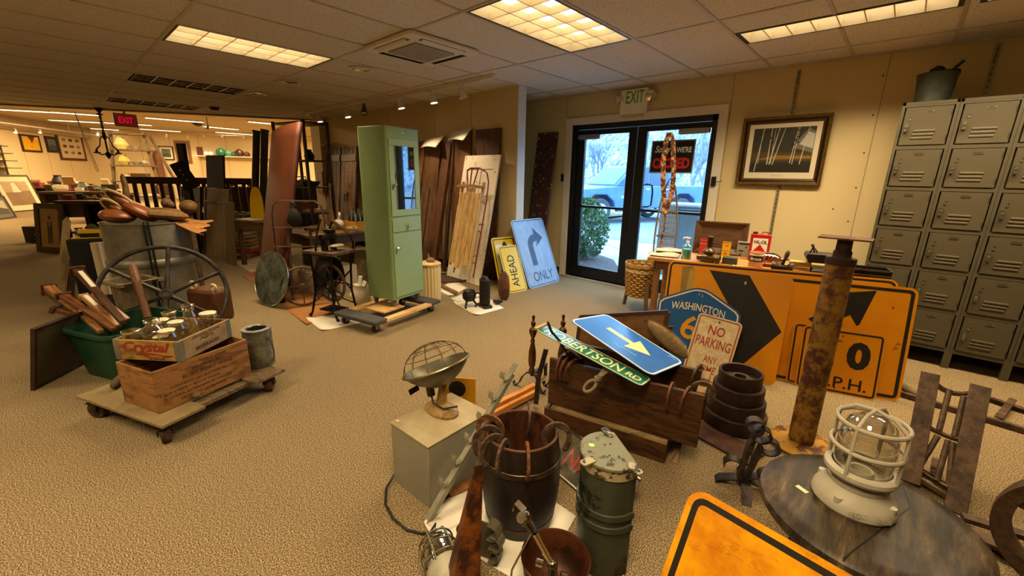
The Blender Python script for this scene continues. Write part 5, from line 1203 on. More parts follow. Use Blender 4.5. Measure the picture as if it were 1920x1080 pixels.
p0 = fl(905, 577); t = T('iron_brush', 'upright black scaly iron brush on the paper before the sled', 'brush', TR(p0.x, p0.y + .03, .004, radians(-15)))
b = B(M_BLACK); b.bb(-.085, .085, -.05, .05, 0, .03); b.obj('foot', t, bevel=.006)
b = B(rust('14110e', '2c2620', 50, rough=.6)); b.lathe([(0, .03), (.065, .03), (.075, .08), (.075, .25), (.065, .31), (.04, .335), (0, .34)], 22, sy=.55)
for j in range(11):
    for k in range(14): a = 2*pi*(k + .5*(j % 2))/14; b.sph((.074*cos(a), .041*sin(a), .05 + j*.024), .013, 6, 1, .7, 1)
b.obj('body', t)
p0 = fl(921, 566); b = B(rust('4a2c1a', '6a4426', 14)); b.lathe([(0, 0), (.05, 0), (.085, .05), (.095, .18), (.075, .28), (.03, .325), (0, .33)], 22, sy=.5); S(b, 'rusty_last', 'rusty brown oval iron piece standing behind the black brush', 'ironwork', TR(p0.x + .03, p0.y + .17, .002, radians(-10)))
p0 = fl(929, 572); b = B(M_BLACK); b.tube([(-.06, 0, .03), (0, 0, .03), (.05, .02, .05)], [.02, .028, .012], 10); S(b, 'iron_lump', 'small black iron lump right of the black brush', 'ironwork', TR(p0.x + .02, p0.y + .02, .004))
p0 = fl(876, 577); t = T('cast_iron_figure', 'small black three-legged iron pot left of the black brush', 'iron pot', TR(p0.x, p0.y + .03, .003, .4))
b = B(M_BLACK); b.lathe([(0, .07), (.045, .07), (.07, .10), (.075, .14), (.06, .17), (.068, .18), (.06, .182), (.05, .16), (0, .12)], 22); b.obj('bowl', t)
for k in range(3): a = k*2*pi/3 + .4; b = B(M_BLACK); b.tube([(.04*cos(a), .04*sin(a), .08), (.075*cos(a), .075*sin(a), .03), (.065*cos(a), .065*sin(a), 0)], [.014, .009, .013], 8); b.obj('leg', t)
b = B(M_BLACK); b.tube([(.06, 0, .15), (.10, 0, .17), (.12, 0, .16)], .009, 8); b.obj('spout', t)
p0 = fl(803, 568); t = T('fluted_can', 'cream fluted can standing behind the green cabinet', 'can', TR(p0.x - .09, p0.y + .10, 0))
b = B(chips('d5bd88', 'a8854c', 8, .68, .45)); n_ = 40; L = []
for z, r in ((0, .11), (.03, .112), (.40, .118)):
    L.append([b.v(((r + (.005 if k % 2 else -.003))*cos(2*pi*k/n_), (r + (.005 if k % 2 else -.003))*sin(2*pi*k/n_), z)) for k in range(n_)])
for A, C in zip(L, L[1:]):
    for k in range(n_): b.f((A[k], A[(k+1) % n_], C[(k+1) % n_], C[k]))
b.obj('body', t, sharp=.2)
b = B(paint('cfb57c', 'b3945a', .4, 9)); b.lathe([(.12, .39), (.126, .40), (.126, .42), (.10, .435), (0, .44)], 30); b.obj('lid', t)
b = B(paint('8a6a44', '6a4c2c', .6, 9)); b.sph((.02, 0, .455), .045, 12, 1.2, 1, .7); b.tube([(0, 0, .46), (-.02, 0, .52)], [.012, .008], 8); b.obj('knob', t)

# ================================================================= green cabinet on its dolly
GCL = radians(102); CU = Vector((cos(GCL), sin(GCL), 0)); CN = Vector((-sin(GCL), cos(GCL), 0))
Mcab = basis((-3.592, 2.212, 0), CU, CN, (0, 0, 1))       # x along the front, y to the back
t = T('dolly', 'pine furniture dolly with grey carpeted ends under the green cabinet', 'dolly', basis((-3.50, 2.07, 0), CU, CN, (0, 0, 1)))
PINE = wood('b98c50', 'deb878', 'x', 2.5, .6); FELT = paint('4c4a46', '3e3c39', .95, 40)
for y in (-.24, .24): b = B(PINE); b.bb(-.30, .30, y - .035, y + .035, .085, .115); b.obj('side_rail', t, bevel=.003)
for x in (-.355, .355): b = B(FELT); b.bb(x - .075, x + .075, -.275, .275, .085, .125); b.obj('end_board', t, bevel=.012)
for x in (-.36, .36):
    for y in (-.2, .2):
        c_ = B(plain('151414', .4)); c_.cyl((x, y - .014, .036), (x, y + .014, .036), .036, n=22); c_.m(metal('8f8f8f', .3)); c_.bb(x - .02, x + .02, y - .02, y - .016, .03, .085); c_.bb(x - .02, x + .02, y + .016, y + .02, .03, .085); c_.bb(x - .03, x + .03, y - .03, y + .03, .078, .085); c_.obj('caster', t)
b = B(wood('a47a44', 'cfa668', 'y', 2.5, .6)); b.bb(-.20, .06, -.14, .13, .116, .128); S(b, 'pine_board', 'square pine board on the dolly beneath a cabinet foot', 'board', t.matrix_world.copy(), bevel=.002)
GRNP = paint('7d9566', '71885a', .35, 3, 0, 0, .8, .5)
t = T('medicine_cabinet', 'tall pale green metal medicine cabinet with a glass door', 'cabinet', Mcab)
w_, d_, z0, z1 = .215, .18, .20, 1.76
P = rr(2*w_, 2*d_, .035, 5)
b = B(GRNP); b.prism(P, z1 - z0, z0); b.m(M_BLK)
for x, z in ((-.08, 1.36), (.10, 1.36)): b.cyl((-w_ - .001, x, z), (-w_ + .01, x, z), .006, n=8)
b.obj('body', t, bevel=.006)
for x in (-.16, .16):
    for y in (-.12, .12): b = B(paint('5a5446', '756d5a', .4, 12)); b.cyl((x, y, .125), (x, y, .205), .016, .032, 14); b.obj('foot', t)
GRNP2 = paint('869e72', '7c9468', .35, 3, 0, 0, .8, .5); y = -d_
def frontbox(b, x0, x1, za, zb, out=.008): b.bb(x0, x1, y - out, y + .004, za, zb)
b = B(GRNP2); frontbox(b, -.185, .185, 1.60, 1.66); frontbox(b, -.185, .185, .985, 1.045); frontbox(b, -.185, -.125, 1.045, 1.60); frontbox(b, .125, .185, 1.045, 1.60); o = b.obj('glass_door', t, bevel=.004)
def tinted():
    n = N('tinted_pane'); a = n.n('BsdfGlossy'); a.inputs[1].default_value = .02; c = n.n('BsdfDiffuse'); c.inputs[0].default_value = lin('1c2a26'); m_ = n.n('MixShader'); m_.inputs[0].default_value = .35
    n.l(c.outputs[0], m_.inputs[1]); n.l(a.outputs[0], m_.inputs[2]); n.l(m_.outputs[0], n.out.inputs[0]); return n.mat
b = B(tinted()); b.bb(-.125, .125, y - .003, y - .001, 1.045, 1.60); b.obj('glass_pane', o)
CRYS = glass('eef6f6', .6)
def knob(b, x, z): b.cyl((x, y - .012, z), (x, y - .025, z), .008, n=10); b.sph((x, y - .036, z), .019, 8, 1, .8, 1)
KN = metal('dfe6e6', .08)
b = B(KN); knob(b, -.150, 1.27); b.obj('knob', o, sharp=.1); b = B(KN); b.cyl((-.150, y - .012, 1.235), (-.150, y - .018, 1.235), .008, n=12); b.obj('keyhole', o)
b = B(GRNP2); frontbox(b, -.185, .185, .84, .965); o = b.obj('drawer', t, bevel=.004); b = B(KN); knob(b, .0, .895); b.obj('knob', o, sharp=.1)
b = B(GRNP2); frontbox(b, -.185, .185, .225, .825); o = b.obj('lower_door', t, bevel=.004); b = B(KN); knob(b, -.150, .70); b.obj('knob', o, sharp=.1)
b = B(plain('d9d7b0', .5)); b.prism([(-.004, -.008), (.004, -.008), (.004, .008), (-.004, .008)], .0008, 0, basis((.0, y - .0008, 1.715), (1, 0, 0), (0, 0, 1), (0, -1, 0))); b.obj('sticker', t)

# ================================================================= tall slab, mirror, treadle stand
b = B(paint('562810', '361808', .55, 3.2, 0, 0, 1.0, .3)); 
b.grid(lambda u, v: ((u-.5)*.66 + .02*v, v*(1.90 - .07*(1-u)), .05*sin(pi*u)*.6 - .02), 10, 14)
b.m(paint('b08a68', '7a4a2c', .5, 9))
S(b, 'wooden_slab', 'tall reddish brown slab leaning left of the treadle stand', 'slab', stand(-5.02, 1.47, 3, 11.5), solid=.035)
t = T('round_mirror', 'round dusty glass disc standing on edge against the reddish slab', 'glass disc', None)
c0 = fl(522, 573, .0); cc = Vector((c0.x - .05, c0.y - .02, .285)); nx = Vector((.22, -.93, .25)).normalized(); M = align(cc, cc + nx); t.matrix_world = M
def dusty():
    n = N('dusty_glass'); v = n.coord(); a = n.noise(v, 6, 8, .7); c = n.ramp(a, [(.35, '2c3026'), (.55, '5a6050'), (.75, '8a9080')]); return n.done(c, .25, .3)
b = B(dusty()); b.cyl((0, 0, -.004), (0, 0, .004), .28, n=48); b.obj('glass', t)
b = B(metal('b8bdb2', .25)); b.tube([(.281*cos(2*pi*k/48), .281*sin(2*pi*k/48), 0) for k in range(48)], .005, 6, True); b.obj('edge', t)
# brown wrapping paper and mats on the floor
floor_sheet([(455, 517), (575, 610), (640, 580), (520, 495)], 'orange brown paper sheet on the carpet under the treadle stand', mat=paint('a06a34', '8a5626', .8, 6), z=.001)
floor_sheet([(440, 492), (500, 530), (560, 500), (500, 470)], 'pale sheet on the carpet behind the reddish slab', mat=paint('b8a888', 'a08c68', .8, 4), z=.0012)
# treadle stand
BI = rust('16120f', '3a2c20', 16, .5, .66, .5, .5)
TM2 = TR(-3.91, 1.725, 0, radians(108)) @ Matrix.Diagonal((.52, 1, 1, 1))
t = T('treadle_stand', 'black cast iron treadle stand with a belt wheel and pedal', 'treadle stand', TM2)
for s_ in (-1, 1):
    b = B(BI); x = s_*.23
    b.strap([(x + s_*.03, -.16, 0), (x + s_*.02, -.13, .06), (x, -.10, .25), (x, -.11, .45), (x, -.13, .62)], .03, .014, (1, 0, 0)); b.strap([(x + s_*.03, .20, 0), (x + s_*.02, .17, .06), (x, .12, .25), (x, .12, .45), (x, .15, .62)], .03, .014, (1, 0, 0))
    b.bar((x, -.13, .62), (x, .15, .62), .03, .014); b.bar((x, -.10, .25), (x, .12, .45), .014, .012, (1, 0, 0)); b.bar((x, -.11, .45), (x, .12, .25), .014, .012, (1, 0, 0)); b.bar((x, -.1, .3), (x, .12, .3), .02, .01)
    b.sph((x + s_*.03, -.16, .016), .022, 8); b.sph((x + s_*.03, .20, .016), .022, 8)
    b.obj('side_frame', t)
b = B(BI); b.bar((-.23, .12, .3), (.23, .12, .3), .02, .012); b.bar((-.23, .12, .3), (.23, -.1, .12), .012, .012); b.bar((-.23, -.1, .25), (.23, .12, .1), .012, .012); b.obj('cross_brace', t)
b = B(BI); b.bb(-.15, .15, -.12, .14, .06, .072); [b.bb(-.15, .15, -.12 + .04*k, -.11 + .04*k, .072, .078) for k in range(7)]; b.obj('pedal', t)
b = B(rust('2c2018', '5a4430', 14)); 
wc = Vector((-.17, -.06, .36)); b.tube([wc + Vector((0, .17*cos(2*pi*k/36), .17*sin(2*pi*k/36))) for k in range(36)], .017, 8, True)
for k in range(5): a = 2*pi*k/5; b.tube([wc, wc + Vector((.01, .08*cos(a + .25), .08*sin(a + .25))), wc + Vector((0, .165*cos(a), .165*sin(a)))], .010, 6)
b.cyl(wc - Vector((.04, 0, 0)), wc + Vector((.03, 0, 0)), .03, n=14); b.obj('belt_wheel', t)
b = B(M_BLACK); b.strap([(.02 + .22*cos(radians(a)), .06, .36 + .22*sin(radians(a))) for a in range(-10, 196, 12)], .16, .008, (0, 1, 0)); b.prism([(.02 + .21*cos(radians(a)), .36 + .21*sin(radians(a))) for a in range(-10, 196, 12)], .006, 0, basis((0, .14, 0), (1, 0, 0), (0, 0, 1), (0, -1, 0))); b.obj('wheel_guard', t)
b = B(BI); b.bar((-.14, -.14, .10), (-.14, -.04, .36), .016, .010, (1, 0, 0)); b.obj('pitman', t)
b = B(rust('3a2c20', '6a543a', 14)); b.bb(-.30, .27, -.18, .20, .63, .655); b.obj('top_plate', t)
# head stock and levers on the stand
t = T('lathe_head', 'jumble of iron levers and a grip on top of the treadle stand', 'machine head', TM2)
b = B(BI); b.cyl((-.20, 0, .78), (.12, 0, .78), .03, n=14); b.bb(-.16, -.10, -.03, .03, .656, .78); b.bb(.04, .09, -.03, .03, .656, .78); b.lathe([(.05, .0), (.07, .01), (.07, .04), (.04, .05)], 18, (0, 0, .81)); b.obj('headstock', t)
b = B(wood('6a4a30', '9a7450', 'x', 3)); b.bar((.0, -.05, .93), (.26, -.12, .80), .03, .025); b.obj('wooden_arm', t, bevel=.003)
b = B(BI); b.tube([(.25, -.12, .80), (.30, -.13, .72), (.31, -.12, .6), (.305, -.1, .52)], .014, 8); b.tube([(-.25, .05, .656), (-.22, .02, .85), (-.16, 0, .95)], .012, 8); b.tube([(.0, -.05, .93), (-.05, 0, .80)], .012, 8); b.obj('lever', t)
b = B(paint('cdbb98', 'b09a74', .5, 9)); b.at(TR(.02, -.07, .70, 0, radians(90)) ); b.sph((0, 0, 0), .12, 20, 1.2, .12, .45); b.obj('pale_paddle', t)
# hooped cultivator frame
t = T('hoop_frame', 'brown iron frame with a rounded top bar behind the treadle stand', 'iron hoop stand', TR(-4.60, 1.72, 0, radians(50)))
HB = rust('4a3426', '6e523c', 14, rough=.55)
b = B(HB); b.strap([(-.30, 0, .02), (-.27, 0, .45), (-.255, 0, .95), (-.235, 0, 1.03), (-.18, 0, 1.075), (.18, 0, 1.075), (.235, 0, 1.03), (.255, 0, .95), (.27, 0, .45), (.30, 0, .02)], .032, .012, (0, 1, 0)); b.obj('hoop', t)
b = B(HB); b.bar((-.27, 0, .6), (.27, 0, .6), .03, .01); b.bar((-.265, 0, .8), (.265, 0, .8), .03, .01); b.obj('cross_bar', t)
b = B(HB); b.bar((-.15, .01, .02), (-.12, .01, .8), .03, .012, (0, 1, 0)); b.bar((.12, .01, .02), (.10, .01, .8), .03, .012, (0, 1, 0)); b.obj('post', t)
b = B(M_BLACK); b.lathe([(0, 0), (.05, .01), (.075, .05), (.07, .11), (.045, .16), (.03, .18), (0, .185)], 18, (-.02, -.05, .82), sy=.5); b.tube([(-.02 + .025*cos(2*pi*k/14), -.05, 1.03 + .03*sin(2*pi*k/14)) for k in range(14)], .008, 6, True); b.m(IR); b.tube([(-.02, -.05, 1.06), (-.02, -.01, 1.085)], .007, 6)
S(b, 'pulley_block', 'black rope pulley block hanging from the rounded iron frame', 'pulley block', t.matrix_world.copy())
# spoked wheel behind the disc
t = T('cart_wheel', 'small rusty spoked wheel behind the round glass disc', 'wheel', TR(-4.44, 1.63, .216, radians(70)) @ Matrix.Scale(.84, 4))
b = B(HB); b.tube([(.24*cos(2*pi*k/36), 0, .24*sin(2*pi*k/36)) for k in range(36)], .013, 8, True); b.obj('rim', t)
b = B(HB); [b.tube([(0, 0, 0), (.235*cos(2*pi*k/8), 0, .235*sin(2*pi*k/8))], .007, 6) for k in range(8)]; b.obj('spokes', t)
b = B(HB); b.cyl((0, -.05, 0), (0, .05, 0), .03, n=14); b.obj('hub', t)
# canvas bag
p0 = fl(671, 577)*1.035; t = T('canvas_bag', 'white canvas bag with tools standing left of the dolly', 'bag', TR(p0.x, p0.y + .05, .003, .3))
CAN = paint('d3c8ac', 'b8aa88', .8, 10)
b = B(CAN); b.lathe([(0, 0), (.10, .0), (.115, .04), (.10, .13), (.085, .18), (.09, .2), (.07, .19), (0, .15)], 18, sy=.7); b.sph((-.11, -.01, .06), .05, 10, .9, .7, 1); b.obj('bag', t)
b = B(PAPER); b.bar((-.02, 0, .14), (.0, .01, .29), .04, .02, (0, 1, 0)); b.bar((.03, 0, .14), (.06, .01, .24), .05, .012, (0, 1, 0)); b.obj('papers', t)
b = B(wood('6a3a1c', '8a5a34', 'z', 4)); b.bar((.05, 0, .16), (.13, -.01, .26), .012, .01); b.obj('handle', t)
# work table with bottles behind
TB = TR(-5.15, 2.62, 0, radians(8))
t = T('work_table', 'dark table with bottles and brass pieces behind the treadle stand', 'table', TB)
b = B(wood('4a3018', '7a5a34', 'y', 2)); b.bb(-.42, .42, -.85, .75, .67, .70); b.obj('table_top', t, bevel=.003)
b = B(wood('2e1e10', '4e341c', 'y', 2)); b.bb(.36, .385, -.8, .7, .57, .67); b.bb(-.385, -.36, -.8, .7, .57, .67); b.bb(-.38, .38, -.8, -.775, .57, .67); b.obj('apron', t)
for x in (-.36, .36):
    for y_ in (-.78, .68): b = B(wood('2e1e10', '4e341c', 'z', 2)); b.bb(x - .03, x + .03, y_ - .03, y_ + .03, 0, .67); b.obj('leg', t)
for k, (x, y_, w2, h2, c1, lb) in enumerate(((.26, -.42, .24, .30, 'c9bfa4', 'white carton under the bottle table, nearest the green cabinet'), (.15, -.72, .20, .26, 'd2c8ae', 'white carton under the bottle table behind the iron wheel'), (-.2, .1, .3, .34, '4a3a28', 'brown carton in the shade under the bottle table'))):
    b = B(paint(c1, 'a08c68', .8, 6)); b.bb(-.13, .13, -w2/2, w2/2, 0, h2); S(b, 'carton', lb, 'carton', TB @ TR(x, y_, 0, .1*k), 'cartons under the bottle table')
crate = T('bottle_crate', 'yellow wooden crate of green bottles on the table by the green cabinet', 'crate', TB @ TR(.20, -.02, .70, radians(90)))
YC = paint('c08a1e', 'a06a14', .6, 8)
b = B(YC); b.bb(-.21, .21, -.13, -.12, 0, .10); b.bb(-.21, .21, .12, .13, 0, .10); b.bb(-.21, -.2, -.12, .12, 0, .10); b.bb(.2, .21, -.12, .12, 0, .10); b.bb(-.2, .2, -.12, .12, 0, .01); b.obj('box', crate)
bt = B(glass('a8c0a0', .3)); bt.lathe([(0, .0), (.028, .0), (.031, .01), (.031, .12), (.022, .16), (.012, .19), (.012, .215), (.015, .22), (.015, .23), (.01, .232)], 14); btm = bt.mesh('bottle')
for i in range(6):
    for j in range(2):
        o = bpy.data.objects.new('glass_bottle', btm); COL.objects.link(o); o.matrix_world = crate.matrix_world @ TR(-.165 + i*.066, -.045 + j*.09, .012)
        tag(o, 'small green glass bottle standing in the yellow crate', 'bottle', 'green bottles in the yellow crate')
BRS = metal('a89060', .3)
p0 = Vector((.15, -.42, .70)); b = B(BRS); b.at(TB @ TR(.22, -.50, .745, radians(70), radians(90))); b.lathe([(0, -.12), (.03, -.12), (.045, -.08), (.045, .02), (.03, .05), (.03, .12), (.04, .13), (0, .13)], 18); S(b, 'brass_nozzle', 'brass hose nozzle lying on the table behind the iron levers', 'nozzle')
b = B(BRS); b.at(TB @ TR(.05, -.62, .735, radians(20), radians(90))); b.lathe([(0, -.10), (.032, -.10), (.034, 0), (.02, .03), (.02, .1), (0, .1)], 16); S(b, 'brass_fitting', 'brass pipe fitting on the table left of the nozzle', 'pipe fitting')
b = B(paint('d8d2c4', 'b8ae98', .6, 8)); b.sph((0, 0, .06), .07, 14, 1.1, .8, .9); b.tube([(0, 0, .1), (.03, 0, .17), (.0, .02, .20)], [.02, .016, .01], 10); S(b, 'white_pitcher', 'white china pitcher on the table beside the bottles', 'pitcher', TB @ TR(.10, -.30, .70))
b = B(paint('a8946c', '8a744c', .6, 8)); b.tube([(.09*cos(2*pi*k/20), .05*sin(2*pi*k/20), .012 + .03*abs(sin(pi*k/10))) for k in range(20)], .008, 6, True); b.tube([(.07*cos(2*pi*k/20) + .03, .06*sin(2*pi*k/20), .03) for k in range(20)], .006, 6, True); S(b, 'rope_coil', 'loose loop of pale rope on the table before the yellow crate', 'rope', TB @ TR(.30, -.28, .70))
for k, (dx, lb) in enumerate(((-.06, 'left one of two wooden oars standing behind the work table'), (.11, 'right one of two wooden oars standing behind the work table'))):
    b = B(wood('8a5a34', 'b98458', 'y', 2)); Pp = [(.012, 0), (.06, .35), (.07, .55), (.05, .72), (.018, .85), (.014, 1.15), (.024, 1.17), (.024, 1.2), (0, 1.22)]
    b.lathe([(0, 0)] + Pp, 14, sy=.35)
    S(b, 'wooden_oar', lb, 'oar', TR(-6.38 + dx*1.7, 2.95 + dx, 0, .4, radians(-3)))
# small cabinet with a milk crate and the yellow board
YB = fl(484, 410, .69); t = T('side_table', 'small dark wooden table at the left of the reddish slab', 'table', TR(YB.x + .02, YB.y + .02, 0, radians(15)))
b = B(wood('5a3c20', '8a6438', 'x', 2)); b.bb(-.28, .28, -.22, .22, .66, .69); b.obj('table_top', t)
for x in (-.24, .24):
    for y_ in (-.18, .18): b = B(wood('3a2412', '5e3e20', 'z', 2)); b.bb(x - .025, x + .025, y_ - .025, y_ + .025, 0, .66); b.obj('leg', t)
b = B(wood('3a2412', '5e3e20', 'x', 2)); b.bb(-.24, .24, -.2, -.18, .56, .66); b.obj('apron', t)
b = B(sheen('e0b410', 'd0a00c', 4)); b.prism([(.10*cos(radians(a)), .12 + .34*max(0, sin(radians(a)))**.8) for a in range(0, 181, 15)] + [(-.10, .0), (.10, .0)], .012); S(b, 'yellow_board', 'bright yellow round-topped board standing on the small dark table', 'board', stand(YB.x, YB.y, 40, 4, .691))
b = B(PAPER); b.bb(-.12, .10, -.1, .1, 0, .012); S(b, 'white_book', 'thin white book on the small dark table before the yellow board', 'book', TR(YB.x + .14, YB.y - .12, .691, .3))
# ================================================================= plinth, heater, keg and the nearest things
PLM = TR(-1.355, 1.025, 0, radians(2))
t = T('plinth', 'low putty coloured box plinth under the wire guarded heater', 'plinth', PLM)
PLC = paint('8d8873', '7d7864', .6, 3); PLT = paint('b3a683', '93825c', .7, 6)
b = B(PLC); b.bb(-.13, .13, -.175, .175, 0, .295); b.obj('box', t, bevel=.003)
b = B(PLT); b.bb(-.133, .133, -.178, .178, .295, .302); b.obj('top', t, bevel=.002)
b = B(plain('d9cfb0', .6)); q = fl(743, 787, .303); b.box((0, 0, 0), (.016, .01, .0006)); S(b, 'paper_label', 'tiny pale label on the left corner of the plinth top', 'label', TR(q.x + .012, q.y, .3035, .4))
t = T('dish_heater', 'old dish heater with a domed wire guard standing on the plinth', 'heater', PLM @ TR(-.035, .035, .303))
WD = wood('6a4e22', 'a5803e', 'y', 3, .45)
b = B(WD); b.prism([(.095*cos(radians(a)), .062*sin(radians(a))) for a in range(0, 360, 18)], .012); b.lathe([(.09, .012), (.06, .03), (.02, .05), (0, .055)], 26, sy=.62); b.obj('base', t, bevel=.003)
b = B(WD); b.cyl((0, 0, .03), (.012, .0, .135), .026, .017, 14); b.obj('stem', t)
hd = Vector((-.38, -.07, .92)).normalized()
HA = align((.012, 0, .135), Vector((.012, 0, .135)) + hd)
DSH = paint('6c6650', '57523e', .4, 9, .4)
b = B(DSH, HA); b.lathe([(0, 0), (.05, .006), (.10, .035), (.135, .068), (.148, .09), (.153, .09), (.153, .095), (.145, .095), (.13, .072), (.095, .042), (.045, .014), (0, .01)], 44); b.obj('dish', t)
b = B(metal('8f876a', .4), HA); b.tube([(.153*cos(2*pi*k/44), .153*sin(2*pi*k/44), .092) for k in range(44)], .006, 8, True); b.obj('rim', t)
b = B(metal('6a5c40', .45), HA)
for k in range(6):
    a = pi*k/6; b.tube([(.148*cos(a)*cos(q), .148*sin(a)*cos(q), .094 + .105*sin(q)) for q in [pi*j/20 for j in range(21)]], .0017, 5)
for r, z in ((.123, .094 + .058), (.078, .094 + .089)): b.tube([(r*cos(2*pi*k/36), r*sin(2*pi*k/36), z) for k in range(36)], .0017, 5, True)
b.obj('wire_guard', t)
b = B(metal('4c4838', .4), HA); b.bb(.05, .11, -.10, -.098, .01, .035); b.cyl((.03, -.06, -.03), (.03, -.05, .02), .018, n=14); b.obj('terminal_box', t)
b = B(M_BLACK); P0 = HA @ Vector((.03, -.06, -.03)); b.tube([P0, P0 + Vector((.02, -.005, -.03)), P0 + Vector((.07, .01, -.045)), P0 + Vector((.12, .05, -.03))], .004, 8); b.obj('cable', t)
b = B(sheen('d89a10', 'c08208', 4)); b.bb(-.075, .075, -.004, .004, 0, .36); b.m(INK); b.flat([(-.02 + .045*cos(2*pi*k/20), .30 + .045*sin(2*pi*k/20)) for k in range(20)], 0, basis((0, -.0045, 0), (1, 0, 0), (0, 0, 1), (0, -1, 0))); b.m(plain('3a2414', .6)); b.bb(-.077, -.074, -.005, .005, 0, .36)
S(b, 'yellow_plate', 'narrow yellow plate with a black spot standing behind the plinth', 'plate', TR(-1.49, 1.26, 0, radians(38)))
# electric cord from the plinth to the caged work lamp
c_pts = [fl(740, 888, .02), fl(724, 915, .008), fl(722, 945, .008), fl(737, 972, .008), fl(762, 993, .008), fl(790, 1000, .01), fl(812, 998, .03)]
# caged work lamp
W0, W1 = fl(812, 1003, .068), fl(840, 1075, .066)
t = T('work_lamp', 'wire caged work lamp with a glass lens lying on the carpet', 'work lamp', None)
ax = (W1 - W0).normalized(); WM = align(W0, W1) @ Matrix.Diagonal((1.45, 1.45, 1.3, 1))
b = B(metal('8e8672', .4), WM)
for k in range(6):
    a = 2*pi*k/6; b.tube([(.012*cos(a), .012*sin(a), 0), (.040*cos(a), .040*sin(a), .02), (.045*cos(a), .045*sin(a), .06), (.045*cos(a), .045*sin(a), .12)], .0024, 6)
for z, r in ((.03, .042), (.065, .046), (.10, .046)): b.tube([(r*cos(2*pi*k/24), r*sin(2*pi*k/24), z) for k in range(24)], .0024, 6, True)
b.obj('cage', t)
b = B(glass('cfd6cc', .5), WM); b.lathe([(.02, .02), (.035, .03), (.037, .10), (.03, .12)], 24); b.obj('glass', t)
b = B(paint('a8a290', '8a8470', .4, 9), WM); b.lathe([(0, .11), (.044, .11), (.05, .13), (.05, .17), (.03, .2), (.02, .26), (0, .26)], 24); b.obj('handle', t)
b = B(M_BLACK); b.tube([W0 + Vector((.0, .01, .0)), W0 + Vector((.01, .0, .02)), W0 + Vector((-.01, .02, .03)), W0 + Vector((-.012, .0, .01))], .004, 6); b.obj('hook', t)
b = B(M_BLACK); b.tube(c_pts, .005, 8); b.obj('cord', t)
# white sheets under the keg
floor_sheet([(800, 985), (1000, 1110), (1080, 968), (950, 880)], 'white paper sheet on the carpet under the keg', z=.003)
floor_sheet([(795, 982), (812, 1010), (905, 960), (868, 905)], 'small white paper by the foot of the comb rail', z=.006)
# the keg
KG = TR(-.925, 1.085, .006)
t = T('nail_keg', 'dark wooden keg hung with horseshoes on white paper', 'keg', KG)
KW = wood('0d0805', '26160b', 'z', 2.4, .55); KWI = wood('2c160b', '5a3019', 'z', 2.4, .55)
b = B(KW); b.lathe([(0, .0), (.125, 0), (.13, .004), (.148, .10), (.156, .2), (.152, .30), (.142, .395), (.140, .40)], 44); b.m(KWI); b.lathe([(.140, .40), (.130, .40), (.140, .30), (.143, .2), (.136, .10), (.12, .03), (0, .03)], 44); b.obj('staves', t)
b = B(rust('241912', '4a3424', 14, rough=.5, metal=.4)); [b.lathe([(r0, z), (r0 + .004, z), (r1 + .004, z + .02), (r1, z + .02)], 44) for r0, r1, z in ((.1345, .138, .035), (.1515, .149, .29))]; b.obj('hoop', t)
b = B(metal('6a5a48', .4)); b.tube([(.1535*cos(2*pi*k/40), .1535*sin(2*pi*k/40), .312) for k in range(40)], .0016, 5, True); b.obj('wire', t)
b = B(wood('3a1e10', '5c341c', 'z', 3, .5)); b.tube([(.137*cos(2*pi*k/44), .137*sin(2*pi*k/44), .401) for k in range(44)], .006, 6, True); b.obj('rim', t)
def keg_shoe(deg, lb, which=0, rz=0, dz=0.0, rx=0):
    a = radians(deg); shoe_at(KG @ TR(.135*cos(a), .135*sin(a), .363 + dz, a + radians(rz), radians(rx)), lb, 'horseshoes on the keg', which)
keg_shoe(-128, 'leftmost horseshoe hooked on the near rim of the keg', 0, 10)
keg_shoe(-100, 'horseshoe on the keg rim second from the left', 0, -6, 0, 4)
keg_shoe(-78, 'horseshoe hanging at the middle of the near keg rim', 0, 8)
keg_shoe(-40, 'rust brown horseshoe on the keg rim, right of the middle', 1, -4)
keg_shoe(38, 'horseshoe seen face on at the right side of the keg rim', 0, 4, .012)
keg_shoe(118, 'horseshoe hooked on the far rim of the keg', 0, 14, .01)
keg_shoe(-160, 'horseshoe at the left side of the keg rim under the comb rail', 1, 6)
# bracket rail with hooked arms
Pb, Pt = Vector((-1.172, .80, .008)), fl(958, 700, .505)
ax = (Pt - Pb).normalized(); side = ax.cross(Vector((0, 0, 1))).normalized(); nrm = side.cross(ax).normalized()
if nrm.y > 0: nrm = -nrm
t = T('comb_rail', 'grey metal rail with curved hooks slanting up beside the plinth', 'bracket rail', None)
RG = paint('9a967f', '77735e', .4, 14, .3)
b = B(RG); b.bar(Pb, Pt, .030, .005, nrm); sv = side*.015; b.bar(Pb + sv, Pt + sv, .004, .022, nrm); b.obj('rail', t)
Lr = (Pt - Pb).length
for k in range(6):
    o = Pb + ax*(Lr*(.22 + .145*k)); b = B(RG); dirn = -side if side.x > 0 else side
    b.strap([o + ax*.085 + nrm*.004, o + ax*.04 + nrm*.005, o + ax*.012 + nrm*.009, o - ax*.004 + nrm*.020, o - ax*.004 + nrm*.036, o + ax*.008 + nrm*.048, o + ax*.022 + nrm*.052], .026, .003, side); b.obj('hook', t)
b = B(M_BLACK)
for k in range(6): o = Pb + ax*(Lr*(.30 + .125*k)) + nrm*.0031; b.cyl(o - nrm*.001, o + nrm*.0006, .006, n=12)
b.obj('screw_holes', t)
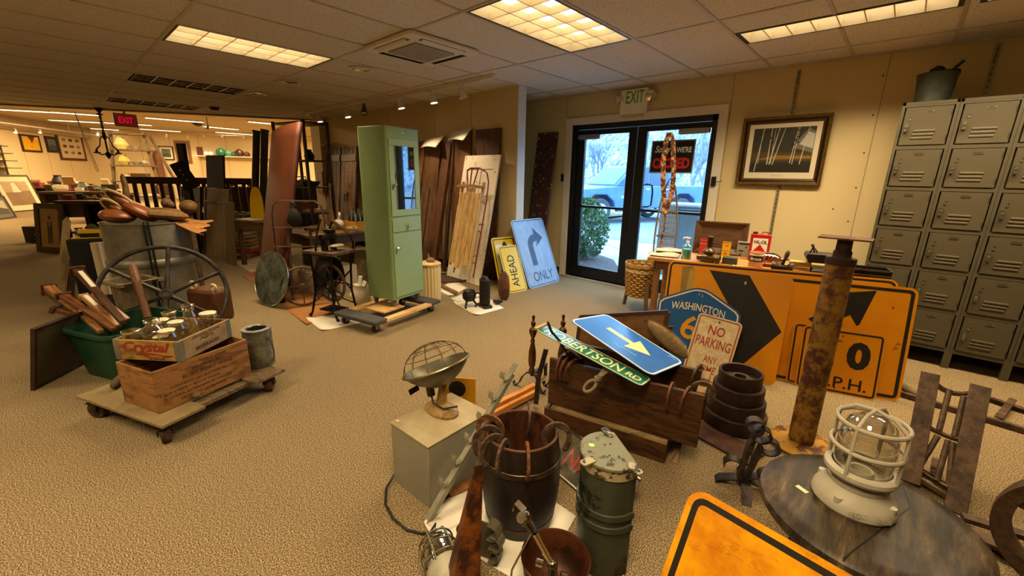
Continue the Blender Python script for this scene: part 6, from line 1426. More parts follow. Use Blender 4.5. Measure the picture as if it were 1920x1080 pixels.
# rusty angle iron spike
t0_, b0_, b1_ = Vector((-.80, .735, .51)), Vector((-.845, .60, .0)), Vector((-.765, .62, .0))
RS = rust('7a4212', '331808', 14, .42, .56, .55, .3)
b = B(RS); apex = t0_; bl, bm_, br = b0_ + Vector((-.035, .04, 0)), Vector((-.80, .595, 0)), b1_ + Vector((.03, .05, 0))
V = [b.v(p) for p in (bl, bm_, br, apex + Vector((-.014, .004, 0)), apex + Vector((0, -.008, 0)), apex + Vector((.008, .006, 0)))]
V2 = [b.v(p + Vector((0, .012, 0))) for p in (bl, bm_, br, apex + Vector((-.014, .004, 0)), apex + Vector((0, -.008, 0)), apex + Vector((.008, .006, 0)))]
for q in ((0, 1, 4, 3), (1, 2, 5, 4)): b.f([V[i] for i in q]); b.f([V2[i] for i in reversed(q)])
for i, j in ((0, 1), (1, 2), (2, 5), (5, 4), (4, 3), (3, 0)): b.f((V[i], V[j], V2[j], V2[i]))
S(b, 'iron_wedge', 'tall rusty tapering iron wedge standing before the keg', 'iron wedge')
# scalloped cast piece behind the wedge
t = T('scalloped_bracket', 'grey scalloped metal bracket behind the rusty wedge', 'bracket', TR(-.905, .84, .012, radians(20)))
SCB = paint('6d6650', '544e3c', .45, 14, .3)
for k, (x, z) in enumerate(((-.055, .045), (-.05, .10), (.055, .035), (.062, .085), (.05, .13))):
    b = B(SCB); b.strap([(x + .03*cos(radians(a))*(1 if x > 0 else -1), 0, z + .03*sin(radians(a))) for a in range(-110, 111, 22)], .045, .004, (0, 1, 0)); b.obj('lobe', t)
b = B(SCB); b.bb(-.04, .05, .0, .006, 0, .15); b.obj('plate', t)
b = B(wood('7a4a22', '9c6a38', 'x', 3)); P0, P1 = fl(840, 925, .012), fl(890, 905, .012); b.bar(P0, P1, .05, .02); S(b, 'wood_offcut', 'short brown wooden offcut lying beside the plinth', 'wood')
# bowl and chrome tripod arm
BC = Vector((-.63, .93, .006)); 
t = T('rusty_bowl', 'deep rusty brown iron bowl at the bottom edge of the picture', 'bowl', TR(*BC))
RB_ = rust('5a2e14', '2c160a', 9, rough=.5, metal=.4)
b = B(RB_); b.lathe([(0, 0), (.06, 0), (.085, .02), (.105, .07), (.112, .13), (.116, .135), (.112, .138), (.106, .13), (.098, .07), (.078, .03), (.05, .012), (0, .01)], 44); b.obj('bowl', t)
t = T('chrome_arm', 'jointed chrome tube arm standing over the rusty bowl', 'jointed arm', None)
CH = metal('c9c4b4', .18); CHD = metal('6a665c', .25)
J0, J1, J2 = fl(985, 972, .36), fl(1003, 1000, .335), fl(1036, 1060, .25)
b = B(CHD); b.sph(J0, .022, 14, 1, 1, 1.1); b.tube([J0, J1], [.017, .012], 12); b.obj('joint', t)
b = B(CH); d_ = Vector((.0, -.6, .5)).normalized(); b.cyl(J0 + d_*.012, J0 + d_*.026, .016, n=20); q = (J0 - J1).normalized(); b.strap([J0 + q*.01 + Vector((-.035, 0, .0)), J0 + q*.03 + Vector((-.012, 0, .018)), J0 + q*.022 + Vector((.014, 0, .012))], .02, .004, (0, 1, .2)); b.obj('clamp_screw', t)
b = B(CH); b.cyl(J1, J2, .0095, n=16); b.obj('tube', t)
b = B(CHD); b.sph(J2, .017, 12); b.tube([J2, J2 + Vector((.03, -.03, -.05)), J2 + Vector((.04, -.05, -.22)), J2 + Vector((.05, -.06, -J2.z + .008))], [.014, .012, .012, .018], 12); b.obj('elbow', t)
b = B(CH); b.cyl(J2 + Vector((-.03, -.01, -.01)), J2 + Vector((-.045, -.02, -.005)), .012, n=16); b.cyl(J2 + Vector((.03, .0, -.01)), J2 + Vector((.045, .01, -.015)), .010, n=16); b.obj('knob', t)
b = B(CH); b.tube([J1 + Vector((-.01, 0, 0)), fl(960, 1068, .12), fl(955, 1110, .01)], .0035, 8); b.obj('thin_rod', t)
# olive canister
t = T('olive_canister', 'dented olive green D-shaped canister with bracket tabs on its lid', 'canister', TR(-.585, 1.165, 0, radians(54)) @ Matrix.Diagonal((.97, .97, 1.08, 1)))
OL = chips('3c4030', '1a1c14', 7, .56, .4); OLT = chips('74745a', '33301e', 16, .57, .5); OLW = chips('a89c78', '33321f', 22, .52, .55)
def dshape(r, cut=.055): 
    P = [(r*cos(radians(a)), r*sin(radians(a))) for a in range(62, 299, 8)]; k = [(min(x, cut), y) for x, y in P]; return [(cut*r/.11, r*.93)] + k + [(cut*r/.11, -r*.93)]
b = B(OL); b.prism(dshape(.105), .395, 0); b.obj('body', t, bevel=.006)
for z in (.18, .225): b = B(OL); b.prism(dshape(.112), .022, z); b.obj('band', t, bevel=.008)
b = B(OLW); b.prism(dshape(.108), .035, .37); b.obj('collar', t, bevel=.004)
b = B(OLT); b.prism(dshape(.111), .010, .405); b.obj('lid', t, bevel=.004)
for (x, y, rz) in ((.03, .085, 100), (-.095, -.045, 200), (.03, -.10, 285)):
    b = B(OLW); b.at(TR(x, y, .416, radians(rz))); b.prism(shift(rr(.06, .03, .012), .012, 0), .004); b.m(M_BLK); b.cyl((.03, 0, .003), (.03, 0, .0046), .006, n=12); b.obj('tab', t)
b = B(plain('a5d67c', .5)); b.cyl((0, 0, 0), (0, 0, .0008), .011, n=20); b.obj('green_sticker', t, TR(-.06, .035, .4155))
b = B(M_BLK); [b.cyl((x, y, .415), (x, y, .4158), .004, n=8) for x, y in ((-.01, .03), (.01, .03), (-.02, -.03), (.01, -.04))]; b.obj('rivet_holes', t)
# painted tin sheet
t = T('painted_tin', 'shiny tin tray with red painted letters behind the keg', 'tray', stand(-.835, 1.375, -12, 50))
b = B(metal('8c8878', .3)); b.bb(-.21, .21, 0, .20, -.004, 0); b.tube([(-.21, .20, 0), (.21, .20, 0)], .008, 8); b.tube([(-.21, .0, .004), (.21, .0, .004)], .008, 8); b.obj('sheet', t)
b = B(chips('a33424', '7a7466', 30, .55, .5)); b.text('NAVAV', .02, .095, .095, None, .001, w=.34, bold=.02); b.obj('lettering', t)

# ================================================================= old dolly with the wooden crates, left
DU = Vector((-.93, -.36, 0)).normalized(); DVv = Vector((-.36, .93, 0)).normalized()       # F to L, F to R
def dm(x, y, z=0): return Vector((-2.485, .175, 0)) + DU*x + DVv*y + Vector((0, 0, z))
DM = basis((-2.485, .175, 0), DU, Vector((DU.y, -DU.x, 0)) if Vector((DU.y, -DU.x, 0)).dot(DVv) > 0 else Vector((-DU.y, DU.x, 0)), (0, 0, 1))
t = T('mover_dolly', 'low wooden mover dolly on rusty iron casters holding the beverage crates', 'dolly', DM)
PW = paint('8a7850', '6c5a38', .7, 8); PW2 = wood('4a3a26', '7a6446', 'x', 3, .7)
def board_poly(y0, y1, cut):
    P = [(-.01, y0), (.74, y0), (.74, y1)]
    if cut > 0: P += [(.60 - .46*k/10, y1 - .07*sin(pi*k/10)) for k in range(11)]
    P += [(-.01, y1)]
    return P
b = B(PW); P = board_poly(0, .21, 1); M_f = Matrix.Identity(4); b.prism(P, .018, .118); b.obj('front_board', t, bevel=.003)
b = B(PW2); P = [(-.02, .70), (-.02, .50)] + [(.13 + .46*k/10, .50 + .07*sin(pi*k/10)) for k in range(11)] + [(.74, .50), (.74, .70)]; b.prism(P, .018, .118); b.obj('rear_board', t, bevel=.003)
for x in (.10, .62): b = B(PW2); b.bb(x - .04, x + .04, .02, .68, .092, .118); b.obj('side_rail', t, bevel=.003)
CI = rust('3a2618', '6a4a34', 20, rough=.6, metal=.4)
for x, y, rz in ((.07, .05, .5), (.66, .05, -.3), (.06, .64, .9), (.66, .64, .2)):
    c_ = B(CI); c_.at(TR(x, y, 0, rz)); c_.cyl((0, -.02, .048), (0, .02, .048), .048, n=26); c_.cyl((0, -.024, .053), (0, .024, .053), .018, n=12); c_.m(rust('2a1e16', '4c3a2c', 20, rough=.6, metal=.4)); c_.strap([(0, -.032, .045), (-.01, -.032, .08), (-.02, 0, .094), (-.01, .032, .08), (0, .032, .045)], .035, .005, (1, 0, 0)); c_.bb(-.04, .04, -.03, .03, .088, .092); c_.obj('caster', t)
def box_open(parent, w, d, h, th, m1, m2, floor=True, bev=.003, z0=0.0, names=('front_panel', 'back_panel', 'end_panel')):
    for nm, y0, y1 in ((names[0], 0, th), (names[1], d - th, d)): b = B(m1); b.bb(0, w, y0, y1, z0, z0 + h); b.obj(nm, parent, bevel=bev)
    for x0, x1 in ((0, th), (w - th, w)): b = B(m2); b.bb(x0, x1, th, d - th, z0, z0 + h); b.obj(names[2], parent, bevel=bev)
    if floor: b = B(m1); b.bb(th, w - th, th, d - th, z0, z0 + .008); b.obj('bottom_panel', parent)
# wine box : x runs F->R along its long printed side
F0 = Vector((-2.615, .19, .137)); ux = Vector((-.17, .475, 0)).normalized(); uy = Vector((-ux.y, ux.x, 0))
t = T('wine_box', 'orange pine wine shipping box with stencilled side on the dolly', 'wooden box', basis(F0, ux, uy, (0, 0, 1)))
PB = wood('5c3a1a', 'a0703a', 'x', 2.2, .6); PBY = wood('5c3a1a', 'a0703a', 'y', 2.2, .6)
box_open(t, .505, .31, .232, .012, PB, PBY)
Mside = basis((0, -.0008, 0), (1, 0, 0), (0, 0, 1), (0, -1, 0))
b = B(plain('3e2410', .7))
for tx, x, z, h, w in (('TABLE WINE', .33, .205, .014, .15), ('NAPA PORT', .30, .178, .016, .17), ('RUBY PORT WINE', .30, .148, .020, .27), ('CONTENTS 12/1 BOTTLES PER CASE', .28, .115, .013, .36), ('12/1   5/5   BOTTLES', .20, .088, .012, .30), ('ALCOHOL 20 PERCENT BY VOLUME', .24, .062, .013, .36), ('PRODUCT OF FRANCE', .26, .034, .013, .24)): b.text(tx, x - .03, z, h, Mside, w=w, bold=.02)
b.obj('stencil', t)
# beverage crate on the wine box
C0 = Vector((-2.655, .325, .372)); ux = Vector((cos(radians(129)), sin(radians(129)), 0)); uy = Vector((cos(radians(221)), sin(radians(221)), 0)); uy = Vector((-ux.y, ux.x, 0))
CRM_ = basis(C0, ux, uy, (0, 0, 1))
t = T('beverage_crate', 'wooden Crystal beverage crate full of jars on top of the wine box', 'crate', CRM_)
BEV = paint('a9906a', '86683e', .7, 10); BEY = wood('6a4c1e', 'b08a44', 'y', 2.5, .6)
W_, D_, H_ = .375, .365, .112
for y0, y1 in ((0, .012), (D_ - .012, D_)):
    b = B(BEV)
    Mf = basis((0, y1, 0), (1, 0, 0), (0, 0, 1), (0, -1, 0))
    outer = [(0, 0), (W_, 0), (W_, H_), (0, H_)]; cx, cz, rx, rz_ = W_/2, .072, .052, .016
    hole = [(cx + rx*cos(radians(a)) , cz + rz_*sin(radians(a))) for a in range(225, 225 - 360, -15)]
    hole = [(cx + rx*cos(radians(a)), cz + rz_*sin(radians(a))) for a in range(-135, 225, 15)]
    def strip_side(zv):
        n_ = len(hole); A = []
        for k in range(n_):
            a = radians(-135 + 15*k); c_, s_ = cos(a), sin(a); m_ = max(abs(c_), abs(s_)); ex, ez = c_/m_, s_/m_
            A.append((cx + ex*(W_/2), (cz + ez*(H_ - cz)) if ez > 0 else (cz + ez*cz)))
        return A
    A = strip_side(0)
    for zz in (0, .012): b.band(A, hole, zz, Mf)
    n_ = len(hole)
    for P in (A, hole):
        va = [b.v(Mf @ Vector((x, y, 0))) for x, y in P]; vb = [b.v(Mf @ Vector((x, y, .012))) for x, y in P]
        for k in range(n_): b.f((va[k], va[(k+1) % n_], vb[(k+1) % n_], vb[k]))
    b.obj('side_panel', t)
for x0, x1 in ((0, .012), (W_ - .012, W_)): b = B(BEY); b.bb(x0, x1, .012, D_ - .012, 0, H_); b.obj('end_panel', t, bevel=.002)
b = B(BEY); b.bb(.01, W_ - .01, .01, D_ - .01, 0, .008); b.obj('bottom_panel', t)
b = B(galv('9a9684', '6f6a58', .5)); [b.bb(x - .016, x + .016, -.0012, .0, 0, H_) for x in (.016, W_ - .016)]; [b.bb(-.0012, 0, y0, y0 + .03, 0, H_) for y0 in (0, D_ - .03)]; b.obj('corner_iron', t)
b = B(plain('3a2a1c', .7)); b.text('CRYSTAL CLEAR', W_/2, .098, .014, Mside, .0006, w=.20, bold=.02); b.text('BEVERAGES', W_/2, .032, .020, Mside, .0006, w=.17, bold=.03); b.obj('side_lettering', t)
Mend = basis((-.0008, 0, 0), (0, -1, 0), (0, 0, 1), (-1, 0, 0))
b = B(paint('9c2a18', '7a3018', .6, 30)); b.text('Crystal', -D_/2 - .0, .070, .070, Mend, .0008, w=.265, bold=.03, shear=.35); b.strap([Mend @ Vector((-D_/2 - .06 + .20*k/8, .036 + .006*sin(k*.7), .001)) for k in range(9)], .006, .001, (0, 0, 1)); b.flat([(-D_/2 - .02, .022), (-D_/2 + .12, .022), (-D_/2 + .12, .034), (-D_/2 - .02, .034)], .0006, Mend); b.m(plain('5e2415', .6)); b.text('BEVERAGES', -D_/2 + .05, .012, .010, Mend, .0008, w=.09, bold=.03); b.m(plain('c09a54', .6)); b.text('CLEAR', -D_/2 + .05, .028, .008, Mend, .0009, w=.07, bold=.03); b.obj('end_lettering', t)
# jars and bottles
GL = glass('f4f5ee', .5); LID = metal('d9d0ae', .3); LIDP = paint('e8dcbc', 'c8b88c', .4, 9)
def jar(x, y, r, h, label, neck=.8, lid='flat', z=.009):
    t = T('glass_jar', label, 'jar', CRM_ @ TR(x, y, z), 'jars in the beverage crate')
    b = B(GL); b.lathe([(0, 0), (r*.9, 0), (r, .008), (r, h*.72), (r*.97, h*.78), (r*neck, h*.9), (r*neck, h)], 26); b.obj('glass', t)
    b = B(LID); b.lathe([(r*neck + .002, h*.9), (r*neck + .005, h*.92), (r*neck + .005, h), (r*neck + .001, h + .002)], 26)
    if lid == 'flat': b.m(LIDP); b.lathe([(0, h + .003), (r*neck + .002, h + .002), (r*neck + .004, h)], 26)
    b.obj('lid' if lid == 'flat' else 'neck_ring', t)
def bottle(x, y, prof, label, name='glass_bottle'):
    t = T(name, label, 'bottle', CRM_ @ TR(x, y, .009), 'jars in the beverage crate')
    b = B(GL); b.lathe(prof, 28); b.obj('glass', t)
jar(.055, .310, .043, .135, 'jar with an open screw ring at the left corner of the beverage crate', .85, 'ring')
bottle(.10, .225, [(0, 0), (.055, 0), (.06, .01), (.06, .10), (.05, .135), (.03, .155), (.027, .165), (.036, .17), (.036, .185), (.03, .188)], 'round shouldered open glass bottle in the beverage crate')
jar(.195, .265, .043, .15, 'tall lidded jar behind the round shouldered bottle')
jar(.055, .105, .044, .145, 'lidded jar nearest the Crystal corner of the beverage crate')
jar(.16, .145, .042, .155, 'lidded jar in the middle of the beverage crate')
jar(.075, .165, .036, .10, 'low jar with a wire clasp near the front of the beverage crate', .85)
bottle(.255, .145, [(0, 0), (.052, 0), (.056, .01), (.054, .06), (.032, .15), (.024, .19), (.03, .195), (.03, .205), (.026, .21), (.032, .215), (.032, .225), (.026, .228)], 'tall narrow necked glass milk bottle in the beverage crate', 'milk_bottle')
jar(.325, .09, .043, .155, 'wide lidded jar at the right end of the beverage crate', .95)
jar(.29, .30, .036, .165, 'slim jar at the far side of the beverage crate behind the milk bottle', .85, 'ring')
# tin pail behind the boxes
t = T('tin_pail', 'ribbed galvanised paint pail on the rear corner of the dolly', 'pail', TR(-2.905, .755, .137, .4))
b = B(galv('9a9a8c', '5e6058', .4, 14, .75)); prof = [(0, 0), (.082, 0), (.084, .006)]
for k in range(7): prof += [(.082, .03 + .028*k), (.0845, .04 + .028*k), (.082, .05 + .028*k)]
prof += [(.082, .235), (.086, .24), (.086, .25), (.06, .252), (.056, .246), (.058, .24)]
b.lathe(prof, 34); b.m(plain('120d08', .8)); b.lathe([(.058, .24), (.06, .05), (0, .04)], 24); b.obj('body', t)
b = B(metal('5a5444', .4)); b.tube([(.086, 0, .20), (.10, .01, .17), (.106, .02, .10), (.095, .02, .05), (.088, .01, .03)], .003, 6); b.obj('wire_bail', t)
# lasts / stumps on the dolly and round bits under the boxes
b = B(paint('5a4a30', '463822', .8, 10)); b.tube([dm(.60, .10, .158), dm(.72, .20, .165), dm(.66, .30, .19), dm(.50, .26, .185)], [.022, .03, .03, .024], 12); b.tube([dm(.50, .26, .185), dm(.475, .19, .17), dm(.485, .12, .158)], [.024, .03, .02], 12); S(b, 'wooden_last', 'bent brown wooden piece lying on the front board of the dolly', 'wooden piece', sub=1)
b = B(paint('6a4c30', '4c3420', .8, 10)); b.sph((0, 0, 0), .03, 14, 1.3, .9, .7); S(b, 'stone_foot', 'rounded brown lump under the printed side of the wine box', 'lump', Matrix.Translation(dm(.12, .245, .156)))
# framed sheet leaning on the green tub
t = T('leaning_frame', 'dark framed empty panel leaning at the left of the green tub', 'frame', stand(-3.945, -.135, 142 - 180, 14))
t.matrix_world = stand(-3.960, -.165, -38, 13)
b = B(wood('1e130a', '38240f', 'x', 3)); w_, h_ = .40, .42
for q in ((-w_/2, w_/2, 0, .02), (-w_/2, w_/2, h_ - .02, h_)): b.bb(q[0], q[1], q[2], q[3], -.02, .004)
for q in ((-w_/2, -w_/2 + .02), (w_/2 - .02, w_/2)): b.bb(q[0], q[1], .02, h_ - .02, -.02, .004)
b.obj('frame', t, bevel=.002)
b = B(paint('54482e', '443a26', .6, 4)); b.bb(-w_/2 + .01, w_/2 - .01, .01, h_ - .01, -.012, -.006); b.obj('panel', t)
b = B(plain('cfc8b4', .5)); b.bb(-w_/2 + .0, -w_/2 + .05, h_, h_ + .001, -.018, .003); b.obj('tape', t)
# green tub with wooden tools
GTM = basis((-3.82, .235, 0), Vector((cos(radians(204)), sin(radians(204)), 0)), Vector((cos(radians(294)), sin(radians(294)), 0)), (0, 0, 1))
t = T('green_tub', 'dark green plastic tub full of wooden tools behind the dolly', 'tub', GTM)
GP = paint('143a24', '1b452c', .45, 4)
b = B(GP); P0, P1 = rr(.42, .44, .08), rr(.50, .53, .10); 
for (A, za), (C, zc) in (((P0, 0), (P1, .33)), ((off_poly(P1, .006), .33), (off_poly(P0, .006), .012))):
    va = [b.v((x, y, za)) for x, y in A]; vc = [b.v((x, y, zc)) for x, y in C]
    for k in range(len(A)): b.f((va[k], va[(k+1) % len(A)], vc[(k+1) % len(A)], vc[k]))
b.flat(P0, 0); b.flat(off_poly(P0, .006), .012); b.obj('body', t)
b = B(GP); Q = rr(.53, .56, .11); b.band(Q, off_poly(P1, .006), .334); va = [b.v((x, y, .334)) for x, y in Q]; vb = [b.v((x, y, .312)) for x, y in Q]
for k in range(len(Q)): b.f((va[k], va[(k+1) % len(Q)], vb[(k+1) % len(Q)], vb[k]))
b.obj('rim', t)
TW = [wood('4a2812', '7c4c24', 'x', 3, .4), wood('6a4420', 'a87a44', 'x', 3, .4), wood('2e1a0e', '5a3418', 'x', 3, .4)]
def tool(tip, zt, foot, zf, w_, th, k, label, sticker=False, cap=True):
    A, C = fl(*foot, zf), fl(*tip, zt); d = (C - A); L_ = d.length; t = T('wooden_tool', label, 'wooden tool', basis(A, d.normalized(), Vector((0, 0, 1)).cross(d).normalized(), d.normalized().cross(Vector((0, 0, 1)).cross(d).normalized())), 'wooden tools in the green tub')
    b = B(TW[k]); P = [(0, -w_*.35), (L_*.5, -w_*.4), (L_*.92, -w_*.5), (L_, -w_*.62), (L_, w_*.62), (L_*.92, w_*.5), (L_*.5, w_*.4), (0, w_*.35)]; b.prism(P, th, -th/2); b.obj('bar', t, bevel=.004)
    if cap: b = B(TW[2]); b.bb(L_ - .004, L_ + .022, -w_*.85, w_*.85, -th*.75, th*.75); b.obj('end_cap', t, bevel=.003)
    if sticker: b = B(plain('d8d0ba', .6)); b.bb(L_*.62, L_*.94, -w_*.25, w_*.25, th/2, th/2 + .001); b.obj('sticker', t)
tool((146, 507), .66, (232, 605), .42, .05, .035, 2, 'longest dark wooden tool with a long white sticker in the green tub', True)
tool((92, 538), .50, (190, 622), .30, .05, .03, 1, 'pale wooden tool with a dark cap at the far left of the green tub')
tool((92, 548), .40, (185, 626), .20, .05, .03, 2, 'dark capped wooden tool just under the pale one at the far left')
tool((120, 555), .48, (215, 618), .315, .05, .03, 0, 'brown wooden tool with a capped end in the middle of the tub')
tool((155, 553), .55, (222, 612), .37, .045, .03, 1, 'light orange wooden tool with a small sticker in the green tub', True, False)
tool((108, 580), .41, (225, 615), .245, .055, .03, 0, 'lowest long brown wooden tool resting on the tub rim')
tool((176, 552), .50, (240, 600), .33, .04, .03, 1, 'short wooden tool behind the longest one in the green tub', False, False)
tool((128, 583), .36, (205, 612), .18, .05, .025, 2, 'dark bar with pale tape lying lowest over the tub rim', True, False)
A, C = fl(278, 598, .30), fl(248, 500, .62); t = T('wooden_screw', 'brown threaded wooden screw standing in the green tub', 'wooden screw', align(A, C)); L_ = (C - A).length
b = B(wood('4a2c16', '7a5030', 'z', 4)); prof = [(0, 0), (.026, 0)]
n_ = 24
for k in range(n_): prof += [(.027, L_*.68*k/n_), (.023, L_*.68*(k + .5)/n_)]
b.lathe(prof + [(.029, L_*.70), (.03, L_), (0, L_)], 20); b.obj('thread', t)
# iron spoked wheel standing behind the tub
WC = fl(312, 552, .378); tilt = radians(29); az = atan2(-WC.y, -WC.x)
t = T('flywheel', 'large dark iron spoked wheel standing in front of the galvanised tub', 'wheel', Matrix.Translation(WC) @ Matrix.Rotation(az + pi/2, 4, 'Z') @ Matrix.Rotation(-tilt, 4, 'X'))
IW = rust('2a251e', '45403a', 14, rough=.45, metal=.5)
b = B(IW); b.tube([(.41*cos(2*pi*k/56), 0, .41*sin(2*pi*k/56)) for k in range(56)], .018, 10, True); b.obj('rim', t)
for k in range(6): a = radians(20 + 60*k); b = B(IW); b.tube([(.03*cos(a), 0, .03*sin(a)), (.21*cos(a), 0, .21*sin(a)), (.40*cos(a), 0, .40*sin(a))], [.022, .014, .018], 8); b.obj('spoke', t)
b = B(IW); b.cyl((0, -.03, 0), (0, .03, 0), .045, n=20); b.tube([(.028*cos(2*pi*k/20), -.031, .028*sin(2*pi*k/20)) for k in range(20)], .006, 6, True); b.obj('hub', t)
# galvanised tub (washer body)
t = T('wash_tub', 'large galvanised wash tub with a bulging ring and drain hole', 'wash tub', TR(-5.38, .60, 0))
GV = galv('8f8c7c', '66634f', .5, 5, .35)
b = B(GV); b.lathe([(0, .02), (.30, .02), (.315, .03), (.325, .40), (.33, .46), (.345, .475), (.352, .50), (.345, .525), (.33, .54), (.335, .86), (.342, .868), (.342, .876), (.33, .874), (.32, .54), (.30, .06), (0, .05)], 56)
b.obj('body', t)
b = B(rust('4a3420', '2a1c10', 14)); a = radians(-6); b.at(TR(.322*cos(a), .322*sin(a), .30, a + pi/2, radians(90))); b.lathe([(0, -.006), (.035, -.006), (.04, 0), (.045, .004), (.05, 0)], 24); b.obj('drain_hole', t)
b = B(M_BLK)
for da in (-9, -14): a = radians(da + 4); b.tube([(.30*cos(a), .30*sin(a), .885), (.345*cos(a), .345*sin(a), .87), (.352*cos(a), .352*sin(a), .8), (.362*cos(a), .362*sin(a), .5), (.355*cos(a), .355*sin(a), .06)], .009, 8)
b.obj('strap', t)
# saddle and hide on the tub
ST_M = TR(-5.38, .60, .878, radians(-12))
t = T('leather_saddle', 'tan leather saddle with a fleece back lying on top of the wash tub', 'saddle', ST_M @ TR(.06, -.02, 0) @ Matrix.Diagonal((1, .78, 1.12, 1)))
LE = paint('9c5a30', '74401e', .35, 6, 0, 0, .8, .5); LEC = paint('d8c088', 'bfa468', .6, 10); FL = paint('8a6a3e', '5e4426', .95, 30)
def slab_(b, C, ax, ay, az, p=2.4, n=20):                    # rounded pad on three half-axes
    C, ax, ay, az = Vector(C), Vector(ax), Vector(ay), Vector(az); f_ = lambda q: abs(q)**(2/p)*(1 if q >= 0 else -1)
    rings = []
    for j in range(1, 10):
        a = -pi/2 + pi*j/10; rings.append([b.v(C + ax*(cos(a)*f_(cos(2*pi*k/n))) + ay*(cos(a)*f_(sin(2*pi*k/n))) + az*sin(a)) for k in range(n)])
    for A, C2 in zip(rings, rings[1:]):
        for k in range(n): b.f((A[k], A[(k+1) % n], C2[(k+1) % n], C2[k]))
    b.f(rings[0][::-1]); b.f(rings[-1])
b = B(LE); slab_(b, (.05, -.20, .055), (.16, 0, 0), (0, .17, -.015), (0, .012, .06)); b.obj('skirt', t)
b = B(LE); slab_(b, (.05, .01, .085), (.14, 0, 0), (0, .15, -.07), (0, .03, .055)); b.obj('seat', t)
for y_, z_, r_ in ((-.25, .125, .11), (-.17, .18, .145)):
    d1 = Vector((0, .86, -.5)); d2 = Vector((.35, .35, .75)); C = Vector((.08, y_ + .03, z_)); W2_ = .055
    E = [C + d1*(r_*cos(2*pi*k/28)) + d2*(W2_*sin(2*pi*k/28)) for k in range(28)]
    b = B(LEC); b.tube(E, .012, 8, True); b.obj('cantle_binding', t)
    b = B(rust('3a2c1a', '6a5638', 60, rough=.9)); E2 = [C + d1*(r_*.96*cos(2*pi*k/28)) + d2*(W2_*.96*sin(2*pi*k/28)) for k in range(28)]; b.f([b.v(q) for q in E2]); b.f([b.v(q + Vector((-.012, .012, -.012))) for q in E2[::-1]]); b.obj('fleece', t)
    b = B(LE); slab_(b, C + Vector((-.03, .05, -.03)), (.07, 0, 0), d1*r_*.95, (0, .02, .045)); b.obj('cantle', t)
b = B(paint('7a5230', '5c3a1e', .5, 8)); slab_(b, (-.06, .20, .06), (.11, 0, 0), (0, .22, -.01), (0, 0, .05)); b.obj('flap', t)
b = B(FL); slab_(b, (.10, .24, .055), (.09, 0, 0), (0, .23, -.02), (0, 0, .045), 3, 30); b.obj('fleece_pad', t)
b = B(paint('a8743c', '7c4e24', .7, 8)); b.grid(lambda u, v: (-.10 + .55*u*(.4 + .6*v) + .1*v, .18 + .34*u - .1*v + .03*sin(v*20), .0 + .012*sin(u*6) - .10*u*u*v), 10, 12); S(b, 'torn_hide', 'torn tan strips of hide hanging over the right of the wash tub', 'hide', ST_M, solid=.005)
b = B(paint('8a6a3a', '6a4c26', .6, 10)); b.sph((0, 0, .075), .085, 16, 1.15, 1, .85); S(b, 'gourd', 'round tan gourd behind the fleece of the saddle', 'gourd', TR(-5.75, 1.02, .90)); 
b = B(paint('7a5a34', '5c4222', .6, 10)); b.sph((0, 0, .05), .05, 14, 1, 1, 1.1); b.sph((.06, .02, .04), .035, 12); S(b, 'saddle_knob', 'small brown knobbed piece beside the gourd', 'knob', TR(-5.48, .80, .98))
b = B(rust('3a2c20', '6a543a', 8)); b.bb(-.02, .02, -.02, .02, 0, .9); S(b, 'stand_post', 'post under the gourd behind the wash tub', 'post', TR(-5.75, 1.02, 0))
b = B(paint('8c7448', '5a4526', .5, 22)); b.tube([(-.26, -.02, .02), (-.14, 0, .03), (-.05, .0, .10), (.02, .01, .22), (.03, .02, .38), (.01, .03, .52)], [.014, .024, .034, .036, .03, .02], 14); S(b, 'curved_horn', 'tall curved brown horn standing behind the saddle', 'horn', TR(-5.62, .50, .88, radians(60)) @ Matrix.Scale(.85, 4), sub=1)
# box of odds in front of the tub
t = T('wooden_bucket', 'old open wooden bucket behind the spoked wheel', 'bucket', TR(-4.86, .36, 0, .3))
b = B(wood('4a4030', '7a6a50', 'z', 2.5, .7)); [b.bar((.13*cos(a), .11*sin(a), 0), (.15*cos(a), .13*sin(a), .42), .055, .014, (cos(a), sin(a), 0)) for a in [2*pi*k/16 for k in range(16)]]; b.obj('staves', t)
b = B(wood('5a4c38', '8a785a', 'x', 2.5, .7)); b.band(rr(.36, .32, .05), rr(.28, .24, .04), .425); b.bb(-.18, .18, -.16, -.12, .40, .425); b.bb(-.18, .18, .12, .16, .40, .425); b.obj('rim', t)
t = T('leather_case', 'brown leather case with pale rolls behind the right of the spoked wheel', 'case', TR(-4.62, .86, 0, .5))
b = B(paint('5e3418', '3e220e', .5, 6)); b.bb(-.16, .16, -.10, .10, 0, .30); b.obj('case', t, bevel=.03)
b = B(LEC); b.tube([(-.1 + .035*cos(2*pi*k/16), -.06, .33 + .035*sin(2*pi*k/16)) for k in range(16)], .014, 8, True); b.tube([(.12 + .03*cos(2*pi*k/16), -.05, .325 + .03*sin(2*pi*k/16)) for k in range(16)], .012, 8, True); b.obj('pale_roll', t)
